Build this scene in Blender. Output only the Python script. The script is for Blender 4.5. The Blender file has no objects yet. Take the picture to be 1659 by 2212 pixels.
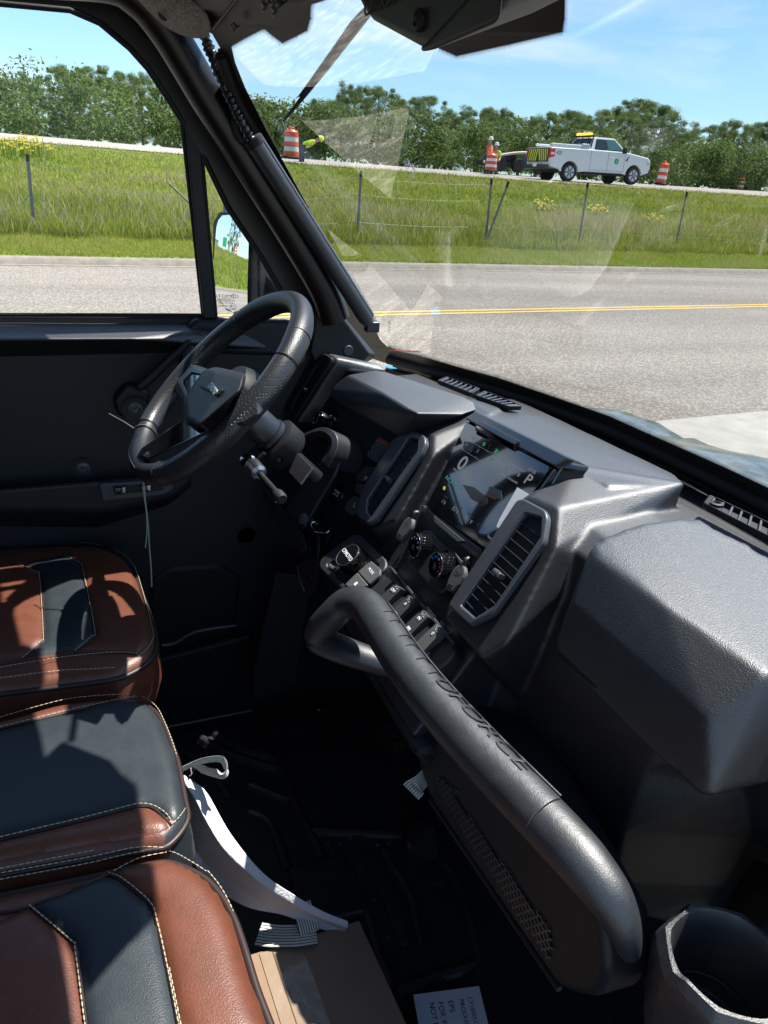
import bpy, bmesh, math, random
import numpy as np
from mathutils import Vector, Matrix
from mathutils.geometry import tessellate_polygon

# ------------------------------------------------------------------ camera geometry (metres; x = vehicle forward, y = vehicle left, z = up)
W, H, FPX = 1659.0, 2212.0, 1534.0
PITCH, ROLL, AZ = math.radians(24.5), math.radians(4.4), math.radians(24)
CAM = np.array([0, 0, 1.7])
_fh = np.array([math.sin(AZ), math.cos(AZ), 0]); _rt = np.array([math.cos(AZ), -math.sin(AZ), 0]); _up = np.array([0, 0, 1.])
FW = _fh*math.cos(PITCH)-_up*math.sin(PITCH); UC = _fh*math.sin(PITCH)+_up*math.cos(PITCH)
RX = _rt*math.cos(ROLL)+UC*math.sin(ROLL); UY = -_rt*math.sin(ROLL)+UC*math.cos(ROLL)

scene = bpy.context.scene
col = scene.collection
cam_d = bpy.data.cameras.new("camera"); cam = bpy.data.objects.new("camera", cam_d); col.objects.link(cam)
M3 = Matrix((RX, UY, -FW)).transposed()
cam.matrix_world = Matrix.Translation(CAM) @ M3.to_4x4()
cam_d.sensor_fit = 'VERTICAL'; cam_d.sensor_height = 36; cam_d.lens = FPX/H*36
cam_d.clip_start = 0.02; cam_d.clip_end = 3000
scene.camera = cam

# ------------------------------------------------------------------ light
SUN_EL, SUN_AZ = math.radians(64.8), math.radians(10.5)      # azimuth from forward (+x) towards left (+y)
world = bpy.data.worlds.new("World"); scene.world = world; world.use_nodes = True
def build_world():
    nt = world.node_tree; N = nt.nodes; L = nt.links; N.clear()
    out = N.new('ShaderNodeOutputWorld'); bg = N.new('ShaderNodeBackground')
    sky = N.new('ShaderNodeTexSky'); sky.sky_type = 'NISHITA'; sky.sun_disc = False
    sky.sun_elevation = SUN_EL; sky.sun_rotation = math.radians(90)-SUN_AZ
    sky.air_density = 1.0; sky.dust_density = 0.8; sky.ozone_density = 1.6; sky.altitude = 200
    bg.inputs[1].default_value = 0.086
    # thin cirrus: stretched noise over the sky direction
    tc = N.new('ShaderNodeTexCoord'); mp = N.new('ShaderNodeMapping'); mp.inputs['Scale'].default_value = (1.6, 1.3, 7.5); mp.inputs['Rotation'].default_value = (0.06, 0.10, 0.3)
    mp.inputs['Location'].default_value = (0.35, 0.1, 0.42)
    nz = N.new('ShaderNodeTexNoise'); nz.inputs['Scale'].default_value = 1.7; nz.inputs['Detail'].default_value = 7; nz.inputs['Roughness'].default_value = .55; nz.inputs['Distortion'].default_value = .6
    rp = N.new('ShaderNodeValToRGB'); rp.color_ramp.elements[0].position = .50; rp.color_ramp.elements[1].position = .74
    mx = N.new('ShaderNodeMixRGB'); mx.inputs[2].default_value = (7.6, 8.2, 8.8, 1)
    ml = N.new('ShaderNodeMath'); ml.operation = 'MULTIPLY'; ml.inputs[1].default_value = .75
    tint = N.new('ShaderNodeMixRGB'); tint.blend_type = 'MULTIPLY'; tint.inputs[0].default_value = 1; tint.inputs[2].default_value = (.92, 1.18, 1.32, 1)
    L.new(tc.outputs['Generated'], mp.inputs[0]); L.new(mp.outputs[0], nz.inputs[0]); L.new(nz.outputs[0], rp.inputs[0])
    L.new(rp.outputs[0], ml.inputs[0]); L.new(ml.outputs[0], mx.inputs[0]); L.new(sky.outputs[0], tint.inputs[1]); L.new(tint.outputs[0], mx.inputs[1])
    L.new(mx.outputs[0], bg.inputs[0]); L.new(bg.outputs[0], out.inputs[0])
build_world()
sun_d = bpy.data.lights.new("sun", 'SUN'); sun_d.energy = 4.9; sun_d.angle = math.radians(.5); sun_d.color = (1, .955, .89)
sun = bpy.data.objects.new("sun", sun_d); col.objects.link(sun)
_sd = Vector((math.cos(SUN_EL)*math.cos(SUN_AZ), math.cos(SUN_EL)*math.sin(SUN_AZ), math.sin(SUN_EL)))
sun.rotation_euler = _sd.to_track_quat('Z', 'Y').to_euler(); sun.location = (0, 0, 30)
vs = scene.view_settings; vs.view_transform = 'Standard'; vs.look = 'None'; vs.gamma = 1; vs.use_curve_mapping = False; vs.exposure = 1.05
scene.cycles.max_bounces = 8; scene.cycles.transparent_max_bounces = 16; scene.cycles.caustics_reflective = False; scene.cycles.caustics_refractive = False
scene.cycles.use_denoising = True

# ------------------------------------------------------------------ survey helpers: a sight line meets a real surface
def ray(px, py): return FW*FPX + RX*(px-W/2) - UY*(py-H/2)
def at(p, **k):
    d = ray(*p); (a, v), = k.items(); i = 'xyz'.index(a); return Vector(CAM + d*((v-CAM[i])/d[i]))
def onpl(p, n, c):
    d = ray(*p); n = np.array(n, float); return Vector(CAM + d*((c-n@CAM)/(n@d)))
class Plane:
    def __init__(s, n, c): s.n = Vector(n).normalized(); s.c = c/Vector(n).length
    def __call__(s, p, off=0): return onpl(p, s.n, s.c+off)
def Z_(r, s):
    k = 1659/s/3072*s
    return r
def zoom(x0, y0, s):   # picture notes were taken in enlarged crops
    f = 1659/3072
    return lambda u, v: ((x0+u/s)*f, (y0+v/s)*f)
rA = zoom(900, 1400, 2.0738); rB = zoom(1500, 1950, 2.765); rC = zoom(1700, 1600, 2.5523); r4 = zoom(1000, 1300, 1.185)
r5 = zoom(1800, 1500, 1.3042); r3 = zoom(0, 1100, 1.2762); r6 = zoom(0, 2100, 1.2762); r7 = zoom(0, 2900, 1.185)
r8 = zoom(1000, 2600, 1.3825); r9 = zoom(1800, 2700, 1.3042); r1 = zoom(0, 0, 1.0801); r2 = zoom(1536, 0, 1.0801)
rM = zoom(700, 750, 2.765); rG = zoom(1100, 2300, 1.659); rT = zoom(1900, 500, 1.4155)
PF = Plane((-1, 0, .65), .271)            # rear face of the dashboard centre, normal to the seats
_A, _B, _C = onpl((800, 1030), PF.n, PF.c), at((688, 907), y=1.40), onpl((690, 1135), PF.n, PF.c)
_n = (_B-_A).cross(_C-_A).normalized(); _n = _n if _n.x < 0 else -_n
PD = Plane(_n, _n.dot(_A))                # driver side of the dashboard face
def DOOR(p, off=0): return at(p, y=1.5-off)
def ws_x(y, z):
    xb = .865-.26*(y-.7)**2; xt = .362-.26*(y-.64)**2
    return xb+(z-1.36)/.52*(xt-xb)
def WS(p, off=0):
    d = ray(*p); d = d/np.linalg.norm(d); a, b = .2, 4.
    g = lambda t: (lambda q: q[0]-ws_x(q[1], q[2])+off)(CAM+d*t)
    ga = g(a) > 0
    for _ in range(44):
        m = (a+b)/2
        if (g(m) > 0) == ga: a = m
        else: b = m
    return Vector(CAM+d*a)

# ------------------------------------------------------------------ materials
MATS = {}
def mat(name, colr, rough=.5, metal=0, bump=None, var=None, spec=.5, emit=None, trans=0, coat=0, stretch=None, sheen=0):
    """bump=(kind, scale, strength, distance) ; var=(scale, amount, colour2)"""
    if name in MATS: return MATS[name]
    m = bpy.data.materials.new(name); m.use_nodes = True; nt = m.node_tree; N = nt.nodes; L = nt.links
    b = N['Principled BSDF']; b.inputs['Base Color'].default_value = (*colr, 1); b.inputs['Roughness'].default_value = rough
    b.inputs['Metallic'].default_value = metal; b.inputs['Specular IOR Level'].default_value = spec
    b.inputs['Coat Weight'].default_value = coat; b.inputs['Coat Roughness'].default_value = .08
    if sheen: b.inputs['Sheen Weight'].default_value = sheen
    if emit: b.inputs['Emission Color'].default_value = (*emit[0], 1); b.inputs['Emission Strength'].default_value = emit[1]
    tc = N.new('ShaderNodeTexCoord'); src = tc.outputs['Object']
    if stretch:
        mp = N.new('ShaderNodeMapping'); mp.inputs['Scale'].default_value = stretch; L.new(src, mp.inputs[0]); src = mp.outputs[0]
    if var:
        nz = N.new('ShaderNodeTexNoise'); nz.inputs['Scale'].default_value = var[0]; nz.inputs['Detail'].default_value = 6; nz.inputs['Roughness'].default_value = .65
        L.new(src, nz.inputs[0]); rp = N.new('ShaderNodeValToRGB'); rp.color_ramp.elements[0].position = .38; rp.color_ramp.elements[1].position = .66
        rp.color_ramp.elements[0].color = (*colr, 1); rp.color_ramp.elements[1].color = (*[colr[i]+(var[2][i]-colr[i])*var[1] for i in range(3)], 1)
        L.new(nz.outputs[0], rp.inputs[0]); L.new(rp.outputs[0], b.inputs['Base Color'])
        rr = N.new('ShaderNodeMapRange'); rr.inputs[3].default_value = max(rough-.06, .02); rr.inputs[4].default_value = rough+.06
        L.new(nz.outputs[0], rr.inputs[0]); L.new(rr.outputs[0], b.inputs['Roughness'])
    if bump:
        kinds = bump if isinstance(bump, list) else [bump]; prev = None
        for kd, sc, st, dist in kinds:
            if kd == 'vor':
                t = N.new('ShaderNodeTexVoronoi'); t.feature = 'SMOOTH_F1'; o = t.outputs['Distance']
            elif kd == 'wave':
                t = N.new('ShaderNodeTexWave'); o = t.outputs['Fac']
            else:
                t = N.new('ShaderNodeTexNoise'); t.inputs['Detail'].default_value = 4; o = t.outputs[0]
            t.inputs['Scale'].default_value = sc; L.new(src, t.inputs['Vector'])
            bp = N.new('ShaderNodeBump'); bp.inputs['Strength'].default_value = st; bp.inputs['Distance'].default_value = dist
            L.new(o, bp.inputs['Height'])
            if prev: L.new(prev.outputs[0], bp.inputs['Normal'])
            prev = bp
        L.new(prev.outputs[0], b.inputs['Normal'])
    MATS[name] = m; return m
GRAIN = [('vor', 900, .55, .0007), ('noise', 1500, .45, .0005)]
M_dash = mat('grained black plastic', (.009, .0105, .0135), .46, bump=GRAIN, var=(7, .9, (.017, .0195, .024)), spec=.9)
def dusty(m, rough=.44, ior=1.55, w=.40):
    b = m.node_tree.nodes['Principled BSDF']; b.inputs['Coat Weight'].default_value = w; b.inputs['Coat Roughness'].default_value = rough; b.inputs['Coat IOR'].default_value = ior
    for l in list(b.inputs['Normal'].links): m.node_tree.links.new(l.from_socket, b.inputs['Coat Normal'])
dusty(M_dash)
M_dark = mat('matt black plastic', (.0095, .0102, .012), .55, bump=('noise', 900, .25, .0005), spec=.35)
M_door = mat('door trim plastic', (.0115, .0132, .0175), .52, bump=[('noise', 900, .3, .0006), ('noise', 14, .1, .004)], spec=.42, var=(5, .6, (.015, .017, .022)))
M_gloss = mat('piano black plastic', (.006, .006, .007), .07, spec=.6, coat=.6)
M_satin = mat('satin grey trim plastic', (.068, .073, .085), .33, spec=.6, bump=('noise', 1500, .2, .0003))
M_foam = mat('moulded foam grip', (.014, .017, .021), .46, bump=[('noise', 700, .4, .0008), ('noise', 90, .3, .0015)], spec=.8, var=(25, 1, (.024, .028, .034)))
dusty(M_foam, .50, 1.5, .35)
M_wheel = mat('wheel leather', (.014, .0155, .018), .42, bump=('vor', 850, .5, .0006), spec=.6)
M_rubber = mat('rubber', (.010, .010, .011), .7, bump=('noise', 400, .3, .001))
M_brown = mat('brown leather', (.140, .046, .025), .43, bump=[('vor', 620, .35, .0008), ('noise', 40, .10, .002)], var=(46, .8, (.100, .031, .016)), spec=.6)
M_slate = mat('dark slate leather', (.021, .028, .0335), .42, bump=[('vor', 760, .35, .0007)], var=(30, 1, (.027, .035, .041)), spec=.5)
M_thread = mat('tan thread', (.50, .43, .30), .7)
M_metal = mat('brushed steel', (.42, .43, .46), .32, 1, bump=('noise', 300, .2, .0005))
M_zinc = mat('dull steel', (.07, .072, .078), .38, .9, bump=('noise', 120, .2, .001))
M_chrome = mat('chrome', (.75, .76, .78), .12, 1)
M_white = mat('white print', (.75, .77, .78), .5)
M_grey = mat('grey print', (.32, .34, .36), .5)
M_red = mat('red print', (.62, .06, .035), .5)
M_fabric = mat('grey felt headliner', (.48, .465, .45), .95, bump=[('noise', 420, .7, .004), ('noise', 90, .5, .006)], var=(260, 1, (.16, .155, .15)), sheen=.3)
M_frit = mat('black ceramic frit', (.020, .017, .015), .45)
M_cover = mat('motor cover plastic', (.035, .029, .026), .5, bump=('noise', 900, .3, .0006))
M_card = mat('corrugated cardboard', (.27, .175, .115), .85, bump=[('noise', 60, .25, .002), ('noise', 500, .3, .0008)], var=(18, .5, (.22, .14, .09)))
M_tape = mat('clear packing tape', (.27, .195, .135), .16, var=(30, .6, (.33, .26, .19)), spec=.7, bump=('noise', 35, .5, .003))
M_foamw = mat('white packing foam', (.72, .72, .74), .85, bump=[('noise', 260, .6, .003)], var=(160, .5, (.58, .58, .61)))
M_paper = mat('white paper', (.74, .76, .82), .7, bump=('noise', 12, .2, .004))
M_ink_shade = mat('black ink and recess shade', (.012, .012, .014), .6)  # print black; also the flat black painting shade inside recesses
M_floor = mat('moulded floor plastic', (.021, .022, .025), .44, bump=[('noise', 300, .35, .001), ('noise', 25, .2, .004)], spec=.4, var=(12, .8, (.032, .032, .035)))
M_tube = mat('powder coated tube', (.008, .008, .009), .33, bump=('noise', 700, .3, .0005), spec=.5)
M_body = mat('painted body', (.03, .032, .03), .3, coat=.5)

def glass_mat(name, tint=(1, 1, 1), refl=1.0, rough=.0, dust=0.0):
    m = bpy.data.materials.new(name); m.use_nodes = True; nt = m.node_tree; N = nt.nodes; L = nt.links; N.clear()
    out = N.new('ShaderNodeOutputMaterial'); tr = N.new('ShaderNodeBsdfTransparent'); tr.inputs[0].default_value = (*tint, 1)
    gl = N.new('ShaderNodeBsdfGlossy'); gl.inputs['Roughness'].default_value = rough
    fr = N.new('ShaderNodeFresnel'); fr.inputs[0].default_value = 1.45
    k = N.new('ShaderNodeMath'); k.operation = 'MULTIPLY'; k.inputs[1].default_value = refl
    mx = N.new('ShaderNodeMixShader'); L.new(fr.outputs[0], k.inputs[0]); L.new(k.outputs[0], mx.inputs[0]); L.new(tr.outputs[0], mx.inputs[1]); L.new(gl.outputs[0], mx.inputs[2])
    last = mx
    if dust:
        df = N.new('ShaderNodeBsdfDiffuse'); df.inputs[0].default_value = (.8, .8, .78, 1)
        tc = N.new('ShaderNodeTexCoord'); nz = N.new('ShaderNodeTexNoise'); nz.inputs['Scale'].default_value = 5; nz.inputs['Detail'].default_value = 8
        rp = N.new('ShaderNodeMapRange'); rp.inputs[1].default_value = .45; rp.inputs[2].default_value = .8; rp.inputs[3].default_value = dust*.35; rp.inputs[4].default_value = dust*1.6
        vo = N.new('ShaderNodeTexVoronoi'); vo.inputs['Scale'].default_value = 160; sp = N.new('ShaderNodeMapRange'); sp.inputs[1].default_value = .0; sp.inputs[2].default_value = .10; sp.inputs[3].default_value = .18; sp.inputs[4].default_value = 0
        n2 = N.new('ShaderNodeTexNoise'); n2.inputs['Scale'].default_value = 9
        g2 = N.new('ShaderNodeMath'); g2.operation = 'GREATER_THAN'; g2.inputs[1].default_value = .60
        mm = N.new('ShaderNodeMath'); mm.operation = 'MULTIPLY'; ad = N.new('ShaderNodeMath'); ad.operation = 'ADD'
        for a in (nz, vo, n2): L.new(tc.outputs['Object'], a.inputs['Vector'])
        L.new(nz.outputs[0], rp.inputs[0]); L.new(vo.outputs['Distance'], sp.inputs[0]); L.new(n2.outputs[0], g2.inputs[0]); L.new(sp.outputs[0], mm.inputs[0]); L.new(g2.outputs[0], mm.inputs[1])
        L.new(rp.outputs[0], ad.inputs[0]); L.new(mm.outputs[0], ad.inputs[1])
        m2 = N.new('ShaderNodeMixShader'); L.new(ad.outputs[0], m2.inputs[0]); L.new(mx.outputs[0], m2.inputs[1]); L.new(df.outputs[0], m2.inputs[2]); last = m2
    L.new(last.outputs[0], out.inputs[0]); return m
M_ws = glass_mat('windshield glass', (.985, .995, .985), .30, dust=.012)
M_win = glass_mat('side window glass', (1, 1, 1), .5, dust=.012)
M_mirror = mat('mirror silver', (.92, .93, .95), .01, 1)

# ------------------------------------------------------------------ mesh helpers
def link(name, me, m=None, parent=None, smooth=35, bevel=0, seg=3):
    o = bpy.data.objects.new(name, me); col.objects.link(o)
    if m is not None:
        ms = m if isinstance(m, (list, tuple)) else [m]
        for x in ms: me.materials.append(x)
    if smooth is not None and len(me.polygons):
        me.polygons.foreach_set('use_smooth', [True]*len(me.polygons)); me.set_sharp_from_angle(angle=math.radians(smooth))
    if bevel:
        b = o.modifiers.new('bevel', 'BEVEL'); b.width = bevel; b.segments = seg; b.limit_method = 'ANGLE'; b.angle_limit = math.radians(14); b.harden_normals = True
        b.use_clamp_overlap = True
    if parent is not None: o.parent = parent
    return o
def from_bm(name, bm, m=None, parent=None, **k):
    bm.normal_update(); me = bpy.data.meshes.new(name); bm.to_mesh(me); bm.free(); return link(name, me, m, parent, **k)
def tag(o, label=None, cat=None, group=None, kind=None):
    if label: o['label'] = label
    if cat: o['category'] = cat
    if group: o['group'] = group
    if kind: o['kind'] = kind
    return o
def empty(name, loc=(0, 0, 0), label=None, cat=None, group=None):
    o = bpy.data.objects.new(name, None); o.location = loc; o.empty_display_size = .1; col.objects.link(o); return tag(o, label, cat, group)
def hull_bm(pts, bm=None):
    bm = bm or bmesh.new(); vs_ = [bm.verts.new(p) for p in pts]
    r = bmesh.ops.convex_hull(bm, input=vs_)
    bad = [v for v in vs_ if v.is_valid and not v.link_faces]
    bmesh.ops.delete(bm, geom=bad, context='VERTS')
    bmesh.ops.dissolve_limit(bm, angle_limit=math.radians(2.5), verts=bm.verts[:], edges=bm.edges[:])
    return bm
def hull(name, pts, m, parent=None, bevel=.004, seg=3, extra=None):
    bm = hull_bm(pts)
    bmesh.ops.recalc_face_normals(bm, faces=bm.faces[:])
    return from_bm(name, bm, m, parent, bevel=bevel, seg=seg)
def ext(pts, v): v = Vector(v); return [Vector(p) for p in pts]+[Vector(p)+v for p in pts]
def box_pts(c, sx, sy, sz, R=None):
    R = R or Matrix.Identity(3); c = Vector(c)
    return [c+R @ Vector((a*sx/2, b*sy/2, d*sz/2)) for a in (-1, 1) for b in (-1, 1) for d in (-1, 1)]
def multi(name, ptsets, m, parent=None, bevel=.002, seg=2):
    """several convex solids as ONE mesh (one part)"""
    bm = bmesh.new()
    for p in ptsets:
        b2 = hull_bm(p); bmesh.ops.recalc_face_normals(b2, faces=b2.faces[:]); me = bpy.data.meshes.new('t'); b2.to_mesh(me); b2.free(); bm.from_mesh(me); bpy.data.meshes.remove(me)
    return from_bm(name, bm, m, parent, bevel=bevel, seg=seg)
def catmull(P, n=8, closed=False):
    P = [Vector(p) for p in P]; out = []; N = len(P); R = range(N if closed else N-1)
    for i in R:
        p0 = P[(i-1) % N] if closed or i > 0 else P[0]; p1 = P[i]; p2 = P[(i+1) % N]; p3 = P[(i+2) % N] if closed or i+2 < N else P[-1]
        for k in range(n):
            t = k/n; out.append(.5*((2*p1)+(-p0+p2)*t+(2*p0-5*p1+4*p2-p3)*t*t+(-p0+3*p1-3*p2+p3)*t**3))
    if not closed: out.append(P[-1])
    return out
def sweep_bm(path, sec, bm=None, closed=False, up=None, radii=None, caps=True):
    """sweep a 2D section (list of (a,b)) along a path; section scales by radii"""
    bm = bm or bmesh.new(); N = len(path); path = [Vector(p) for p in path]
    T = []
    for i in range(N):
        a = path[(i-1) % N] if closed or i > 0 else path[0]; b = path[(i+1) % N] if closed or i < N-1 else path[-1]
        T.append((b-a).normalized())
    u = Vector(up) if up is not None else (Vector((0, 0, 1)) if abs(T[0].z) < .9 else Vector((1, 0, 0)))
    rings = []; prev = None
    for i in range(N):
        if up is not None: n1 = (u-T[i]*u.dot(T[i])).normalized()
        else:
            base = prev if prev is not None else u; n1 = (base-T[i]*base.dot(T[i])).normalized()
        prev = n1; n2 = T[i].cross(n1); r = radii[i] if radii is not None else 1
        rings.append([bm.verts.new(path[i]+n1*(a*r)+n2*(b*r)) for a, b in sec])
    K = len(sec)
    for i in range(N if closed else N-1):
        A, B = rings[i], rings[(i+1) % N]
        for k in range(K): bm.faces.new((A[k], A[(k+1) % K], B[(k+1) % K], B[k]))
    if caps and not closed: bm.faces.new(rings[0][::-1]); bm.faces.new(rings[-1])
    return bm
def circ(r, n=12, ph=0): return [(r*math.cos(2*math.pi*k/n+ph), r*math.sin(2*math.pi*k/n+ph)) for k in range(n)]
def tube(name, path, r, m, parent=None, n=12, closed=False, radii=None, smooth=50):
    return from_bm(name, fixn(sweep_bm(path, circ(r, n), closed=closed, radii=radii)), m, parent, smooth=smooth)
def fixn(bm): bmesh.ops.recalc_face_normals(bm, faces=bm.faces[:]); return bm
def basis(n, x=None):
    n = Vector(n).normalized(); x = Vector(x) if x is not None else (Vector((0, 0, 1)).cross(n) if abs(n.z) < .95 else Vector((1, 0, 0)))
    x = (x-n*x.dot(n)).normalized(); return x, n.cross(x), n
def fillet(pts, r, n=5):
    out = []; N = len(pts)
    for i in range(N):
        a, b, c = Vector(pts[i-1]), Vector(pts[i]), Vector(pts[(i+1) % N]); d1 = min(r, (a-b).length*.48); d2 = min(r, (c-b).length*.48)
        if r <= 0 or d1 < 1e-5: out.append(b); continue
        p, q = b+(a-b).normalized()*d1, b+(c-b).normalized()*d2
        for k in range(n+1):
            t = k/n; out.append(p*(1-t)**2+b*2*t*(1-t)+q*t*t)
    return out
def plate(name, pts, n, thick, m, parent=None, holes=(), bevel=.0015, r=0, base=0, hr=None, x=None, res=2):
    """flat plate with rounded corners and holes; outline = 3D points on a plane, grows along n from base to base+thick"""
    ex, ey, nn = basis(n, x); o = Vector(pts[0]); cu = bpy.data.curves.new(name, 'CURVE'); cu.dimensions = '2D'; cu.fill_mode = 'BOTH'
    bevel = min(bevel, thick*.45); cu.extrude = thick/2-bevel; cu.bevel_depth = bevel; cu.bevel_resolution = res; cu.offset = -bevel
    for li, lp in enumerate([pts]+list(holes)):
        q = [Vector(((Vector(p)-o).dot(ex), (Vector(p)-o).dot(ey))) for p in lp]
        q = fillet(q, r if li == 0 else (hr if hr is not None else r))
        s = cu.splines.new('POLY'); s.points.add(len(q)-1); s.use_cyclic_u = True
        for i, v in enumerate(q): s.points[i].co = (v.x, v.y, 0, 1)
    tmp = bpy.data.objects.new('t', cu); me = bpy.data.meshes.new_from_object(tmp); bpy.data.objects.remove(tmp)
    R = Matrix((ex, ey, nn)).transposed().to_4x4(); me.transform(Matrix.Translation(o+nn*(base+thick/2)) @ R)
    me.materials.clear(); return link(name, me, m, parent)
def lathe_bm(prof, o, axis, n=32, bm=None, x=None, flute=None):
    bm = bm or bmesh.new(); ex, ey, a = basis(axis, x); rings = []
    for ri, (r, h) in enumerate(prof):
        ring = []
        for k in range(n):
            t = 2*math.pi*k/n; rr = r*(1-(flute if flute and flute_ok(ri, prof) and k % 2 else 0)) if flute else r
            ring.append(bm.verts.new(Vector(o)+a*h+(ex*math.cos(t)+ey*math.sin(t))*max(rr, 1e-5)))
        rings.append(ring)
    for A, B in zip(rings, rings[1:]):
        for k in range(n): bm.faces.new((A[k], A[(k+1) % n], B[(k+1) % n], B[k]))
    bm.faces.new(rings[0][::-1]); bm.faces.new(rings[-1]); return bm
def flute_ok(i, prof): return 0 < i < len(prof)-2
def lathe(name, prof, o, axis, m, parent=None, n=32, smooth=35, **k): return from_bm(name, fixn(lathe_bm(prof, o, axis, n, **k)), m, parent, smooth=smooth)
def soft(name, psets, m, parent=None, vox=.005, it=10, lofts=()):
    """convex solids fused into one moulded body with blended edges"""
    bm = bmesh.new()
    for p in psets:
        b2 = hull_bm(p); bmesh.ops.recalc_face_normals(b2, faces=b2.faces[:]); me = bpy.data.meshes.new('t'); b2.to_mesh(me); b2.free(); bm.from_mesh(me); bpy.data.meshes.remove(me)
    for secs in lofts:
        b2 = grid_bm(secs, close=True); b2.faces.new(b2.verts[:len(secs[0])][::-1]); b2.faces.new(b2.verts[-len(secs[0]):]); fixn(b2); me = bpy.data.meshes.new('t'); b2.to_mesh(me); b2.free(); bm.from_mesh(me); bpy.data.meshes.remove(me)
    o = from_bm(name, bm, m, parent, smooth=None); r = o.modifiers.new('remesh', 'REMESH'); r.mode = 'VOXEL'; r.voxel_size = vox; r.use_smooth_shade = True
    sm = o.modifiers.new('smooth', 'SMOOTH'); sm.factor = .5; sm.iterations = it; return o
def text(name, s, o, ex, n, size, m, parent=None, mirror=False, ext_=.0004, align='CENTER', xs=1.0, shear=0, bold=0, font_off=0):
    cu = bpy.data.curves.new(name, 'FONT'); cu.body = s; cu.size = size; cu.extrude = ext_; cu.align_x = align; cu.align_y = 'CENTER'; cu.shear = shear; cu.offset = bold; cu.space_line = .95
    tmp = bpy.data.objects.new('t', cu); me = bpy.data.meshes.new_from_object(tmp); bpy.data.objects.remove(tmp)
    x, y, nn = basis(n, ex)
    if mirror: me.transform(Matrix.Diagonal((-xs, 1, 1, 1))); me.flip_normals()
    else: me.transform(Matrix.Diagonal((xs, 1, 1, 1)))
    R = Matrix((x, y, nn)).transposed().to_4x4(); me.transform(Matrix.Translation(Vector(o)) @ R); me.materials.clear()
    return link(name, me, m, parent, smooth=None)
def grid_bm(rows, bm=None, close=False):
    bm = bm or bmesh.new(); V = [[bm.verts.new(p) for p in r] for r in rows]
    for a, b in zip(V, V[1:]):
        K = len(a)
        for k in range(K if close else K-1): bm.faces.new((a[k], a[(k+1) % K], b[(k+1) % K], b[k]))
    return bm
def raw(name, verts, faces, m, parent=None, smooth=None, fn=4, attr=None):
    """fast mesh from numpy: faces is (n,fn) int array"""
    me = bpy.data.meshes.new(name); nv, nf = len(verts), len(faces)
    me.vertices.add(nv); me.vertices.foreach_set('co', np.asarray(verts, np.float32).ravel())
    me.loops.add(nf*fn); me.loops.foreach_set('vertex_index', np.asarray(faces, np.int32).ravel())
    me.polygons.add(nf); me.polygons.foreach_set('loop_start', np.arange(0, nf*fn, fn, dtype=np.int32)); me.update(calc_edges=True)
    if attr is not None:
        a = me.attributes.new('tint', 'FLOAT', 'POINT'); a.data.foreach_set('value', np.asarray(attr, np.float32))
    o = bpy.data.objects.new(name, me); col.objects.link(o)
    if m is not None: me.materials.append(m)
    if parent is not None: o.parent = parent
    return o
rng = np.random.default_rng(7); random.seed(3)

# ================================================================== OUTSIDE
RA = math.atan2(3.04, 22.23); RC, RS = math.cos(RA), math.sin(RA)
def R_(s, t, z=0): return Vector((s*RC-t*RS, s*RS+t*RC, z))      # road frame: s along the street, t across it
def on_t(p, t): return onpl(p, (-RS, RC, 0), t)
def ramp_mat(name, stops, rough=.8, transl=.35, noise=None, mapy=None):
    m = bpy.data.materials.new(name); m.use_nodes = True; nt = m.node_tree; N = nt.nodes; L = nt.links; N.clear()
    out = N.new('ShaderNodeOutputMaterial'); at_ = N.new('ShaderNodeAttribute'); at_.attribute_name = 'tint'
    rp = N.new('ShaderNodeValToRGB')
    while len(rp.color_ramp.elements) < len(stops): rp.color_ramp.elements.new(.5)
    for e, (p, c) in zip(rp.color_ramp.elements, stops): e.position = p; e.color = (*c, 1)
    src = at_.outputs['Fac']
    if noise:
        tc = N.new('ShaderNodeTexCoord'); nz = N.new('ShaderNodeTexNoise'); nz.inputs['Scale'].default_value = noise[0]; nz.inputs['Detail'].default_value = 5
        ad = N.new('ShaderNodeMath'); ad.operation = 'MULTIPLY_ADD'; ad.inputs[1].default_value = noise[1]; L.new(tc.outputs['Object'], nz.inputs[0]); L.new(nz.outputs[0], ad.inputs[0]); L.new(src, ad.inputs[2]); src = ad.outputs[0]
    df = N.new('ShaderNodeBsdfPrincipled'); df.inputs['Roughness'].default_value = rough; df.inputs['Specular IOR Level'].default_value = .3
    tl = N.new('ShaderNodeBsdfTranslucent'); mx = N.new('ShaderNodeMixShader'); mx.inputs[0].default_value = transl
    L.new(src, rp.inputs[0]); L.new(rp.outputs[0], df.inputs['Base Color']); L.new(rp.outputs[0], tl.inputs[0]); L.new(df.outputs[0], mx.inputs[1]); L.new(tl.outputs[0], mx.inputs[2]); L.new(mx.outputs[0], out.inputs[0]); return m

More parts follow.
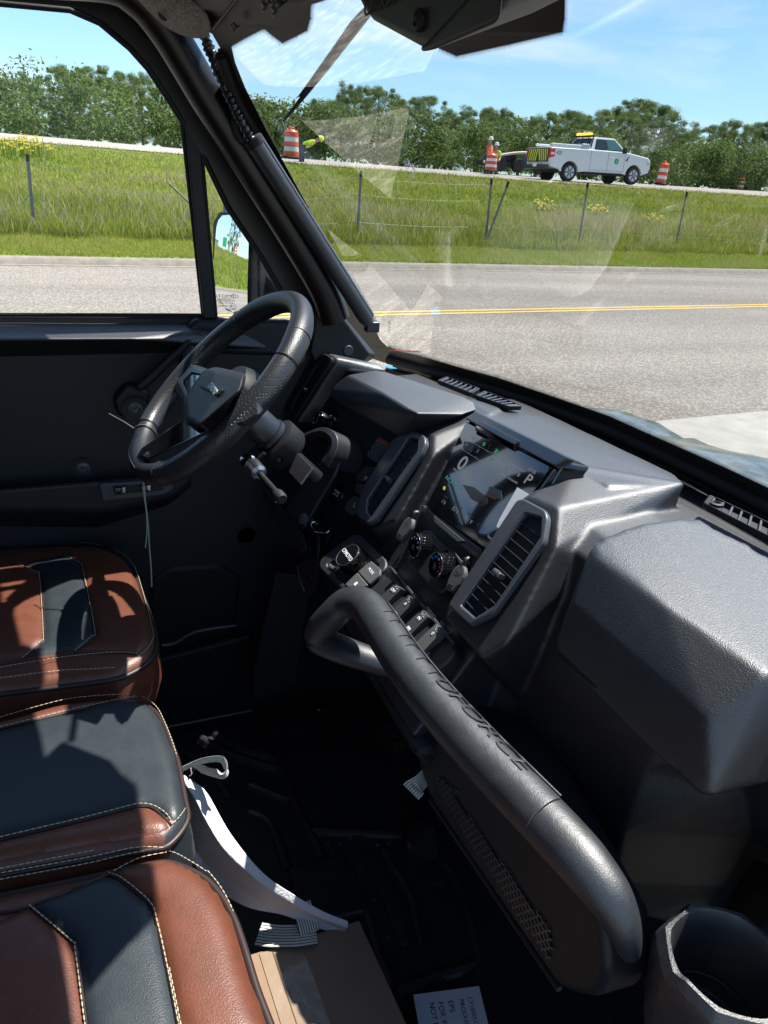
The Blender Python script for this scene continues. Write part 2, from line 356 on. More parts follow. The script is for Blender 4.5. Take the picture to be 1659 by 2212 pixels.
M_asph = mat('worn asphalt', (.325, .294, .250), .9, bump=[('noise', 30, .5, .01), ('noise', 140, .6, .006)], var=(60, 1, (.22, .195, .160)), spec=.3)
def enrich_asphalt():
    nt = M_asph.node_tree; N = nt.nodes; L = nt.links; b = N['Principled BSDF']; tc = N.new('ShaderNodeTexCoord')
    lk = b.inputs['Base Color'].links[0].from_socket
    n1 = N.new('ShaderNodeTexNoise'); n1.inputs['Scale'].default_value = .5; n1.inputs['Detail'].default_value = 5
    mp = N.new('ShaderNodeMapping'); mp.inputs['Rotation'].default_value = (0, 0, -RA); mp.inputs['Scale'].default_value = (.12, 1.3, 1)
    L.new(tc.outputs['Object'], mp.inputs[0]); L.new(mp.outputs[0], n1.inputs[0])
    mr = N.new('ShaderNodeMapRange'); mr.inputs[1].default_value = .3; mr.inputs[2].default_value = .7; mr.inputs[3].default_value = .78; mr.inputs[4].default_value = 1.18; L.new(n1.outputs[0], mr.inputs[0])
    sp = N.new('ShaderNodeTexVoronoi'); sp.inputs['Scale'].default_value = 30; L.new(tc.outputs['Object'], sp.inputs['Vector'])
    m2 = N.new('ShaderNodeMapRange'); m2.inputs[1].default_value = 0; m2.inputs[2].default_value = .55; m2.inputs[3].default_value = 1.60; m2.inputs[4].default_value = .62; L.new(sp.outputs['Distance'], m2.inputs[0])
    mm = N.new('ShaderNodeMath'); mm.operation = 'MULTIPLY'; L.new(mr.outputs[0], mm.inputs[0]); L.new(m2.outputs[0], mm.inputs[1])
    hs = N.new('ShaderNodeVectorMath'); hs.operation = 'SCALE'; L.new(lk, hs.inputs[0]); L.new(mm.outputs[0], hs.inputs['Scale']); L.new(hs.outputs[0], b.inputs['Base Color'])
enrich_asphalt()
M_conc = mat('pale concrete', (.36, .345, .305), .9, bump=[('noise', 60, .3, .004)], var=(5, .8, (.28, .265, .235)), spec=.3)
M_kerb = mat('kerb concrete', (.27, .235, .19), .9, bump=[('noise', 50, .5, .006)], var=(6, .8, (.17, .15, .12)), spec=.3)
M_hwy = mat('highway concrete', (.33, .295, .26), .9, var=(3, .7, (.27, .245, .215)), spec=.3)
M_yel = mat('road marking yellow', (.62, .40, .07), .85, bump=('noise', 90, .5, .004), var=(24, 1, (.46, .33, .11)), spec=.3)
M_soil = ramp_mat('grass ground', [(0, (.075, .125, .014)), (.45, (.13, .19, .022)), (1, (.17, .22, .04))], .95, .0, noise=(1.2, .9))

def sheet(name, rows, m, kind='structure'):
    o = from_bm(name, grid_bm(rows), m, smooth=60); return tag(o, kind=kind)
# asphalt: the street and the yard as one sheet; its far edge is the gutter
rows = [[R_(s, t, 0) for s in np.linspace(-150, 120, 28)] for t in (-120, -30, -5, 5, 10, 14.72)]
tag(sheet('road', rows, M_asph), 'sunlit worn grey asphalt street beside the parked vehicle', 'road')
for k, t in enumerate((9.19, 9.41)):
    rows = [[R_(s, t-.055+w+.01*math.sin(s*.31), .004) for s in np.linspace(-60, 110, 120)] for w in (0, .11)]
    tag(sheet('centre_line', rows, M_yel), ('nearer' if k == 0 else 'farther')+' yellow stripe of the double centre line', 'road marking')
ap = [Vector((4.39, 4.59, .006)), Vector((6.03, 4.68, .006)), Vector((14, 5.4, .006)), Vector((14, -6, .006)), Vector((3.2, -6, .006)), Vector((3.6, 3.0, .006))]
apr = plate('pavement', ap, (0, 0, 1), .01, M_conc, base=0, bevel=.002, r=.3, x=(1, 0, 0)); apr.location.z = -.004
tag(apr, 'pale concrete apron in front of the bonnet', 'pavement', kind='structure')
# kerb with a gutter pan, and mown verge
sec = [(14.60, .006), (14.74, .012), (14.80, .10), (14.84, .125), (14.97, .13), (14.97, -.1), (14.60, -.1)]
rows = [[R_(s, t, z) for s in np.linspace(-150, 120, 140)] for t, z in sec]
bm = grid_bm(rows); kerb = from_bm('kerb', fixn(bm), M_kerb, smooth=30); tag(kerb, 'rolled concrete kerb along the grass', 'kerb', kind='structure')
# highway heights read at y = 28 (near edge) and y = 38 (far edge)
NEp = [(-60, 298), (0, 303), (198, 316), (395, 329), (650, 357), (829, 370), (980, 380), (1130, 391), (1430, 410), (1659, 426)]
FEp = [(-60, 283), (0, 290), (198, 303), (395, 317), (650, 344), (829, 358), (980, 370), (1130, 382), (1430, 398), (1659, 415)]
ne = [at(p, y=28) for p in NEp]; fe = [at(p, y=38) for p in FEp]
def mk(pts):
    xs = np.array([p.x for p in pts]); zs = np.array([p.z for p in pts]); c = np.polyfit(xs, zs, 2)
    def f(x):
        xc = np.clip(x, xs[0]-3, xs[-1]+2); return np.polyval(c, xc)
    return f
zh, zf = mk(ne), mk(fe)
def yk(x): return 15.0/RC+x*RS/RC
def gz(x, y):
    x = np.asarray(x, float); y = np.asarray(y, float); k = yk(x); u = np.clip((y-k)/(28-k), 0, 1)
    g = .13+(zh(x)-.13)*(u**1.12)+.05*np.sin(x*.9+y)*u*(1-u)*2
    v = np.clip((y-28)/10, 0, 1); g = np.where(y > 28, zh(x)+(zf(x)-zh(x))*v-.06, g)
    return np.where(y > 38.4, zf(x)+(y-38.4)*.004-.06, g)
xs_ = np.linspace(-150, 64, 430); us = list(np.linspace(0, 1, 30))
V = []
for u in us: k = yk(xs_); k = np.minimum(k, 26); y = k+(28-k)*u; V.append(np.stack([xs_, y, gz(xs_, y)], 1))
for y in (31, 34, 37.9, 38.4, 42, 48, 60, 90, 160, 400): yy = np.full_like(xs_, y); V.append(np.stack([xs_, yy, gz(xs_, yy)], 1))
V = np.array(V); nr, nc = V.shape[:2]
idx = np.arange(nr*nc).reshape(nr, nc); Fq = np.stack([idx[:-1, :-1], idx[:-1, 1:], idx[1:, 1:], idx[1:, :-1]], -1).reshape(-1, 4)
gr = raw('ground', V.reshape(-1, 3), Fq, M_soil, attr=rng.random(nr*nc)*.3); tag(gr, kind='structure')
V2 = []
for k in range(7):
    v = k/6; y = 27.9+10.2*v; yy = np.full_like(xs_, y); zz = zh(xs_)+(zf(xs_)-zh(xs_))*v+.012; V2.append(np.stack([xs_, yy, zz], 1))
V2 = np.array(V2); idx = np.arange(7*nc).reshape(7, nc); Fq = np.stack([idx[:-1, :-1], idx[:-1, 1:], idx[1:, 1:], idx[1:, :-1]], -1).reshape(-1, 4)
hw = raw('highway', V2.reshape(-1, 3), Fq, M_hwy); tag(hw, kind='structure')

# ---- grass blades (uncountable)
G_STOPS = [(0, (.070, .118, .012)), (.3, (.185, .250, .022)), (.55, (.29, .345, .040)), (.78, (.38, .38, .10)), (.93, (.38, .33, .20)), (1, (.46, .40, .28))]
M_blade = ramp_mat('grass blades', G_STOPS, .6, .5)
def blades(name, x, y, h, w, lean, tint, m=M_blade):
    n = len(x); z = gz(x, y); a = rng.random(n)*6.283; la = rng.random(n)*6.283; l = lean*rng.random(n)*h
    dx, dy = np.cos(a)*w/2, np.sin(a)*w/2; b = np.stack([x, y, z-.02], 1)
    mid = b+np.stack([np.cos(la)*l*.35, np.sin(la)*l*.35, h*.55], 1); tip = b+np.stack([np.cos(la)*l, np.sin(la)*l, h], 1)
    D = np.stack([dx, dy, 0*dx], 1); vt = np.concatenate([b-D, b+D, mid+D*.8, mid-D*.8, tip+D*.15, tip-D*.15]); i = np.arange(n)
    f = np.concatenate([np.stack([i, i+n, i+2*n, i+3*n], 1), np.stack([i+3*n, i+2*n, i+4*n, i+5*n], 1)])
    return raw(name, vt, f, m, attr=np.tile(tint, 6))
def vnoise(x, y, s, seed):
    r = np.random.default_rng(seed); g = r.random((128, 128)); X, Y = x*s+500, y*s+500; xi, yi = np.floor(X).astype(int), np.floor(Y).astype(int); fx, fy = X-xi, Y-yi
    fx = fx*fx*(3-2*fx); fy = fy*fy*(3-2*fy); q = lambda a, b: g[a % 128, b % 128]
    return (q(xi, yi)*(1-fx)+q(xi+1, yi)*fx)*(1-fy)+(q(xi, yi+1)*(1-fx)+q(xi+1, yi+1)*fx)*fy
n = 290000; t = 16.5+rng.random(n)**1.25*11.3; ymx = 28.2
s = -4+(rng.random(n))*52-t*.15; x = s*RC-t*RS; y = s*RS+t*RC; k = (y < ymx) & (x < 46); x, y, t = x[k], y[k], t[k]; n = len(x)
pn = vnoise(x*.45, y, .55, 1)*.6+vnoise(x, y, 2.1, 2)*.4; pq = vnoise(x*.25, y*1.4, .8, 11); band = np.exp(-((t-18.4)/1.9)**2)
far = (t-16.5)/11; h = (.10+.20*pn+.28*band*(.35+pn))*(.6+.7*rng.random(n))*(1-.55*far)
tint = np.clip(.10+.45*pn+.42*pq+.26*rng.random(n)+.22*far-.22+.20*band*(rng.random(n) > .55), 0, .93); seed = rng.random(n) < (.05+.22*band*pn); tint[seed] = .9+.1*rng.random(seed.sum()); h[seed] *= 1.25
tag(blades('tall_grass', x, y, h, .013+.020*far, .8, tint), 'tall seeding grass on the bank behind the fence posts', 'grass', kind='stuff')
n = 170000; t = 15.0+rng.random(n)*2.0; s = -4+rng.random(n)**.9*34; x = s*RC-t*RS; y = s*RS+t*RC
edge = vnoise(x, y, 1.4, 5)
tag(blades('mown_grass', x, y, (.06+.05*rng.random(n))*(.7+.7*edge), .012, .9, np.clip(.42+.26*edge+.2*rng.random(n), 0, .70)), 'bright mown grass strip behind the kerb', 'grass', kind='stuff')
n = 50000; x = -70+rng.random(n)*64; y = yk(x)+rng.random(n)*(28-yk(x)); pn = vnoise(x, y, .4, 8)
tag(blades('roadside_grass', x, y, .15+.4*pn*rng.random(n), .06, .7, np.clip(.1+.6*pn+.25*rng.random(n), 0, .95)), 'grass bank seen behind in the door mirror', 'grass', kind='stuff')
# yellow flowering weeds, each clump one plant
M_flow = mat('yellow petals', (.62, .50, .03), .7)
def weed(p, k, label):
    n = 46; r = np.random.default_rng(k); a = r.random(n)*6.28; q = np.sqrt(r.random(n))*.32
    x = p.x+np.cos(a)*q*1.4; y = p.y+np.sin(a)*q*.6; z = p.z+.25+.4*r.random(n)*(1-q); s = .028+.02*r.random(n)
    c = np.stack([x, y, z], 1); vt = np.concatenate([c+np.stack([-s, 0*s, -s*.4], 1), c+np.stack([s, -s*.3, -s*.3], 1), c+np.stack([s, s*.3, s*.5], 1), c+np.stack([-s, .2*s, s*.5], 1)]); i = np.arange(n)
    root = empty('flowering_weed', p, label, 'wild flower', 'yellow flowering weeds on the grass bank')
    o = raw('blossom', vt-np.array(p), np.stack([i, i+n, i+2*n, i+3*n], 1), M_flow, root)
    st = np.stack([x, y, z*0+p.z], 1)-np.array(p); tp = c-np.array(p); w = np.array([.006, 0, 0]); raw('stem', np.concatenate([st-w, st+w, tp+w, tp-w]), np.stack([i, i+n, i+2*n, i+3*n], 1), M_blade, root, attr=np.full(4*n, .3))
for k, (px, lb) in enumerate([((35, 325), 'yellow flowering weeds near the highway edge at far left'), ((75, 322), 'yellow flowering weeds above the leftmost fence post'), ((1175, 452), 'small yellow flowering weed left of the post below the truck'), ((1290, 460), 'widest yellow flower clump right of the post below the truck'), ((1410, 482), 'sparse yellow weed midway between the two right fence posts')]):
    d = ray(*px); d = d/np.linalg.norm(d); tt = 16
    while tt < 45 and (CAM+d*tt)[2] > gz((CAM+d*tt)[0], (CAM+d*tt)[1])+.25: tt += .1
    P_ = CAM+d*tt; weed(Vector((P_[0], P_[1], float(gz(P_[0], P_[1])))), k, lb)

# ---- fence posts
M_post = mat('weathered galvanised post', (.13, .15, .18), .6, .4, var=(9, 1, (.20, .19, .18)))
def fence_post(top, base, label, t=17):
    a, b = on_t(base, t), on_t(top, t); b2 = on_t(top, t+.0); g = float(gz(a.x, a.y)); d = (b-a).normalized(); a = a+d*((g-.1-a.z)/d.z) if d.z > .3 else a
    root = empty('fence_post', a, label, 'fence post', 'steel posts of the roadside fence'); L_ = (b-a).length
    bm = sweep_bm([Vector((0, 0, 0)), b-a], [(-.030, -.006), (.030, -.006), (.030, .006), (.006, .006), (.006, .034), (-.006, .034), (-.006, .006), (-.030, .006)])
    from_bm('post', fixn(bm), M_post, root, smooth=20)
    bm = sweep_bm([(b-a)*.93, (b-a)*1.01], circ(.036, 8)); from_bm('clip', fixn(bm), M_dark, root)
    return a, b
PST = [((59, 335), (77, 524), 'bluish steel fence post leaning left, leftmost in the door window'),
       ((484, 395), (488, 560), 'fence post rising behind the top of the door mirror'),
       ((780, 370), (770, 535), 'fence post seen first through the windscreen from the pillar'),
       ((1062, 387), (1047, 540), 'upright fence post beside the slanted dark post'),
       ((1270, 396), (1247, 545), 'fence post directly below the white pickup truck'),
       ((1484, 416), (1455, 552), 'fence post below the larger orange drum on the right'),
       ((1682, 432), (1648, 560), 'fence post cut by the right picture edge')]
tops = []
for tp, bs, lb in PST: tops.append(fence_post(tp, bs, lb))
fence_post((1098, 394), (1043, 542), 'thin dark post slanted across its upright neighbour', 16.9)
br = tube('brace_rod', [on_t((366, 397), 17.1), on_t((470, 497), 17.0)], .022, M_post); tag(br, 'slanting grey brace rod ending behind the door window divider', 'rod')
for k, s in enumerate((-5.2, -8.4, -11.8, -15.0, -18.3, -22, -26)):
    b = R_(s, 17, 0); b.z = float(gz(b.x, b.y)); r_ = empty('fence_post', b, 'far fence post seen only in the door mirror', 'fence post', 'steel posts of the roadside fence')
    from_bm('post', fixn(sweep_bm([Vector((0, 0, -.1)), Vector((0, 0, 1.6))], circ(.03, 6))), M_post, r_)
for k, hz in enumerate((.35, .75, 1.0)):
    pts = []
    for (a, b), (c, d) in zip(tops, tops[1:]):
        p, q = a+(b-a)*hz*.92, c+(d-c)*hz*.92
        for i in range(8): u = i/8; pts.append(p*(1-u)+q*u+Vector((0, 0, -.05*math.sin(math.pi*u))))
    tag(tube('fence_wire', pts, .0035, M_zinc, n=5), ('lowest', 'middle', 'topmost')[k]+' strand of thin wire strung between the fence posts', 'wire')

# ---- traffic drums
M_or = mat('drum orange plastic', (.72, .085, .018), .45, var=(4, .3, (.6, .12, .04))); M_rw = mat('reflective white band', (.70, .68, .66), .35)
def drum(base, h, label, tilt=0):
    root = empty('traffic_drum', base, label, 'traffic drum', 'orange and white drums along the highway'); R = Matrix.Rotation(tilt, 4, 'Y')
    prof = [(.30, .0), (.30, .05), (.285, .06)]; n = 28
    zs = [.06, .22, .235, .40, .415, .58, .595, .76, .775, .90]
    def band(z0, z1, nm, m, r0=.27, r1=.23):
        f = lambda z: r0+(r1-r0)*(z/.95)
        o = lathe(nm, [(f(z0), z0*h), (f(z0)+.012, (z0+.01)*h), (f(z1)+.012, (z1-.01)*h), (f(z1), z1*h)], (0, 0, 0), (0, 0, 1), m, root, n=n); return o
    lathe('rubber_base', [(.40, 0), (.40, .05*h), (.30, .08*h), (.26, .08*h)], (0, 0, 0), (0, 0, 1), M_rubber, root)
    for z0, z1, m in ((.08, .24, M_or), (.24, .40, M_rw), (.40, .56, M_or), (.56, .72, M_rw), (.72, .86, M_or)): band(z0, z1, 'orange_band' if m is M_or else 'white_band', m)
    lathe('top_cap', [(.245, .86*h), (.25, .885*h), (.19, .95*h), (.12, .955*h), (.10, .98*h), (.02, .985*h)], (0, 0, 0), (0, 0, 1), M_or, root)
    hp = [Vector((-.10, 0, .93*h)), Vector((-.09, 0, 1.03*h)), Vector((.09, 0, 1.03*h)), Vector((.10, 0, .93*h))]
    tube('handle', catmull(hp, 5), .022, M_or, root, n=8); root.rotation_euler.y = tilt
    return root
def hz_(x, y): v = min(max((y-28)/10, 0), 1); return float(zh(x)+(zf(x)-zh(x))*v)+.02
def drum_at(p, y, h, lb, tilt=0): q = at(p, y=y); drum(Vector((q.x, y, q.z)), h, lb, tilt)
drum_at((629, 343), 28.3, .98, 'orange and white drum standing right of the windscreen pillar, left of the bending worker')
drum_at((1059, 371), 33, .80, 'orange and white drum in front of the two standing workers')
drum_at((1426, 399), 37, 1.22, 'tilted orange and white drum just ahead of the pickup truck', .05)
drum_at((1597, 411), 48, .95, 'small distant orange and white drum nearest the right picture edge')
for x, y in ((-19, 29), (-27, 30), (-36, 29.5), (-23, 27.5)): drum(Vector((x, y, hz_(x, y))), 1.1, 'distant orange drum seen only in the door mirror')

# ---- trees
LSTOP = [(0, (.065, .098, .026)), (.35, (.118, .170, .045)), (.7, (.185, .245, .072)), (1, (.26, .31, .115))]
M_leaf = ramp_mat('tree leaves', LSTOP, .7, .42); M_leaf2 = ramp_mat('pale conifer needles', [(0, (.05, .085, .02)), (.5, (.09, .14, .04)), (1, (.13, .19, .06))], .6, .3)
M_bark = mat('grey bark', (.09, .075, .06), .9, bump=('noise', 12, .8, .03), var=(4, 1, (.15, .13, .11)))
def leafcloud(C_, Rr, per, sz, r, flat=.75):
    n = len(C_)*per; c = np.repeat(C_, per, 0); rad = np.repeat(Rr, per)
    d = r.normal(size=(n, 3)); d /= np.linalg.norm(d, axis=1, keepdims=True); q = rad*(.40+.72*r.random(n)+.7*(r.random(n) < .07)*r.random(n)); pos = c+d*q[:, None]*np.array([1, 1, flat])
    nn = d*.6+r.normal(size=(n, 3))*.6+np.array([0, 0, .35]); nn /= np.linalg.norm(nn, axis=1, keepdims=True)
    a = np.cross(nn, r.normal(size=(n, 3))); a /= np.linalg.norm(a, axis=1, keepdims=True); b = np.cross(nn, a); s = (sz*(.5+.9*r.random(n)))[:, None]
    vt = np.concatenate([pos-a*s, pos-b*s*.55, pos+a*s, pos+b*s*.55]); i = np.arange(n)
    tint = np.repeat(r.random(len(C_)), per)*.45+.5*r.random(n)
    return vt, np.stack([i, i+n, i+2*n, i+3*n], 1), np.tile(tint, 4)
def crown_mesh(kind, seed):
    r = np.random.default_rng(seed); C_, Rr = [], []
    if kind == 'cone':
        for k in range(90):
            z = r.random()**1.2; rr = (1-z)*.33*(.55+.6*r.random()); a = r.random()*6.28; C_.append([math.cos(a)*rr, math.sin(a)*rr, .08+z*.9]); Rr.append(.05+.05*(1-z))
        vt, f, t = leafcloud(np.array(C_), np.array(Rr), 330, .0065, r, .4)
    else:
        nb = 96
        for k in range(nb):
            z = .14+.80*r.random(); prof = math.sin(math.pi*min(max((z-.02)/1.0, 0.03), .99))**.55*.40; rr = prof*math.sqrt(r.random())*1.0; a = r.random()*6.28
            C_.append([math.cos(a)*rr, math.sin(a)*rr*1.0, z]); Rr.append(.034+.050*r.random()**1.6)
        for k in range(9):   # ragged top
            a = r.random()*6.28; rr = .22*r.random(); C_.append([math.cos(a)*rr, math.sin(a)*rr, .88+.10*r.random()]); Rr.append(.035+.03*r.random())
        vt, f, t = leafcloud(np.array(C_), np.array(Rr), 560, .0050, r, .8)
    return vt, f, t
TV = []
for k in range(6):
    kind = 'cone' if k == 5 else 'round'; vt, f, t = crown_mesh(kind, 40+k); o = raw('crown', vt, f, M_leaf2 if k == 5 else M_leaf, attr=t); TV.append(o.data); bpy.data.objects.remove(o)
def trunk_mesh(seed):
    r = random.Random(seed); bm = bmesh.new(); sweep_bm(catmull([(0, 0, -.05), (.01, .005, .2), (-.008, .01, .5), (.01, 0, .85)], 4), circ(1, 8), bm, radii=list(np.linspace(.028, .006, 13)))
    for k in range(9):
        z = .2+.55*r.random(); a = r.random()*6.28; L_ = .16+.14*r.random()
        sweep_bm([(0, 0, z), (math.cos(a)*L_*.5, math.sin(a)*L_*.5, z+.05), (math.cos(a)*L_, math.sin(a)*L_, z+.13)], circ(1, 6), bm, radii=[.011, .008, .003])
    me = bpy.data.meshes.new('trunk'); fixn(bm).to_mesh(me); bm.free(); me.materials.append(M_bark); return me
TM = [trunk_mesh(k) for k in range(3)]
def tree(top, Y, k, label, wide=1.0, group='trees in the belt behind the highway', pos=None, hgt=None):
    if pos is None:
        q = at(top, y=Y); g = float(gz(q.x, Y)); h = q.z-g; base = Vector((q.x, Y, g))
    else: base, h = Vector(pos), hgt
    root = empty('conifer_tree' if k == 5 else 'broadleaf_tree', base, label, 'tree', group)
    for nm, me in (('trunk', TM[k % 3]), ('crown', TV[k])):
        c = bpy.data.objects.new(nm, me); col.objects.link(c); c.parent = root
    root.scale = (h*wide, h*wide, h); root.rotation_euler.z = random.random()*6.28; return root
TT = [(-60, 185, 'tree cut by the left picture edge'), (18, 168, 'tree at the left end of the belt, above the flowering weeds'), (72, 158, 'tree above the leftmost fence post'), (135, 138, 'tallest tree in the driver door window, left of its neighbour of equal height'),
      (198, 136, 'tall tree in the middle of the door window'), (252, 150, 'tree right of the middle of the door window'), (300, 158, 'tree beside the curved door frame'), (348, 186, 'lower tree close to the door frame'), (398, 212, 'tree half hidden by the driver door frame'),
      (585, 218, 'tree just right of the windscreen pillar, above the orange drum'), (640, 240, 'low tree under the wiper tip'), (704, 212, 'tree right of the wiper tip'), (768, 173, 'tallest tree seen through the windscreen'), (822, 185, 'tall round tree right of the tallest one'),
      (880, 208, 'tree left of the middle gap in the belt'), (930, 203, 'tree with a rounded top before the first dip'), (985, 242, 'low tree filling the dip in the tree line'), (1040, 224, 'pointed tree above the standing workers'), (1088, 232, 'narrow tree right of the workers'),
      (1135, 247, 'tree behind the rear of the pickup'), (1190, 236, 'tree behind the truck bed'), (1240, 238, 'tree behind the amber light bar'), (1287, 240, 'tree behind the truck cab'), (1336, 224, 'tree above the truck bonnet'),
      (1398, 212, 'airy tall tree above the drum ahead of the truck'), (1440, 226, 'right half of the airy tall pair of trees'), (1482, 278, 'lowest tree in the gap right of the airy pair'), (1538, 260, 'tree above the two right drums'), (1596, 258, 'tree above the smallest drum'), (1652, 260, 'tree at the right picture edge'), (1720, 262, 'tree beyond the right picture edge')]
for k, (px, py, lb) in enumerate(TT): tree((px, py+random.uniform(-2, 3)), 52+(k*37 % 11), k % 5, lb, wide=random.uniform(.85, 1.12)*(1.15 if py > 200 else .95))
tree((118, 238), 47, 5, 'pale green conifer standing in front of the tall trees at left', 1.5)
for k in range(18):   # second row closes the belt
    px = -40+k*101; py = np.interp(px, [p[0] for p in TT], [p[1] for p in TT])+14+random.uniform(0, 16); tree((px, float(py)), 68+random.uniform(-2, 5), (k*3+1) % 5, 'tree of the hidden second row behind the belt', 1.25, 'trees of the second row behind the belt')
# understorey thicket at the foot of the belt
nC = 460; cx_ = -16+rng.random(nC)*112; cy_ = 46.5+rng.random(nC)*5; cz = gz(cx_, cy_)+.5+rng.random(nC)*2.6
vt, f, t = leafcloud(np.stack([cx_, cy_, cz], 1), .7+rng.random(nC)*.8, 330, .10, rng); th = raw('thicket', vt, f, M_leaf, attr=t*.8); tag(th, 'dense undergrowth along the foot of the tree belt', 'undergrowth', kind='stuff')
# things only the mirror shows
tree(None, 0, 1, 'lone tree behind, seen in the door mirror', .8, 'trees behind the vehicle', pos=(-92, 76, 2.2), hgt=15)
M_green = mat('sign green', (.01, .25, .13), .5)
sg = empty('road_sign', (-76, 70, 2.3), 'green highway sign seen in the door mirror', 'road sign'); hull('sign_board', box_pts((0, 0, 3.2), .08, 3.4, 2.4), M_green, sg, .02)
for yy in (-1.2, 1.2): hull('post', box_pts((.1, yy, 1), .1, .1, 2.4), M_post, sg, .01)
bd = empty('warehouse', (-120, 150, 2.2), 'long white building seen in the door mirror', 'building'); hull('wall', box_pts((0, 0, 3), 50, 14, 6), mat('white siding', (.7, .7, .72), .6), bd, .05); hull('roof', ext([Vector((-25.5, -7.5, 6)), Vector((25.5, -7.5, 6)), Vector((25.5, 7.5, 6)), Vector((-25.5, 7.5, 6))], (0, 0, .4)), M_hwy, bd, .05)
# ---- pickup truck on the highway
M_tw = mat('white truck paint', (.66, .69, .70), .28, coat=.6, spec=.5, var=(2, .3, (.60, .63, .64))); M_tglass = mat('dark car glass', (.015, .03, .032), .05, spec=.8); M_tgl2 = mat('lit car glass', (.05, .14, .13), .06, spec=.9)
M_tail = mat('tail lamp red', (.55, .02, .02), .25, coat=.4); M_amber = mat('amber beacon', (.9, .32, .02), .3, emit=((1, .36, .02), 2.2)); M_lime = mat('lime chevron', (.55, .66, .02), .45); M_logo = mat('logo green', (.01, .36, .16), .5)
def truck():
    p = at((1190, 380), y=31); g0 = float(hz_(21.95, 31.6)); g1 = float(hz_(25.7, 31.6)); a0 = at((1225, 394), y=31).z; a1 = at((1362, 401), y=31).z
    T = empty('pickup_truck', (20.78, 31, a0), 'white extended cab pickup with amber roof lights and striped tailgate on the highway', 'pickup truck')
    T.rotation_euler = (0, -math.atan2(a1-a0, 3.74), 0)
    def arch(cx, r=.47): return [Vector((cx+r*math.cos(t), 0, .40+r*math.sin(t))) for t in np.linspace(math.pi, 0, 12)]
    P = [Vector(v) for v in [(0.05, 0, .62), (.62, 0, .50)]]+arch(1.2)+[Vector((1.75, 0, .44)), Vector((4.36, 0, .44))]+arch(4.95)+[Vector(v) for v in [(5.5, 0, .46), (5.84, 0, .55), (5.90, 0, .80), (5.88, 0, 1.08), (5.70, 0, 1.22), (4.9, 0, 1.33), (4.30, 0, 1.40), (2.28, 0, 1.42), (2.20, 0, 1.42), (.06, 0, 1.40), (.04, 0, 1.0)]]
    plate('body', P, (0, 1, 0), 1.98, M_tw, T, bevel=.06, r=.03, x=(1, 0, 0), res=3)
    hull('wheel_well', box_pts((3.1, .99, .62), 5.2, 1.7, .5), M_dark, T, .01)
    B = [(2.22, .06), (4.42, .06), (4.42, 1.92), (2.22, 1.92)]; Rf = [(2.52, .24), (3.72, .24), (3.72, 1.74), (2.52, 1.74)]
    hull('cab', [Vector((x, y, 1.38)) for x, y in B]+[Vector((x, y, 1.93)) for x, y in Rf]+[Vector((2.62, .30, 1.965)), Vector((3.60, .30, 1.965)), Vector((3.60, 1.68, 1.965)), Vector((2.62, 1.68, 1.965))], M_tw, T, .035)
    def side(u, v, y0=.06, y1=.24, o=-.012): xb = 2.22+u*2.2; xt = 2.52+u*1.2; return Vector((xb+(xt-xb)*v, y0+(y1-y0)*v+o, 1.38+.55*v))
    for nm, us, m in (('rear_window', (.13, .46), M_tglass), ('door_window', (.50, .93), M_tgl2)):
        q = [side(us[0], .10), side(us[1], .10), side(us[1]-(.06 if nm == 'door_window' else 0), .86), side(us[0], .86)]
        n = (q[1]-q[0]).cross(q[3]-q[0]).normalized(); n = n if n.y < 0 else -n; plate(nm, q, n, .012, m, T, bevel=.003, r=.05)
        plate('window_frame', [q[0]+Vector((-.03, 0, -.02)), q[1]+Vector((.03, 0, -.02)), q[2]+Vector((.02, .0, .03)), q[3]+Vector((-.03, .0, .03))], n, .008, M_rubber, T, bevel=.002, r=.05, base=-.004)
    q = [Vector((2.25, .22, 1.44)), Vector((2.25, 1.76, 1.44)), Vector((2.49, 1.64, 1.88)), Vector((2.49, .34, 1.88))]; n = (q[1]-q[0]).cross(q[3]-q[0]).normalized(); n = n if n.x < 0 else -n
    plate('back_window', q, n, .02, M_tglass, T, bevel=.004, r=.06)
    q = [Vector((4.38, .16, 1.43)), Vector((4.38, 1.82, 1.43)), Vector((3.76, 1.66, 1.90)), Vector((3.76, .32, 1.90))]; n = (q[1]-q[0]).cross(q[3]-q[0]).normalized(); n = n if n.x > 0 else -n
    plate('windscreen', q, n, .03, M_tglass, T, bevel=.004, r=.06)
    for cx in (1.2, 4.95):
        for y0, s in ((.0, -1), (1.98, 1)):
            w = lathe('wheel', [(.20, 0), (.38, .0), (.405, .04), (.405, .22), (.38, .26), (.2, .26)], (cx, y0 if s < 0 else y0-.26, .405), (0, 1, 0), M_rubber, T, n=32)
            if s < 0:
                lathe('rim', [(.26, .0), (.25, .03), (.10, .05), (.06, .0), (.02, -.005)], (cx, -.008, .405), (0, 1, 0), M_metal, w, n=24)
                for k in range(6):
                    a = k*math.pi/3; hull('spoke', box_pts((cx+.15*math.cos(a), -.004, .405+.15*math.sin(a)), .22, .03, .05, Matrix.Rotation(-a, 3, 'Y')), M_zinc, w, .006)
    hull('rear_bumper', box_pts((-.04, .99, .58), .18, 1.9, .20), M_zinc, T, .03); hull('number_plate', box_pts((-.14, .95, .66), .02, .32, .15), M_white, T, .003)
    hull('front_bumper', box_pts((5.9, .99, .60), .16, 1.9, .26), M_zinc, T, .04); hull('headlight', ext([Vector((5.60, -.01, 1.12)), Vector((5.86, -.01, 1.02)), Vector((5.88, -.01, .88)), Vector((5.66, -.01, .90))], (0, .25, 0)), mat('head lamp', (.5, .52, .55), .1), T, .01)
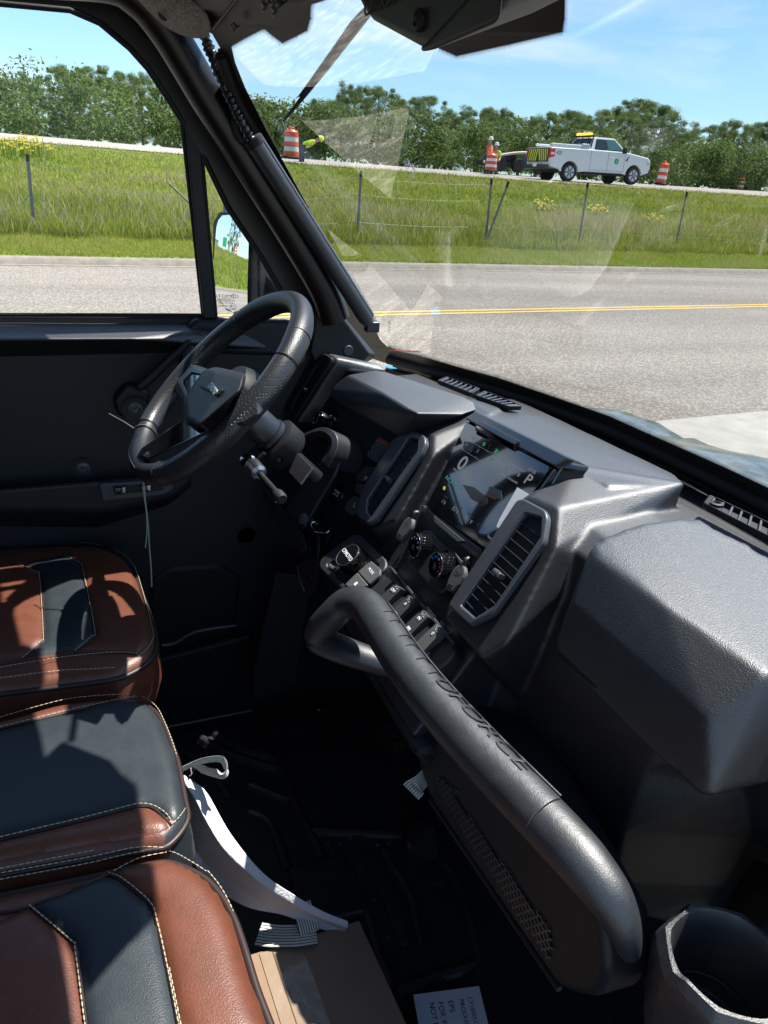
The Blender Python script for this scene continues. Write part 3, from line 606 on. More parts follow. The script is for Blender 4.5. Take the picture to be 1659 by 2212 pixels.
    # tailgate with chevrons
    TG = plate('tailgate', [Vector((.03, .14, .80)), Vector((.03, 1.84, .80)), Vector((.03, 1.84, 1.38)), Vector((.03, .14, 1.38))], (-1, 0, 0), .03, M_dark, T, bevel=.006, r=.03)
    for s in (-1, 1):
        for k in range(5):
            y0 = .99+s*(.04+k*.17); q = [Vector((0, y0, .84)), Vector((0, y0+s*.085, .84)), Vector((0, y0+s*(.085-.14)+s*.14, 1.34)), Vector((0, y0-s*.0, 1.34))]
            q = [Vector((0, min(max(v.y, .17), 1.81), v.z)) for v in (Vector((0, y0+s*.10, .84)), Vector((0, y0+s*.19, .84)), Vector((0, y0+s*.06, 1.34)), Vector((0, y0-s*.03, 1.34)))]
            plate('chevron_stripe', q, (-1, 0, 0), .006, M_lime, TG, bevel=.001, r=0, base=0)
    for y0 in (-.012, 1.85): hull('tail_lamp', ext([Vector((-.0, y0, .95)), Vector((.26, y0, 1.02)), Vector((.26, y0, 1.34)), Vector((-.0, y0, 1.34))], (0, .14, 0)), M_tail, T, .012)
    hull('tail_lamp', box_pts((.13, -.018, 1.15), .18, .01, .09), M_white, T, .002)
    # bed equipment, beacons
    hull('tool_box', box_pts((1.95, .99, 1.50), .40, 1.9, .26), M_metal, T, .02); hull('side_rail', box_pts((1.15, .16, 1.50), 2.1, .20, .14), M_tw, T, .03); hull('side_rail', box_pts((1.3, 1.8, 1.54), 1.9, .12, .10), M_tw, T, .03)
    for x in (2.30,): 
        tube('headache_rack', [Vector((x, .12, 1.42)), Vector((x+.1, .16, 2.0)), Vector((x+.1, 1.82, 2.0)), Vector((x, 1.86, 1.42))], .03, M_dark, T, n=8)
        for y in (.5, .99, 1.48): tube('headache_rack', [Vector((x, y, 1.42)), Vector((x+.1, y, 2.0))], .02, M_dark, T, n=6)
    hull('beacon_bar', box_pts((2.55, .95, 2.09), .22, .72, .10), M_amber, T, .03); hull('beacon_bar', box_pts((2.55, 1.50, 2.09), .2, .24, .12), M_amber, T, .04); hull('beacon_mount', box_pts((2.5, .99, 2.02), .1, 1.3, .05), M_dark, T, .01)
    # door lines, handle, mirror, emblem, fleet number
    multi('panel_gap', [box_pts((2.30, -.001, .95), .012, .004, .82), box_pts((3.30, -.001, .95), .012, .004, .84), box_pts((4.28, -.001, .95), .012, .004, .80), box_pts((3.3, -.001, .56), 1.98, .004, .012)], M_dark, T, 0)
    hull('door_handle', box_pts((3.48, -.02, 1.12), .20, .03, .04), M_tw, T, .01); hull('door_mirror', box_pts((4.10, -.14, 1.46), .14, .22, .26), M_dark, T, .03)
    hull('fender_vent', ext([Vector((4.36, -.004, 1.05)), Vector((4.50, -.004, 1.22)), Vector((4.53, -.004, 1.22)), Vector((4.42, -.004, 1.0))], (0, -.01, 0)), M_dark, T, .002)
    e = lathe('emblem', [(.02, 0), (.125, 0), (.125, .008), (.02, .008)], (3.82, 0, .98), (0, -1, 0), M_logo, T, n=28)
    text('fleet_number', '420', Vector((.50, -.004, 1.18)), (1, 0, 0), (0, -1, 0), .22, M_ink_shade, T, xs=.9)
    text('emblem_mark', 'e', Vector((3.82, -.012, .98)), (1, 0, 0), (0, -1, 0), .2, M_tw, e)
    hull('running_board', box_pts((3.1, .02, .42), 2.3, .12, .06), M_dark, T, .01)
truck()
# ---- trailer with pipework behind the truck
def trailer():
    q = at((1105, 372), y=37); T = empty('equipment_trailer', q, 'dark low equipment trailer hitched behind the pickup with pale booms', 'trailer')
    hull('frame', box_pts((.5, .5, .35), 4.2, 1.4, .25), M_dark, T, .03); hull('engine_cover', ext([Vector((1.1, 0, .5)), Vector((2.2, 0, .5)), Vector((2.1, 0, 1.25)), Vector((1.3, 0, 1.3))], (0, 1.0, 0)), mat('faded teal paint', (.05, .11, .12), .5), T, .05)
    hull('hopper', ext([Vector((-1.6, 0, .45)), Vector((.4, 0, .45)), Vector((.1, 0, .95)), Vector((-1.2, 0, .85))], (0, 1.0, 0)), M_dark, T, .04)
    tube('boom', catmull([Vector((-1.9, -.2, .35)), Vector((-.9, -.2, .75)), Vector((.4, -.2, .98)), Vector((1.2, -.2, .95))], 5), .07, mat('pale boom', (.45, .40, .32), .5), T, n=8)
    for x in (-.9, .2, 1.6): lathe('wheel', [(.1, 0), (.33, 0), (.35, .04), (.35, .2), (.1, .22)], (x, -.35, .33), (0, 1, 0), M_rubber, T, n=20)
trailer()
# ---- road workers: one continuous skinned body each, clothing as children
M_skin = mat('skin', (.42, .24, .17), .6); M_hiO = mat('hi-vis orange', (.85, .10, .025), .7, sheen=.2); M_hiL = mat('hi-vis lime', (.50, .75, .03), .7); M_jean = mat('dark work trousers', (.035, .045, .07), .8); M_hat = mat('white hard hat', (.75, .75, .74), .35)
def body(name, J, E, R, m, parent, sub=2):
    me = bpy.data.meshes.new(name); me.from_pydata([Vector(j) for j in J], E, []); o = bpy.data.objects.new(name, me); col.objects.link(o); o.parent = parent; me.materials.append(m)
    s = o.modifiers.new('skin', 'SKIN'); me.skin_vertices.new() if not me.skin_vertices else None
    for i, r in enumerate(R): me.skin_vertices[0].data[i].radius = (r, r) if not isinstance(r, tuple) else r
    me.skin_vertices[0].data[0].use_root = True; s.use_smooth_shade = True; sb = o.modifiers.new('sub', 'SUBSURF'); sb.levels = sub; sb.render_levels = sub; return o
def worker(base, yaw, label, vest, hat, bend=0, scale=1):
    T = empty('person', base, label, 'person', 'road crew on the highway verge'); T.rotation_euler.z = yaw; T.scale = (scale,)*3
    b = bend; tx = lambda z: math.sin(b)*max(z-.95, 0); tz = lambda z: .95+math.cos(b)*(z-.95) if z > .95 else z
    up = lambda x, y, z: (x, y-tx(z), tz(z))
    J = [up(0, 0, .95), up(0, 0, 1.18), up(0, 0, 1.42), up(0, 0, 1.52), up(0, -.01, 1.62), up(0, -.01, 1.76), (.10, 0, .90), (.12, -.02, .50), (.12, .02, .08), (.12, -.13, .04), (-.10, 0, .90), (-.13, .03, .50), (-.14, .06, .08), (-.14, -.08, .04),
         up(.19, 0, 1.43), (up(.25, -.04, 1.15)), up(.20, -.24, 1.02), up(.18, -.31, 1.0), up(-.19, 0, 1.43), up(-.25, -.04, 1.15), up(-.18, -.25, 1.05), up(-.15, -.32, 1.04)]
    E_ = [(0, 1), (1, 2), (2, 3), (3, 4), (4, 5), (0, 6), (6, 7), (7, 8), (8, 9), (0, 10), (10, 11), (11, 12), (12, 13), (2, 14), (14, 15), (15, 16), (16, 17), (2, 18), (18, 19), (19, 20), (20, 21)]
    Rr = [(.15, .11), (.14, .10), (.15, .10), .055, .085, .075, .09, .065, .045, .04, .09, .065, .045, .04, .065, .05, .04, .035, .065, .05, .04, .035]
    body('body', J, E_, Rr, M_skin, T)
    J2 = [J[i] for i in (0, 1, 2, 14, 15, 18, 19)]; body('vest', J2, [(0, 1), (1, 2), (2, 3), (3, 4), (2, 5), (5, 6)], [(.18, .14), (.17, .13), (.18, .13), .08, .065, .08, .065], vest, T)
    J3 = [J[i] for i in (0, 6, 7, 8, 10, 11, 12)]; body('trousers', J3, [(0, 1), (1, 2), (2, 3), (0, 4), (4, 5), (5, 6)], [(.165, .13), .10, .08, .065, .10, .08, .065], M_jean, T)
    hd = Vector(J[5]); d = Vector((0, -math.sin(b), math.cos(b)))
    lathe('hard_hat', [(.15, -.05), (.15, -.035), (.118, -.03), (.112, .03), (.08, .085), (.03, .108), (.005, .11)], hd, d, hat, T, n=20)
    for s in (-1, 1): lathe('eye', [(.004, 0), (.012, .003), (.004, .012)], Vector(up(s*.032, -.082, 1.69)), (0, -1, 0), M_ink_shade, T, n=8)
    hull('nose', [Vector(up(-.012, -.085, 1.66)), Vector(up(.012, -.085, 1.66)), Vector(up(0, -.115, 1.655)), Vector(up(0, -.085, 1.71))], M_skin, T, .003)
q = at((1052, 372), y=35); worker(Vector((q.x, 35, q.z-.25)), .6, 'worker in orange hi-vis jacket and white hard hat standing with the back turned', M_hiO, M_hat)
q = at((1066, 373), y=35.8); worker(Vector((q.x, 35.8, q.z-.45)), -.5, 'worker in lime green hi-vis standing behind the orange one', M_hiL, M_hat)
q = at((652, 352), y=31); worker(Vector((q.x, 31, q.z-.35)), 1.2, 'worker in lime and orange hi-vis bending over beside the left drum', M_hiL, M_hiL, bend=1.15)
# ================================================================== VEHICLE SHELL
CARL = empty('utility_vehicle', (.3, .75, 0), 'black side-by-side utility vehicle whose open cab fills the picture', 'utility vehicle')
CAR = CARL
CAR.location = (0, 0, 0)
def part(name, label=None):
    o = bpy.data.objects.new(name, None); o.empty_display_size = .05; col.objects.link(o); o.parent = CAR
    if label: o['label'] = label
    return o
# ---- driver door: window frame with two openings
door = part('driver_door')
WOP = [(-240, 2), (0, 8), (150, 22), (215, 50), (280, 105), (320, 150), (360, 210), (394, 265), (437, 681), (-240, 679)]
QOP = [(435, 332), (492, 450), (560, 550), (615, 645), (645, 690), (652, 706), (560, 704), (466, 686)]
OUT = [(-300, -60), (0, -22), (180, -22), (272, -8), (340, 66), (394, 165), (452, 258), (507, 335), (587, 460), (665, 592), (690, 690), (715, 760), (560, 800), (300, 800), (-300, 790)]
frame = plate('window_frame', [DOOR(p, .0) for p in OUT], (0, -1, 0), .026, M_tube, door, holes=[[DOOR(p) for p in WOP], [DOOR(p) for p in QOP]], bevel=.004, r=.04, hr=.012, base=-.005)
# thin rubber seals round both openings
for nm, lp in (('window_seal', WOP), ('window_seal', QOP)):
    tube(nm, [DOOR(p, .028) for p in lp], .0045, M_rubber, door, n=8, closed=True)
for nm, lp in (('window_glass', WOP), ('quarter_glass', QOP)):
    bm = bmesh.new(); vs_ = [bm.verts.new(DOOR(p, -.002)) for p in lp]; bm.faces.new(vs_); from_bm(nm, bm, M_win, door, smooth=None)
# divider between the panes
hull('window_divider', ext([DOOR(p, .03) for p in ((398, 270), (432, 330), (463, 686), (438, 686))], (0, -.012, 0)), M_door, door, .003)
q = lambda u, v: DOOR(rM(u, v), .0)
M_etch = mat('etched mark', (.06, .06, .055), .6)
for s, u, v, sz in (('CFMOTO', 560, 1203, .0085), ('TEMPERED', 548, 1237, .0042), ('TRANSPARENT', 548, 1254, .0042), ('AS2 M-0089', 560, 1278, .0042), ('43R-00049', 566, 1313, .0052), ('E4 0049', 612, 1349, .0042)):
    text('glass_mark', s, q(u, v), (1, 0, 0), (0, -1, 0), sz, M_etch, door, mirror=True, ext_=.0001, xs=1.5)
for u, v, r_ in ((647, 1202, .0042), (648, 1312, .005)): tube('glass_mark', [q(u, v)+Vector((r_*math.cos(a), 0, r_*math.sin(a))) for a in np.linspace(0, 6.28, 17)[:-1]], .0004, M_etch, door, n=4, closed=True)
# inner door panel, in relief: upper ledge, main panel, armrest, lower pocket
Y = 1.5
def D(p, y=Y): return at(p, y=y)
zt, zb = 1.436, .40
xr = .74
hull('upper_ledge', [Vector((-.9, 1.50, zt)), Vector((.30, 1.50, zt-.006)), Vector((.50, 1.50, 1.405)), Vector((-.9, 1.40, zt-.020)), Vector((.08, 1.395, zt-.022)), Vector((.20, 1.43, zt-.018)), Vector((.20, 1.445, 1.385)), Vector((-.9, 1.45, 1.37)), Vector((.45, 1.47, 1.37)), Vector((-.9, 1.5, 1.36)), Vector((.5, 1.5, 1.36))], M_dash, door, .012, 4)
hull('inner_panel', ext([Vector((-.95, 1.462, 1.38)), Vector((.50, 1.462, 1.38)), Vector((.60, 1.462, 1.25)), Vector((.62, 1.462, .38)), Vector((-.95, 1.462, .38))], (0, .05, 0)), M_door, door, .01)
hull('corner_block', ext([D(r3(930, 290), 1.452), D(r3(1000, 225), 1.452), D(r3(1500, 235), 1.452), D(r3(1530, 330), 1.452), D(r3(1450, 420), 1.452), D(r3(900, 400), 1.452)], (0, .03, 0)), M_door, door, .012)
# armrest with switch panel
ar = [r3(-300, 1110), r3(0, 1085), r3(500, 1040), r3(940, 1010), r3(990, 1055), r3(900, 1130), r3(560, 1210), r3(-300, 1205)]
hull('armrest', [D(p, 1.405) for p in ar]+[D((p[0], p[1]+6), 1.47) for p in ar]+[D(r3(-300, 1290), 1.47), D(r3(500, 1300), 1.47), D(r3(860, 1180), 1.47)], M_door, door, .012, 4)
sp = [r3(505, 1060), r3(880, 1038), r3(885, 1085), r3(840, 1115), r3(525, 1148)]
ARN = (0, -1, .0)
swp = plate('switch_panel', [D(p, 1.404) for p in sp], ARN, .007, M_satin, door, bevel=.002, r=.006)
plate('switch_well', [D(p, 1.397) for p in (r3(572, 1078), r3(826, 1060), r3(832, 1098), r3(588, 1120))], ARN, .0012, M_ink_shade, door, bevel=.0004, r=.003)
for a in ((578, 1078, 640, 1116), (712, 1068, 768, 1104)):
    s = plate('window_switch', [D(p, 1.396) for p in (r3(a[0], a[1]), r3(a[2], a[1]-5), r3(a[2]+2, a[3]-4), r3(a[0]+6, a[3]))], ARN, .009, M_gloss, door, bevel=.003, r=.004)
    plate('chrome_tip', [D(p, 1.388) for p in (r3(a[2]-20, a[1]+4), r3(a[2]+1, a[1]+2), r3(a[2]+3, a[3]-6), r3(a[2]-14, a[3]-3))], ARN, .004, M_chrome, s, bevel=.0012, r=.002)
    text('switch_icon', 'm', D(r3((a[0]+a[2])/2-6, (a[1]+a[3])/2), 1.3868), (1, 0, 0), ARN, .010, M_grey, s)
def screw(p, y, r=.014):
    o = D(p, y); lathe('screw', [(r, 0), (r, .003), (r*.62, .005), (r*.5, .002), (r*.28, .002), (r*.2, .006), (.001, .006)], o, (0, -1, 0), M_satin, door, n=20)
    lathe('screw_recess', [(r*1.7, 0), (r*1.75, .002), (r*1.2, .0015)], o, (0, -1, 0), M_ink_shade, door, n=24)
screw(r3(425, 990), 1.46); screw(r3(690, 685), 1.428); screw(r3(1000, 362), 1.432)
# pull bar bridging two feet
fb = lambda pts, y, t, bv=.01: hull('pull_foot', ext([D(r3(*p), y) for p in pts], (0, t, 0)), M_door, door, bv)
fb([(575, 640), (640, 560), (740, 570), (770, 610), (760, 690), (700, 760), (600, 720)], 1.436, .04); fb([(915, 380), (990, 300), (1050, 330), (1010, 420), (920, 480)], 1.438, .03)
hull('pull_handle', [D(r3(*p), y) for y in (1.415, 1.44) for p in ((700, 600), (760, 570), (990, 345), (960, 320), (780, 510), (690, 565))], M_door, door, .008)
lathe('drain_hole', [(.001, .0), (.019, .0), (.021, .003), (.0225, 0)], D(r3(1258, 1330), 1.4615), (0, -1, 0), M_ink_shade, door, n=28)
hull('lower_pocket', ext([D(r3(760, 1560), 1.455), D(r3(860, 1490), 1.455), D(r3(1130, 1470), 1.455), D(r3(1240, 1540), 1.455), D(r3(1200, 1900), 1.455), D(r3(740, 1950), 1.455)], (0, .03, 0)), M_dark, door, .015)
hull('door_sill', ext([D(r6(760, 700), 1.42), D(r6(1290, 560), 1.42), D(r6(1290, 950), 1.42), D(r6(840, 1040), 1.42)], (0, .03, 0)), M_dark, door, .01)
tube('pocket_edge', catmull([D(r6(830, 615), 1.415), D(r6(900, 600), 1.415), D(r6(1000, 545), 1.415), D(r6(1205, 512), 1.415)], 6), .004, M_satin, door, n=8)
tube('sill_edge', [D(r6(860, 1030), 1.41), D(r6(1290, 945), 1.41)], .004, M_satin, door, n=8)
# ---- outside mirror
mir = part('door_mirror'); mn = Vector((-.94, -.34, .095)).normalized()
MP = [rM(475, 250), rM(680, 248), rM(800, 262), rM(905, 500), rM(925, 660), rM(930, 1310), rM(900, 1400), rM(650, 1402), rM(560, 1375), rM(455, 1240), rM(440, 1170), rM(402, 760), rM(405, 380)]
mc = at(rM(640, 830), y=1.80); mpl = Plane(mn, mn.dot(mc))
GP = [rM(520, 290), rM(690, 278), rM(800, 300), rM(835, 520), rM(832, 760), rM(812, 1330), rM(790, 1372), rM(640, 1395), rM(560, 1350), rM(465, 1225), rM(437, 1150), rM(425, 900), rM(455, 420), rM(475, 345)]
hull('mirror_housing', [mpl(p, -.004) for p in MP]+[mpl(p, 0)-mn*.05+(mc-mpl(p, 0))*.12 for p in MP], M_dark, mir, .010, 4)
gb = [mpl(p, .0) for p in GP]; ex_m, ey_m, _m = basis(mn); bm = bmesh.new(); bm.faces.new([bm.verts.new(((g-mc).dot(ex_m)*.955, (g-mc).dot(ey_m)*.965, 0)) for g in gb])
for ax_ in (0, 1):
    for k in range(-14, 15): bmesh.ops.bisect_plane(bm, geom=bm.verts[:]+bm.edges[:]+bm.faces[:], plane_co=Vector((k*.01, k*.01, 0)), plane_no=Vector((1, 0, 0)) if ax_ == 0 else Vector((0, 1, 0)))
for v in bm.verts: a_, b_ = v.co.x, v.co.y; v.co = mc+ex_m*a_+ey_m*b_+mn*(.0045-(a_*a_+b_*b_)/3.6)
bmesh.ops.recalc_face_normals(bm, faces=bm.faces[:]); bm.normal_update()
if bm.faces[0].normal.dot(mn) < 0: bmesh.ops.reverse_faces(bm, faces=bm.faces[:])
from_bm('mirror_glass', bm, M_mirror, mir, smooth=180)
arc_ = [mpl(rM(895, 900), -.03), Vector((.46, 1.66, 1.45)), Vector((.50, 1.53, 1.44))]
tube('mirror_arm', arc_, .018, M_dark, mir, n=12)
# ---- front pillar: cage tube, hinge cover, trim
pil = part('front_pillar')
yp = 1.40
pc = [at(p, y=yp) for p in ((-60, -60), (215, -45), (300, -5), (356, 60), (400, 130), (450, 215), (510, 310), (575, 415), (640, 520), (700, 625), (725, 690))]
tube('cage_tube', catmull(pc, 6), .030, M_tube, pil, n=24)
p2 = [at(p, y=1.480) for p in ((250, -30), (330, 40), (400, 150), (470, 270), (560, 415), (660, 580), (735, 720))]
tube('inner_frame', catmull(p2, 6), .017, M_dark, pil, n=16)
# lower corner: kick panel behind the door edge, with fasteners
hull('corner_trim', [at(p, y=1.43) for p in ((688, 640), (700, 632), (745, 720), (800, 765), (760, 800), (700, 830), (670, 760))]+[at(p, y=1.49) for p in ((688, 640), (700, 632), (745, 720), (815, 770), (760, 800), (700, 830), (670, 760))], M_door, pil, .006)
for p in ((752, 757), (648, 772)):
    lathe('trim_clip', [(.001, .004), (.010, .004), (.012, 0)], at(p, y=1.43 if p[0] > 700 else 1.448), (0, -1, 0), M_satin, pil, n=20)
# hydraulic-looking padded strut tube along the pillar (door frame pad)
pad = part('pillar_grab_handle')
ga, gb_ = at((545, 300), y=1.36), at((792, 688), y=1.36)
dir_ = (gb_-ga).normalized()
tube('sleeve', [ga+(gb_-ga)*k/8 for k in range(9)], .0165, M_foam, pad, n=20)
lathe('end_cap', [(.001, -.003), (.014, 0), (.018, .004), (.018, .016), (.012, .018)], ga-dir_*.004, dir_, M_dark, pad, n=20)
lathe('end_cap', [(.001, -.012), (.011, -.010), (.014, .0), (.013, .006)], gb_+dir_*.004, dir_, M_satin, pad, n=20)
hull('anchor_bolt', box_pts(gb_+dir_*.02, .028, .022, .022), M_zinc, pad, .004)
# zip seam: two rows of coil teeth running along the sleeve facing the camera
side_ = dir_.cross(Vector((0, -1, 0))).normalized(); n_ = (Vector((0, -1, 0))+side_*-.95).normalized()
seam = (Vector((0, -1, 0))*.55+side_*.85).normalized() if side_.x > 0 else (Vector((0, -1, 0))*.55-side_*.85).normalized()
bm = bmesh.new(); Lz = (gb_-ga).length; K = 150
for k in range(K):
    c = ga+dir_*(Lz*(k+.5)/K)+seam*.0168; bmesh.ops.create_cube(bm, size=1, matrix=Matrix.Translation(c) @ Matrix((dir_, seam.cross(dir_), seam)).transposed().to_4x4() @ Matrix.Diagonal((.0017, .007, .002, 1)))
from_bm('zip_teeth', bm, M_satin, pad, smooth=None)
# corrugated loom
loom = part('wiring_loom'); lp = catmull([at(p, y=1.352) for p in ((434, 55), (447, 92), (462, 130), (482, 178), (502, 225), (520, 262), (542, 302))], 14)
bm = sweep_bm(lp, circ(.0085, 12), radii=[1+.16*math.sin(i*1.45)+.10*math.sin(i*.41) for i in range(len(lp))]); from_bm('conduit', fixn(bm), mat('loom sleeve', (.016, .017, .02), .22, spec=.8), loom)
tube('tape_wrap', catmull([at(p, y=1.365) for p in ((510, 255), (508, 270), (520, 300), (548, 305))], 8), .008, M_rubber, loom, n=8)
# ---- roof, headliner, header
M_roof = mat('roof moulding', (.03, .03, .032), .6)
roof = part('roof'); hull('roof_panel', [Vector((x, y, z)) for x, y, z in ((.275, -.02, 1.94), (.27, 1.41, 1.955), (-1.25, -.04, 1.98), (-1.25, 1.41, 1.98), (.22, .05, 2.02), (.22, 1.40, 2.02), (-1.2, .05, 2.04), (-1.2, 1.40, 2.04), (.30, .7, 1.93), (.29, .95, 1.93), (.29, .45, 1.93), (.29, .7, 2.01))], M_roof, roof, .02)
hull('rear_panel', box_pts((-1.05, .72, 1.18), .04, 1.5, 1.58), M_door, roof, .01)
for sy, nm in ((-.045, 1), (1.47, 1)):
    hull('rear_shade_panel', [Vector((x, sy+d, z)) for d in (0, .03) for x, z in ((-1.05, .40), (-1.05, 1.96), (-.70, 1.96), (-.58, 1.4), (-.58, .40))], M_door, roof, .01)  # unseen side panels, added to cut fill light from behind
hull('cowl_side', [Vector((x, y, z)) for x, z in ((.56, .38), (.60, 1.28), (.74, 1.30), (.86, 1.2), (.86, .38)) for y in (1.466, 1.50)], M_door, roof, .01)
hull('bounce_block_panel', [Vector((x, y, z)) for x in (-.6, .62) for y in (-.06, -.03) for z in (.34, .88)], M_door, roof, .01)  # unseen low panel, added to block light bouncing off the ground
tube('roof_rail', [Vector((-1.2, 1.44, 1.95)), at((-60, -60), y=1.42)], .030, M_tube, roof, n=16)
# headliner corner drooping over the pillar
hp = [(285, -12), (318, 20), (345, 48), (368, 66), (400, 80), (432, 84), (450, 78), (455, 62), (452, 40), (424, 20), (470, 24), (520, 14), (556, -12), (560, -60), (280, -60)]
rows = []
cen = at((430, 5), y=1.30)
for sc, off in ((1.0, .012), (1.02, .002), (.97, -.010), (.86, -.020), (.6, -.028), (.25, -.030)):
    rows.append([cen+(at(p, y=1.36 if p[0] < 440 else 1.28)-cen)*sc+Vector((0, off, off*.3)) for p in hp])
bm = grid_bm(rows, close=True); bm.faces.new(bm.verts[-len(hp):]); hl = from_bm('headliner', fixn(bm), M_fabric, roof, smooth=60)
sb = hl.modifiers.new('s', 'SUBSURF'); sb.levels = 2; sb.render_levels = 2
plate('headliner_clip', [at(r1(*p), y=1.325) for p in ((680, 45), (722, 82), (718, 95), (688, 78))], (0, -1, -.3), .006, M_ink_shade, roof, bevel=.001, r=.003)
# ---- windshield
wsp = part('windshield')
rows = []
for z in np.linspace(1.30, 1.99, 15): rows.append([Vector((ws_x(y, z), y, z)) for y in np.linspace(-.12, 1.56, 30)])
gl = from_bm('glass', grid_bm(rows), M_ws, wsp, smooth=60)
GL = [(500, 100), (527, 84), (570, 62), (590, 78), (610, 93), (640, 78), (663, 66), (670, 40), (672, 5), (700, 0), (720, -40)]
def ws_poly(name, pix, m, off=.004, sub=6, closed=True):
    """black print on the inside of the glass, following its curve"""
    pts = []; N = len(pix)
    for i in range(N if closed else N-1):
        a, b = pix[i], pix[(i+1) % N]
        for k in range(sub): pts.append((a[0]+(b[0]-a[0])*k/sub, a[1]+(b[1]-a[1])*k/sub))
    V = [Vector((p[0], p[1], 0)) for p in pts]; tris = tessellate_polygon([V]); bm = bmesh.new(); v3 = [bm.verts.new(WS(p, off)) for p in pts]
    for t in tris:
        try: bm.faces.new([v3[i] for i in t])
        except ValueError: pass
    bmesh.ops.subdivide_edges(bm, edges=bm.edges[:], cuts=1)
    return from_bm(name, fixn(bm), m, wsp, smooth=60)
ws_poly('top_frit', [(454, 66), (478, 108)]+GL[0:]+[(735, -60), (420, -60)], M_frit)
ws_poly('centre_frit', [(770, -150), (792, 20), (905, 95), (950, 105), (986, 121), (1100, 96), (1215, 69), (1219, 40), (1220, 0), (1224, -150)], M_frit)
from_bm('header_sun_block', grid_bm([[Vector((ws_x(y, z)-.005, y, z)) for y in np.linspace(-.1, 1.5, 26)] for z in (1.898, 1.93, 1.985)]), M_frit, wsp, smooth=60)  # unseen band, added to stop sun leaking in below the roof edge
# dotted edge of the frit
def dots(path, rows_=4, step=3.1, r0=1.35, side=1):
    bm = bmesh.new()
    P_ = [Vector((p[0], p[1])) for p in path]
    for j in range(rows_):
        for a, b in zip(P_, P_[1:]):
            d = b-a; L_ = d.length
            if L_ < 1: continue
            d /= L_; nn = Vector((-d.y, d.x))*side; k = (j % 2)*step/2
            while k < L_+1:
                c = a+d*k+nn*(1.0+j*step*.78); r = r0*(1-j*.20)
                vs_ = [bm.verts.new(WS((c.x+r*math.cos(t), c.y+r*math.sin(t)), .004)) for t in np.linspace(0, 2*math.pi, 7)[:-1]]; bm.faces.new(vs_); k += step
    return from_bm('frit_dots', bm, M_frit, wsp, smooth=None)
dots(GL, side=1); dots([(950, 105), (986, 121), (1100, 96), (1215, 69), (1219, 40), (1220, -10)][::1], side=1)
# left edge band and seal
LE = [(478, 108), (500, 100), (508, 135), (530, 190), (580, 290), (640, 400), (700, 510), (760, 625), (805, 700), (825, 738), (850, 757), (800, 760), (740, 660), (640, 480), (560, 330), (500, 200)]
ws_poly('side_frit', [(470, 105), (500, 100), (508, 135), (530, 190), (580, 290), (640, 400), (700, 510), (760, 625), (805, 700), (822, 735), (838, 750), (862, 760), (850, 790), (790, 770), (700, 620), (560, 370), (478, 190)], M_frit, sub=5)
sl = [WS(p, .012) for p in ((476, 120), (492, 165), (520, 230), (590, 350), (680, 500), (770, 655), (800, 712))]
tube('pillar_seal', catmull(sl, 8), .010, M_rubber, wsp, n=12)
# bottom band and dots
BT = [(838, 748), (862, 759), (905, 768), (990, 793), (1075, 816), (1196, 857), (1316, 899), (1403, 938), (1490, 976), (1575, 1014), (1659, 1054), (1760, 1102)]
ws_poly('bottom_frit', BT+[(1760, 1190), (1659, 1130), (1490, 1052), (1316, 970), (1075, 876), (905, 818), (850, 800)], M_frit, sub=3)
dots(BT, side=-1, rows_=3, r0=1.25)
sec = [(-.012, -.02), (.006, -.018), (.010, 0), (.004, .012), (-.012, .014)]
bs = [(840, 770), (905, 787), (1075, 836), (1316, 922), (1490, 1003), (1659, 1086), (1780, 1150)]
for nm, dy, rr, mm in (('base_seal', 7, .011, M_rubber), ('base_seal', 30, .008, M_dark)):
    tube(nm, catmull([WS((p[0]-dy*.15, p[1]+dy), .012) for p in bs], 6), rr, mm, wsp, n=14)
plate('warning_label', [WS(r4(*p), .030) for p in ((665, 122), (830, 158), (838, 188), (672, 140))], (-.6, 0, .75), .0008, mat('dim warning red', (.30, .03, .02), .5), wsp, bevel=.0001, r=0)
# windscreen etch marks, read mirrored from inside
for s, u, v, sz in (('CFMOTO', 100, 708, .014), ('TEMPERED', 122, 718, .006), ('AS1 M-0081', 128, 728, .006), ('43R-0008', 122, 760, .008)):
    p = WS(r2(u, v), .005); text('glass_mark', s, p, Vector((.25, -.75, -.6)), (-.74, .05, .67), sz*.8, M_grey, wsp, mirror=True, ext_=.0001)
for k in range(4): text('glass_mark', 'ITn'[k % 3]+'l', WS(r2(22, 1392+k*12), .005), Vector((0, -1, 0)), (-.74, 0, .67), .012, M_ink_shade, wsp, ext_=.0001, mirror=True)
# ---- hinge bracket with bolts
brk = part('hinge_bracket')
bp_ = [(455, 75), (560, 52), (575, 52), (600, 78), (620, 82), (650, 62), (664, 30), (668, -40), (520, -50)]
plate('bracket_plate', [WS(p, .022) for p in bp_], (-.72, .05, .69), .004, mat('bronze black plate', (.030, .024, .020), .42, .3), brk, bevel=.0015, r=.006)
for p in ((583, 10), (605, 20), (601, -4), (511, 64)):
    s = .009 if p[0] > 550 else .004; lathe('bolt', [(s*1.5, 0), (s*1.5, .002), (s, .003), (s, .008), (s*.55, .009), (s*.5, .005), (.001, .005)], WS(p, .027), (-.72, .05, .69), M_satin, brk, n=18)
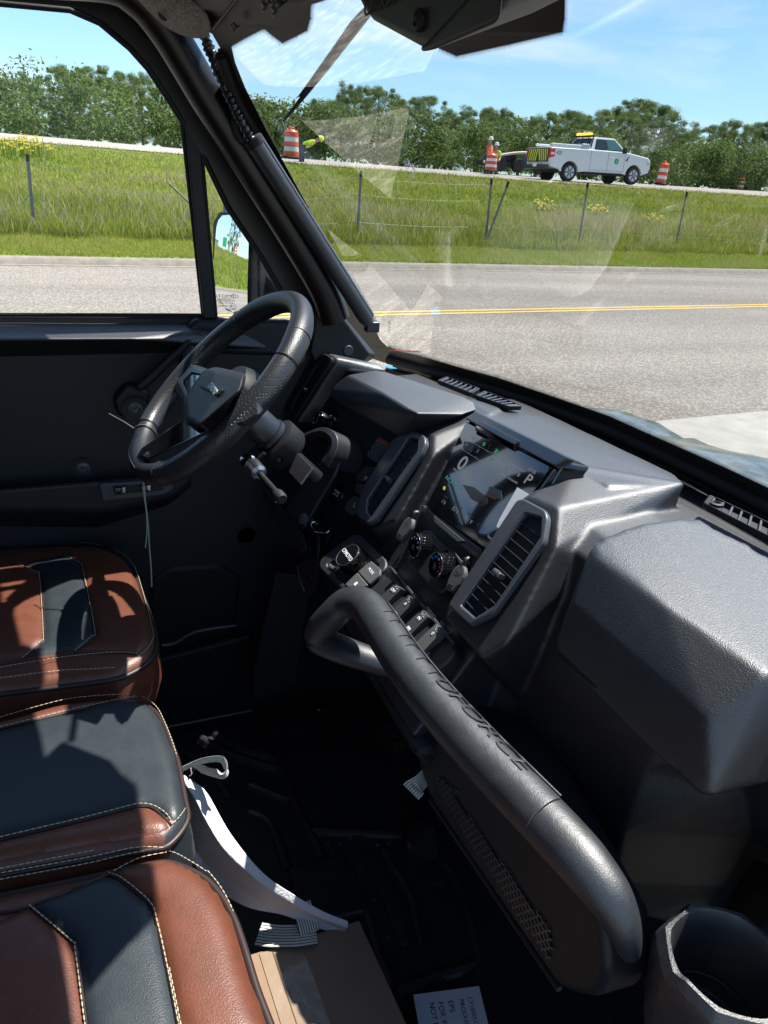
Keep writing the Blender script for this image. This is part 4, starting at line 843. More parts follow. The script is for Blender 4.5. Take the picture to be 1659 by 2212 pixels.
# ---- wiper motor cover
cov = part('wiper_motor_cover')
cx = .235
CP = [(745, -60), (765, -5), (781, 26), (800, 52), (829, 66), (868, 90), (900, 108), (922, 112), (936, 107), (1040, 52), (1078, 20), (1100, -60)]
hull('cover', [at(p, x=cx) for p in CP]+[at(p, x=cx)+Vector((.085, .01, .035)) for p in CP], M_cover, cov, .010, 4)
hull('cover_step', [at(r2(*p), x=cx-.004) for p in ((150, 222), (205, 222), (440, 95), (470, 100), (500, 95), (520, -60), (410, -60), (415, 70))]+[at(r2(*p), x=cx+.05) for p in ((150, 215), (440, 95), (500, 95), (520, -60))], M_cover, cov, .006)
lathe('screw', [(.007, 0), (.007, .003), (.004, .004), (.003, .001), (.001, .001)], at((908, 44), x=cx-.001), (-1, 0, 0), M_ink_shade, cov, n=18)
cn = Vector((-1, 0, 0)); o = at((786, 20), x=cx-.0012); text('emblem', 'CFMOTO', o, at((822, 3), x=cx)-at((786, 20), x=cx), cn, .0175, M_ink_shade, cov, ext_=.0003, align='LEFT', xs=1.15)
# ---- wiper outside the glass
wip = part('wiper'); w = [WS((790, 32), -.03), WS((742, 96), -.03), WS((690, 165), -.03), WS((650, 216), -.025), WS((617, 256), -.02)]
dw = (w[-1]-w[0]).normalized(); nw = Vector((.7, 0, -.7)); sw_ = dw.cross(nw).normalized()
bm = sweep_bm(w, [(-.004, -.016), (.004, -.016), (.004, .016), (-.004, .016)], up=nw, radii=[1.1, 1, .9, .75, .45]); from_bm('blade', fixn(bm), M_dark, wip, bevel=.001)
M_foil = mat('crinkled clear film', (.36, .34, .28), .25, bump=[('noise', 120, .9, .006)], var=(90, 1, (.10, .09, .07)), stretch=(1, 1, 1)); 
wf = catmull(w, 8)[:23]
bm = sweep_bm([p-nw.normalized()*.004 for p in wf], [(-.003, -.021), (.001, -.010), (-.002, .0), (.002, .011), (-.003, .021)], up=nw, radii=list(np.linspace(1.05, .70, len(wf))), caps=False); from_bm('film_wrap', bm, M_foil, wip, smooth=20)
tube('wiper_arm', [w[0]-dw*.06, w[0]+dw*.06], .005, M_dark, wip, n=8)
# ---- bonnet seen through the glass, wrapped in film
hood = part('bonnet'); M_hood = mat('camouflage bonnet under film', (.055, .070, .072), .25, coat=.4, var=(16, 1, (.20, .20, .17)), bump=[('noise', 35, .6, .01)])
q = [Vector((.93, -.1, 1.27)), Vector((.93, 1.40, 1.25)), Vector((1.25, 1.40, 1.17))]
rows = []
for i, x in enumerate(np.linspace(.90, 1.42, 18)):
    dz = lambda y: 1.268-.035*(x-.9)/.45-.14*max(0, x-1.34+.25*max(0, y-1.0))/.08-.018*abs((y-.72)/.62)**4+.010*math.sin(y*16+x*9)
    rows.append([Vector((x+.02*math.sin(y*5), y, dz(y))) for y in np.linspace(.05, 1.40, 30)])
bm = grid_bm(rows); r_ = bmesh.ops.extrude_face_region(bm, geom=bm.faces[:]); bmesh.ops.translate(bm, verts=[v for v in r_['geom'] if isinstance(v, bmesh.types.BMVert)], vec=(0, 0, -.05)); from_bm('bonnet_skin', fixn(bm), M_hood, hood, smooth=50)
hull('nose', [Vector((x, y, z)) for x in (1.2, 1.44) for y in (.1, 1.35) for z in (.5, 1.05)], M_body, hood, .03)
# ---- floor and firewall
fl = part('floor')
hull('floor_pan', box_pts((.10, .75, .41), 1.6, 1.48, .06), M_floor, fl, .01)
hull('firewall', [Vector((.78, -.02, 1.20)), Vector((.78, 1.47, 1.20)), Vector((.84, -.02, 1.20)), Vector((.84, 1.47, 1.20)), Vector((.72, -.02, .42)), Vector((.72, 1.47, .42)), Vector((.84, -.02, .42)), Vector((.84, 1.47, .42))], M_floor, fl, .01)
def ridge(pts, w=.012, h=.010, nm='floor_rib', z=.442):
    P_ = [at(p, z=z) for p in pts]; P_ = catmull(P_, 4)
    from_bm(nm, fixn(sweep_bm(P_, [(0, -w), (h*.7, -w*.6), (h, 0), (h*.7, w*.6), (0, w)], up=(0, 0, 1))), M_floor, fl, smooth=30)
for rp in ([r8(340, 1000), r8(600, 1012), r8(850, 1022)], [r8(0, 560), r8(140, 620), r8(250, 850), r8(400, 1150)], [r8(0, 750), r8(220, 840)], [r8(0, 900), r8(110, 960), r8(210, 1220)],
           [r8(500, 1150), r8(590, 1330), r8(680, 1560), r8(700, 1640), r8(790, 1880)], [r8(1040, 900), r8(1065, 1000), r8(1062, 1160), r8(1150, 1290), r8(1240, 1600), r8(1270, 1740), r8(1220, 1850)], [r8(810, 1880), r8(1020, 1810), r8(1250, 1740)],
           [r8(740, 1110), r8(820, 1250), r8(900, 1400), r8(950, 1640)], [r6(900, 1130), r6(1060, 1250), r6(1180, 1400)], [r6(980, 1060), r6(1170, 1170), r6(1420, 1250)], [r6(1040, 1010), r6(1180, 1120), r6(1400, 1200)]): ridge(rp)
hull('raised_pad', ext([at(r8(*p), z=.44) for p in ((210, 1240), (500, 1160), (640, 1480), (300, 1560))], (0, 0, .02)), M_floor, fl, .008)
hull('foot_rest_rib', ext([at(r8(*p), z=.44) for p in ((640, 1150), (700, 1150), (840, 1420), (885, 1640), (835, 1660), (780, 1440))], (0, 0, .012)), M_floor, fl, .004)
hull('tunnel_block', [at(r8(*p), z=.44) for p in ((810, 1130), (880, 1200), (1060, 1160), (1050, 1000), (900, 980))]+[at(r8(*p), z=.50) for p in ((880, 950), (1000, 940), (1020, 960), (930, 1010), (870, 1080))], M_floor, fl, .012)
for p in ((605, 1075), (1035, 1250), (1030, 1865)): lathe('floor_bolt', [(.022, 0), (.020, .006), (.012, .005), (.011, .009), (.001, .010)], at(r8(*p), z=.44), (0, 0, 1), M_floor, fl, n=20)
for p in ((400, 1025), (470, 1022), (555, 1040), (675, 1035), (430, 1075), (495, 1070), (705, 1080), (768, 1068), (825, 1052), (460, 1130), (610, 1215), (690, 1385), (765, 1590), (1165, 1775), (1100, 1805), (1225, 1745), (120, 1095), (150, 1165)):
    lathe('floor_stud', [(.0045, 0), (.002, .006), (.0005, .006)], at(r8(*p), z=.442), (0, 0, 1), M_satin, fl, n=10)
# footrest wedge and pedals
hull('foot_rest', [at(p, z=.50) for p in (r8(100, 400), r8(445, 310), r8(460, 430), r8(110, 458))]+[at(p, z=.46) for p in (r8(100, 420), r8(450, 330), r8(465, 445), r8(112, 470))], M_door, fl, .003)
hull('kick_plate', ext([at(p, y=1.30) for p in (r6(1410, 240), r6(1600, 260), r6(1510, 815), r6(1295, 910), r6(1300, 730), r6(1360, 540))], (0, .012, 0)), M_door, fl, .004)
for k, (u, v) in enumerate(((840, 410), (780, 470), (880, 470), (825, 525))): tube('pedal_slot', catmull([at(r8(u-12, v-22), x=.52), at(r8(u+12, v-22), x=.52), at(r8(u+14, v+20), x=.52), at(r8(u-10, v+24), x=.52)], 4, closed=True), .0022, M_zinc, fl, n=6, closed=True)
plate('accelerator_pedal', [at(r8(*p), x=.525) for p in ((760, 400), (870, 370), (960, 450), (900, 560), (800, 580), (745, 490))], (-.9, -.2, .3), .006, M_dark, fl, bevel=.002, r=.01)
# ================================================================== DASHBOARD
OV = .030                                   # the vent pods stand this far proud of the centre face
NF, ND = PF.n, PD.n
RIGHT = Vector((0, -1, 0))
dash = part('dashboard')
def prism_y(name, prof, y0, y1, m, parent, bevel=.012, seg=4): return hull(name, [Vector((x, y, z)) for y in (y0, y1) for x, z in prof], m, parent, bevel, seg)
def loft(name, secs, m, parent, bevel=.012, seg=4):
    bm = grid_bm(secs, close=True); bm.faces.new(bm.verts[:len(secs[0])][::-1]); bm.faces.new(bm.verts[-len(secs[0]):]); return from_bm(name, fixn(bm), m, parent, bevel=bevel, seg=seg, smooth=40)
def pf(y): return (.86-.26*(y-.7)**2)
def sec_(y, prof): return [Vector((min(x, pf(y)) if x > .7 else x, y, z)) for x, z in prof]
basep = [(.87, 1.285), (.80, 1.305), (.70, 1.318), (.60, 1.312), (.565, 1.29), (.57, 1.22), (.62, 1.13), (.67, 1.04), (.69, .95), (.70, .85), (.74, .80), (.80, .95)]
base = [(.87, 1.285), (.80, 1.305), (.70, 1.318), (.60, 1.312), (.565, 1.29), (.545, 1.22), (.525, 1.13), (.505, 1.04), (.49, .98), (.52, .90), (.64, .82), (.80, .95)]
dbase = [(.87, 1.285), (.80, 1.305), (.70, 1.32), (.60, 1.315), (.575, 1.29), (.56, 1.2), (.53, 1.1), (.56, 1.02), (.66, 1.0), (.72, 1.1)]
T_ = 1.345
baseq = [(.87, 1.285), (.80, 1.305), (.70, 1.318), (.60, 1.312), (.565, 1.29), (.548, 1.22), (.535, 1.13), (.525, 1.04), (.535, .95), (.60, .86), (.74, .80), (.80, .95)]
L1 = [sec_(y, basep) for y in (-.06, .1, .3, .37)]+[sec_(y, baseq) for y in (.43, .55, .66)]+[sec_(y, base) for y in (.72, .85, .97)]; L2 = [sec_(y, dbase) for y in (.96, 1.2, 1.3, 1.45)]
rear_ = [[Vector((pf(y)+dx, y, z)) for dx, z in ((-.10, 1.308), (-.05, 1.302), (.0, 1.292), (.055, 1.285), (.055, 1.26), (-.1, 1.26))] for y in np.linspace(-.06, 1.48, 22)]
deck = [Vector(v) for v in ((.66, .72, T_), (.64, 1.16, T_), (.78, .70, T_-.001), (.815, .755, T_-.010), (.80, 1.19, T_-.014), (.64, .70, 1.20), (.80, .745, 1.27), (.62, 1.19, 1.2), (.81, 1.22, 1.26), (.63, .70, 1.1), (.63, 1.15, 1.1))]
def pod(front, back, off=OV-.002): return [PF(p, off) for p in front]+[Vector(b) for b in back]
podR = pod([r5(366, 650), r5(420, 632), r5(566, 696), r5(552, 900), r5(295, 1400), r5(165, 1482), r5(-26, 1262), r5(-10, 1190)],
    [(.66, .80, T_+.002), (.78, .70, T_+.002), (.76, .69, 1.27), (.59, .645, 1.27), (.57, .655, 1.12), (.55, .67, 1.02), (.56, .79, 1.03), (.62, .80, 1.2)])
podM = pod([r4(696, 552), r4(770, 488), r4(868, 526), r4(866, 622), r4(694, 926), r4(580, 972), r4(509, 922), r4(535, 830)],
    [(.66, 1.05, T_+.003), (.66, 1.165, T_+.003), (.72, 1.10, T_), (.60, 1.15, 1.1), (.54, 1.03, 1.02), (.54, 1.13, 1.02), (.62, 1.04, 1.2)])
facep = [Vector((.65*z-.271+.012, y, z)) for z in (1.325, .985) for y in (.70, 1.20)]+[Vector((.66, y, z)) for z in (1.325, .93) for y in (.70, 1.18)]
pv = [rA(850, 38), rA(918, 78), rA(905, 120), rA(600, 590), rA(566, 595), rA(512, 540), rA(548, 440), rA(745, 120), rA(770, 90)]
cv = sum((PD(p, .027) for p in pv), Vector())/len(pv)
podL = [PD(p, .027)+(PD(p, .027)-cv)*.05 for p in pv]+[PD(p, .028)+Vector((.08, -.01, -.02)) for p in pv]+[at(r4(400, 136), z=1.352), at(r4(620, 188), z=1.354), at(r4(650, 215), z=1.345), at(r4(430, 262), z=1.31)]
soft('dash_body', [deck, podR, podM, facep, podL], M_dash, dash, .0035, 8, lofts=[L1, L2, rear_])
hull('centre_skirt', [Vector(v) for v in ((.372, .665, .985), (.372, 1.17, .985), (.46, .70, .86), (.46, 1.10, .88), (.60, .70, .80), (.60, 1.12, .85), (.60, .67, 1.0), (.60, 1.17, 1.0))], M_door, dash, .012)
# ---- driver fascia on its own plane
fp = [(722, 790), (800, 800), (905, 905), (880, 960), (860, 1010), (812, 1130), (790, 1170), (735, 1200), (690, 1215), (655, 1160), (612, 1120), (640, 960), (648, 900)]
hull('driver_fascia', [PD(p, 0) for p in fp]+[PD(p, 0)+Vector((.10, -.01, -.02)) for p in fp], M_door, dash, .008)
# ---- vents
def scan(poly2, w):
    xs = []
    for (x0, y0), (x1, y1) in zip(poly2, poly2[1:]+poly2[:1]):
        if (y0-w)*(y1-w) < 0: xs.append(x0+(x1-x0)*(w-y0)/(y1-y0))
    return (min(xs), max(xs)) if len(xs) >= 2 else None
def vent(label, outer, inner, plane, off, n_sl, tabw=.5, m=M_satin, th=.011):
    v = part('air_vent', label); n = plane.n; ex = (Vector((0, -1, 0))-n*n.dot(Vector((0, -1, 0)))).normalized(); ey = n.cross(ex); o = plane(inner[0], off)
    P_ = [plane(p, off) for p in outer]; I_ = [plane(p, off) for p in inner]; c = sum(I_, Vector())/len(I_)
    plate('vent_frame', P_, n, th, m, v, holes=[I_], bevel=.0028, r=.006, hr=.003, res=3)
    plate('vent_shade_sheet', [p+(p-c)*.05 for p in I_], n, .0015, M_ink_shade, v, bevel=.0003, r=.002, base=-.034+.036)  # flat black sheet paints the shade deep inside the vent
    hull('cavity_wall', box_pts(c-n*.03, .01, .01, .002), M_ink_shade, v, 0) if False else None
    i2 = [((p-o).dot(ex), (p-o).dot(ey)) for p in I_]; ws_ = [q[1] for q in i2]; lo, hi = min(ws_), max(ws_)
    for k in range(n_sl):
        w = lo+(hi-lo)*(k+.6)/(n_sl+.2); s = scan(i2, w)
        if not s or s[1]-s[0] < .006: continue
        a, b = o+ex*s[0]+ey*w+n*.0055, o+ex*s[1]+ey*w+n*.0055; hull('slat', [q+n*dn+ey*de for q in (a, b) for dn, de in ((-.003, .0012), (-.003, -.0012), (.0025, .0012), (.0025, -.0004))], M_door, v, .0006, 2)
    w = lo+(hi-lo)*tabw; s = scan(i2, w); cm = o+ex*((s[0]+s[1])/2)+ey*w+n*.010
    R3 = Matrix((ex, ey, n)).transposed(); hull('vent_tab', box_pts(cm, .017, .008, .012, R3)+box_pts(cm+n*.006, .013, .005, .004, R3), m, v, .002)
    return v
vent('largest air vent of the dashboard, right of the touchscreen', [r5(372, 668), r5(408, 660), r5(520, 720), r5(534, 760), r5(515, 885), r5(245, 1262), r5(130, 1320), r5(14, 1212)],
     [r5(415, 738), r5(500, 762), r5(494, 862), r5(258, 1215), r5(158, 1278), r5(82, 1214)], PF, OV, 12, .42)
vent('air vent between the gear buttons and the touchscreen', [r4(775, 503), r4(848, 540), r4(852, 575), r4(832, 620), r4(612, 940), r4(582, 955), r4(522, 912), r4(545, 800), r4(690, 560)],
     [r4(770, 545), r4(815, 555), r4(812, 610), r4(625, 875), r4(593, 922), r4(572, 890), r4(578, 830), r4(725, 612)], PF, OV, 12, .45)
vl = vent('small dark air vent beside the driver door', pv, [rA(848, 92), rA(862, 118), rA(850, 150), rA(615, 512), rA(596, 528), rA(580, 505), rA(600, 440), rA(790, 140)], PD, .03, 10, .42, m=M_dark)
# ---- storage lid in front of the driver
ld = part('instrument_lid', 'dusty faceted storage lid in front of the driver')
top = [(r4(460, 238), 1.356), (r4(585, 215), 1.366), (r4(640, 222), 1.366), (r4(1018, 343), 1.358), (r4(1062, 365), 1.354), (r4(1075, 400), 1.348), (r4(1000, 425), 1.345), (r4(790, 420), 1.352), (r4(640, 330), 1.358)]
lp3 = [at(p, z=z) for p, z in top]+[PD(p, .048) for p in (r4(372, 308), r4(385, 345), r4(470, 400), r4(700, 530), r4(745, 530), r4(790, 490))]+[at(r4(1080, 410), z=1.31), at(r4(640, 235), z=1.32), at(r4(1050, 440), z=1.315), at(r4(880, 470), z=1.31), at(r4(800, 500), z=1.305)]
hull('lid', lp3, M_dash, ld, .005, 4)
hull('lid_latch', [PD(p, o_) for p, o_ in ((r4(500, 330), .048), (r4(585, 365), .048), (r4(545, 415), .046), (r4(480, 378), .045), (r4(500, 330), .0), (r4(585, 365), .0), (r4(545, 415), .0), (r4(480, 378), .0))], M_dark, ld, .003)
# ---- glove box lid
gb2 = part('glove_box_lid', 'large dusty glove box lid with a sunlit top')
def X_(p, x): return at(p, x=x)
G_top = [at(p, z=z) for p, z in ((r5(735, 885), 1.332), (r5(800, 835), 1.338), (r5(1000, 765), 1.345), (r5(1185, 738), 1.345), (r5(1300, 748), 1.342), (r5(1659, 935), 1.335), (r5(1850, 1050), 1.33), (r5(760, 950), 1.328), (r5(1100, 1180), 1.330), (r5(1659, 1560), 1.325), (r5(1800, 1640), 1.31))]
G_mid = [X_(r5(632, 1195), .497), X_(r5(800, 1350), .497), X_(r5(1335, 1798), .497), at(r5(1400, 1800), z=1.272), at(r5(1700, 1640), z=1.272)]
G_bot = [X_(r5(548, 1395), .486), X_(r5(552, 1480), .490), X_(r9(980, 330), .486), X_(r9(1290, 632), .486), at(r9(1350, 640), z=1.217), at(r9(1690, 560), z=1.217)]
G_back = [Vector((.60, .60, 1.20)), Vector((.60, .35, 1.20)), Vector((.74, .30, 1.24))]
soft('lid', [G_top+G_mid+G_bot+G_back], M_dash, gb2, .0045, 7)
hull('lid_lower_lip', [X_(p, .4855) for p in (r5(560, 1470), r5(700, 1590), r5(765, 1640), r5(765, 1625), r5(720, 1585), r5(560, 1440))]+[X_(p, .51) for p in (r5(560, 1470), r5(765, 1640))], M_dark, gb2, .002)
# ---- defroster grilles
def grille(pix, z, n, label, nl=9):
    g = part('defrost_grille', label); P_ = [at(p, z=z) for p in pix]; c = sum(P_, Vector())/len(P_)
    plate('grille_frame', P_, (0, 0, 1), .009, M_dark, g, holes=[[p*1 for p in [c+(q-c)*.86 for q in P_]]], bevel=.002, r=.006, hr=.004)
    plate('grille_shadow', [c+(q-c)*.88 for q in P_], (0, 0, 1), .002, M_ink_shade, g, bevel=.0005, r=.004)
    a, b, c2, d = P_[0], P_[1], P_[2], P_[3]
    for k in range(nl):
        u = (k+.7)/(nl+.4); p, q = a+(b-a)*u, d+(c2-d)*u; p, q = p+(q-p)*.1, p+(q-p)*.9; t = (b-a).normalized()
        hull('slat', [v+t*s+Vector((0, 0, h)) for v in (p, q) for s, h in ((-.0018, .002), (.0018, .002), (-.0018, .0085), (.0018, .0085))], M_satin, g, .0005, 1)
grille([r4(930, 262), r4(1090, 320), r4(1050, 345), r4(885, 280)], 1.345, 8, 'defroster grille behind the instrument lid, driver side half', 7)
grille([r4(1110, 330), r4(1290, 405), r4(1215, 405), r4(1062, 352)], 1.345, 8, 'defroster grille behind the touchscreen', 7)
grille([r5(1345, 650), r5(1760, 850), r5(1760, 930), r5(1312, 695)], 1.330, 10, 'defroster grille at the right picture edge above the glove box', 8)
lathe('grille_screw', [(.009, 0), (.009, .004), (.005, .005), (.004, .002), (.001, .002)], at(r5(1390, 682), z=1.338), (0, 0, 1), M_ink_shade, dash, n=18)
hull('sun_sensor', [at(r4(1035, 335), z=1.352), at(r4(1058, 335), z=1.352), at(r4(1058, 318), z=1.36), at(r4(1035, 318), z=1.36), at(r4(1046, 345), z=1.345)], M_dark, dash, .003)
plate('blue_sticker', [at(r4(*p), z=1.3385) for p in ((628, 192), (668, 196), (700, 208), (660, 206))], (0, 0, 1), .0006, mat('blue film', (.02, .30, .50), .3), dash, bevel=.0001)
# ---- touchscreen
ts = part('touchscreen')
SC = [rC(425, 235), rC(1290, 690), rC(650, 1530), rC(35, 1075)]      # TL TR BR BL
S3 = [PF(p, .012) for p in (rC(425, 225), rC(1300, 690), (1062, 1196), rC(32, 1080))]
cS = sum(S3, Vector())/4
hull('screen_housing', [p+(p-cS)*.035 for p in S3]+[p-NF*.016+(p-cS)*.03 for p in S3], M_gloss, ts, .005, 3)
hull('screen_mount', [S3[0]+(cS-S3[0])*.3+Vector((.01, 0, .03)), S3[1]+Vector((.012, -.006, .008)), S3[1]+Vector((.06, -.012, -.0)), S3[0]+Vector((.06, 0, .0)), S3[1]+Vector((.03, -.012, -.045)), S3[0]+Vector((.03, 0, -.04)), S3[2]+Vector((.05, 0, .03)), S3[3]+Vector((.05, 0, .03))], M_gloss, ts, .006)
scr = plate('screen', [p+(cS-p)*.012 for p in S3], NF, .001, mat('screen glass', (.004, .005, .007), .035, spec=.9, coat=1), ts, bevel=.0003, r=.007, base=.0012)
tb = [PF(p, .012) for p in (rC(430, 192), rC(1370, 690), rC(1290, 690), rC(425, 215))]
hull('top_visor', [S3[0]+Vector((-.004, .002, .006)), S3[1]+Vector((-.004, -.005, .006)), S3[0]+Vector((.016, .002, .018)), S3[1]+Vector((.018, -.008, .017)), S3[0]+Vector((.03, .002, .012)), S3[1]+Vector((.035, -.008, .010)), S3[0]+Vector((.01, .002, -.004)), S3[1]+Vector((.01, -.005, -.004))], M_gloss, ts, .003)
hull('visor_clip', [S3[0]+(S3[1]-S3[0])*u+Vector(v) for u in (.16, .64) for v in ((-.008, 0, .009), (-.006, 0, -.004), (.002, 0, .014), (.004, 0, .0))], M_gloss, ts, .002)
NS = NF; so = .0148
def E_(nm, c, e): return mat(nm, tuple(v*.12 for v in c), .4, emit=(c, e*.95))
M_sw = E_('screen white', (.62, .68, .72), .10); M_sg = E_('screen green', (.05, .65, .25), .18); M_sc = E_('screen cyan', (.15, .60, .68), .16); M_sy = E_('screen yellow', (.8, .8, .05), .25); M_sr = E_('screen red', (.55, .05, .03), .06); M_sb = E_('screen dim', (.20, .26, .30), .03)
def stx(s, u, v, size, m=M_sw, nm='screen_text', **k): return text(nm, s, PF(rC(u, v), so), RIGHT, NS, size, m, ts, ext_=.00005, **k)
stx('0', 380, 650, .034, bold=.0006, xs=1.25); stx('P', 1052, 815, .022, bold=.0004, xs=1.2); stx('MPH', 308, 715, .0052, xs=1.3); stx('NORMAL', 290, 850, .0095, M_sc, xs=1.45); stx('03:00', 1095, 725, .0078)
for s, u, v in (('0', 425, 455), ('2', 537, 520), ('4', 672, 602), ('6', 820, 690), ('8', 955, 765)): stx(s, u, v, .008, xs=1.4)
for s, u, v in (('1 h', 190, 1040), ('0.7 h', 310, 1125), ('14.1 V', 437, 1220)): stx(s, u, v, .0095, M_sw)
for s, u, v in (('ODO', 212, 990), ('Engine Hours', 335, 1075), ('Voltage', 458, 1170)): stx(s, u, v, .0052, M_sb)
stx('0', 542, 1275, .008, M_sb); stx('Apple CarPlay', 690, 1428, .0052, M_sw); stx('x', 730, 518, .014, M_sg, bold=.0006); stx('o', 605, 445, .012, M_sg, bold=.0004); stx('D', 575, 420, .012, M_sr); stx('!', 655, 475, .012, M_sr)
stx('88%', 490, 385, .005)
def sline(a, b, w=.0003, m=M_sw): tube('screen_scale', [PF(rC(*a), so), PF(rC(*b), so)], w, m, ts, n=4)
sline((405, 390), (1010, 725)); sline((380, 505), (930, 850)); sline((405, 390), (380, 505), .0002)
for k in range(9):
    u = k/8; sline((405+605*u, 390+335*u), (402+605*u, 400+335*u), .0005); sline((380+550*u, 505+345*u), (383+550*u, 493+345*u), .0005)
def spoly(nm, pts, m, b=so-.0006): return plate(nm, [PF(rC(*p), b) for p in pts], NS, .0003, m, ts, bevel=.00005, r=.001)
spoly('scale_segment', [(395, 420), (510, 440), (475, 535), (385, 500)], mat('screen pale blue', (.02, .04, .05), .3)); spoly('battery_bar', [(828, 772), (945, 838), (942, 862), (826, 795)], mat('screen grey', (.08, .09, .10), .4))
spoly('fuel_icon', [(190, 880), (210, 885), (205, 920), (182, 912)], M_sy); spoly('screen_terrain', [(385, 865), (500, 890), (640, 1000), (590, 1075), (470, 1010)], mat('screen terrain', (.012, .011, .004), .2))
spoly('vehicle_picture', [(625, 940), (700, 960), (735, 1000), (720, 1020), (640, 985)], mat('screen dull red', (.07, .008, .006), .3)); spoly('vehicle_picture', [(660, 880), (780, 925), (790, 1030), (735, 1000), (640, 940)], mat('screen cab', (.02, .025, .028), .3)); spoly('vehicle_picture', [(600, 990), (640, 1000), (640, 1060), (570, 1090), (545, 1060)], M_ink_shade)
spoly('app_icon', [(705, 1380), (745, 1385), (735, 1418), (695, 1410)], M_sb)
st = plate('paper_sticker', [PF(rC(*p), so) for p in ((950, 895), (1080, 975), (800, 1330), (735, 1300), (770, 1215))], NS, .0008, M_paper, ts, bevel=.0001, r=.001, base=.001)
text('sticker_number', '2024010210', PF(rC(985, 1110), so+.0022), PF(rC(1030, 1050), 0)-PF(rC(940, 1180), 0), NS, .0052, M_ink_shade, ts, ext_=.00005)
hull('lower_trim', [PF(p, .006) for p in (rB(590, 215), rB(650, 215), rB(1240, 690), rB(1230, 760), rB(1050, 640), rB(960, 640), rB(720, 420), rB(700, 350), rB(590, 250))], M_dash, ts, .003) if False else plate('lower_trim', [PF(p, .0) for p in (rB(580, 210), rB(1250, 715), rB(1180, 830), rB(1050, 720), rB(990, 690), rB(720, 470), rB(690, 420), rB(560, 300))], NF, .012, M_dash, ts, bevel=.004, r=.006, base=.0)
plate('lower_trim_inlay', [PF(p, .0) for p in (rB(715, 345), rB(1060, 630), rB(985, 645), rB(720, 420))], NF, .003, M_satin, ts, bevel=.0008, r=.003, base=.0118)
# ---- rotary climate knobs, sockets
KN = Vector((-.97, 0, .22)).normalized(); KPL = Plane(KN, KN.dot(PF(rB(520, 700), .03)))
kp = part('climate_panel'); kc = PF(rB(640, 800), .006)
plate('panel_plate', [PF(p, .0) for p in (rB(540, 500), rB(640, 485), rB(700, 560), rB(860, 700), rB(985, 830), rB(975, 900), rB(830, 1150), rB(760, 1195), rB(700, 1170), rB(440, 900), rB(390, 860), rB(400, 760))], NF, .008, M_dash, kp, bevel=.003, r=.01, base=.0)
plate('ribbed_inlay', [PF(p, .0) for p in (rB(680, 560), rB(860, 710), rB(780, 750), rB(690, 660), rB(655, 650))], NF, .0025, mat('ribbed grey', (.03, .032, .035), .5, bump=('wave', 220, .9, .001)), kp, bevel=.0006, base=.0078)
hull('panel_rim', [PF(p, .0) for p in (rB(870, 700), rB(985, 830), rB(975, 905), rB(945, 880), rB(930, 840), rB(855, 730))]+[PF(p, .014) for p in (rB(872, 705), rB(980, 830), rB(970, 900), rB(945, 875))], M_satin, kp, .002)
def knob(fc, r, h, ax, label, kind):
    k = part('control_knob', label); n = 60; prof = [(r*.92, -h), (r, -h*.85), (r, -h*.12), (r*.99, -.0015), (r*.93, 0)]
    bm = bmesh.new(); ex, ey, a = basis(ax, (0, -1, 0)); rings = []
    for ri, (rr, hh) in enumerate(prof): rings.append([bm.verts.new(fc+a*hh+(ex*math.cos(t)+ey*math.sin(t))*(rr*(.955 if (j % 2 and ri in (1, 2)) else 1))) for j, t in enumerate(2*math.pi*np.arange(n)/n)])
    for A, B in zip(rings, rings[1:]):
        for j in range(n): bm.faces.new((A[j], A[(j+1) % n], B[(j+1) % n], B[j]))
    bm.faces.new(rings[0][::-1]); bm.faces.new(rings[-1]); from_bm('knob_body', fixn(bm), M_gloss, k, smooth=25)
    tube('chrome_ring', [fc+(ex*math.cos(t)+ey*math.sin(t))*r*.95 for t in np.linspace(0, 2*math.pi, 41)[:-1]], .0007, M_chrome if kind != 'm' else M_satin, k, n=6, closed=True)
    lathe('knob_face', [(r*.90, 0), (r*.88, .0006), (.001, .0006)], fc, a, M_gloss, k, n=40)
    cols = {'t': [(2.7, 'b'), (2.15, 'b'), (1.7, 'b'), (1.2, 'w'), (.7, 'r'), (.25, 'r'), (-.3, 'r')], 'f': [(2.6, 'w'), (2.0, 'w'), (1.4, 'w'), (.8, 'w'), (.2, 'w')], 'm': []}[kind]
    cm = {'b': mat('blue print', (.02, .25, .75), .4), 'r': mat('red print bright', (.75, .03, .06), .4), 'w': M_white}
    for t, c in cols: lathe('knob_mark', [(.0021, 0), (.0019, .0004), (.001, .0004)], fc+(ex*math.cos(t)+ey*math.sin(t))*r*.66+a*.0006, a, cm[c], k, n=10)
    if kind != 'm': text('knob_icon', 'h' if kind == 't' else 'x', fc+a*.0009-ey*r*.1, ex, a, r*.75, M_grey, k, ext_=.00005)
    else: text('emblem', 'CFMOTO', fc+a*.0009, ex, a, r*.42, M_white, k, ext_=.00005, bold=.0002)
    return k
knob(KPL(rB(432, 640)), .0205, .030, KN, 'left climate knob with white fan dots', 'f'); knob(KPL(rB(668, 860)), .0205, .030, KN, 'right climate knob with blue and red temperature dots', 't')
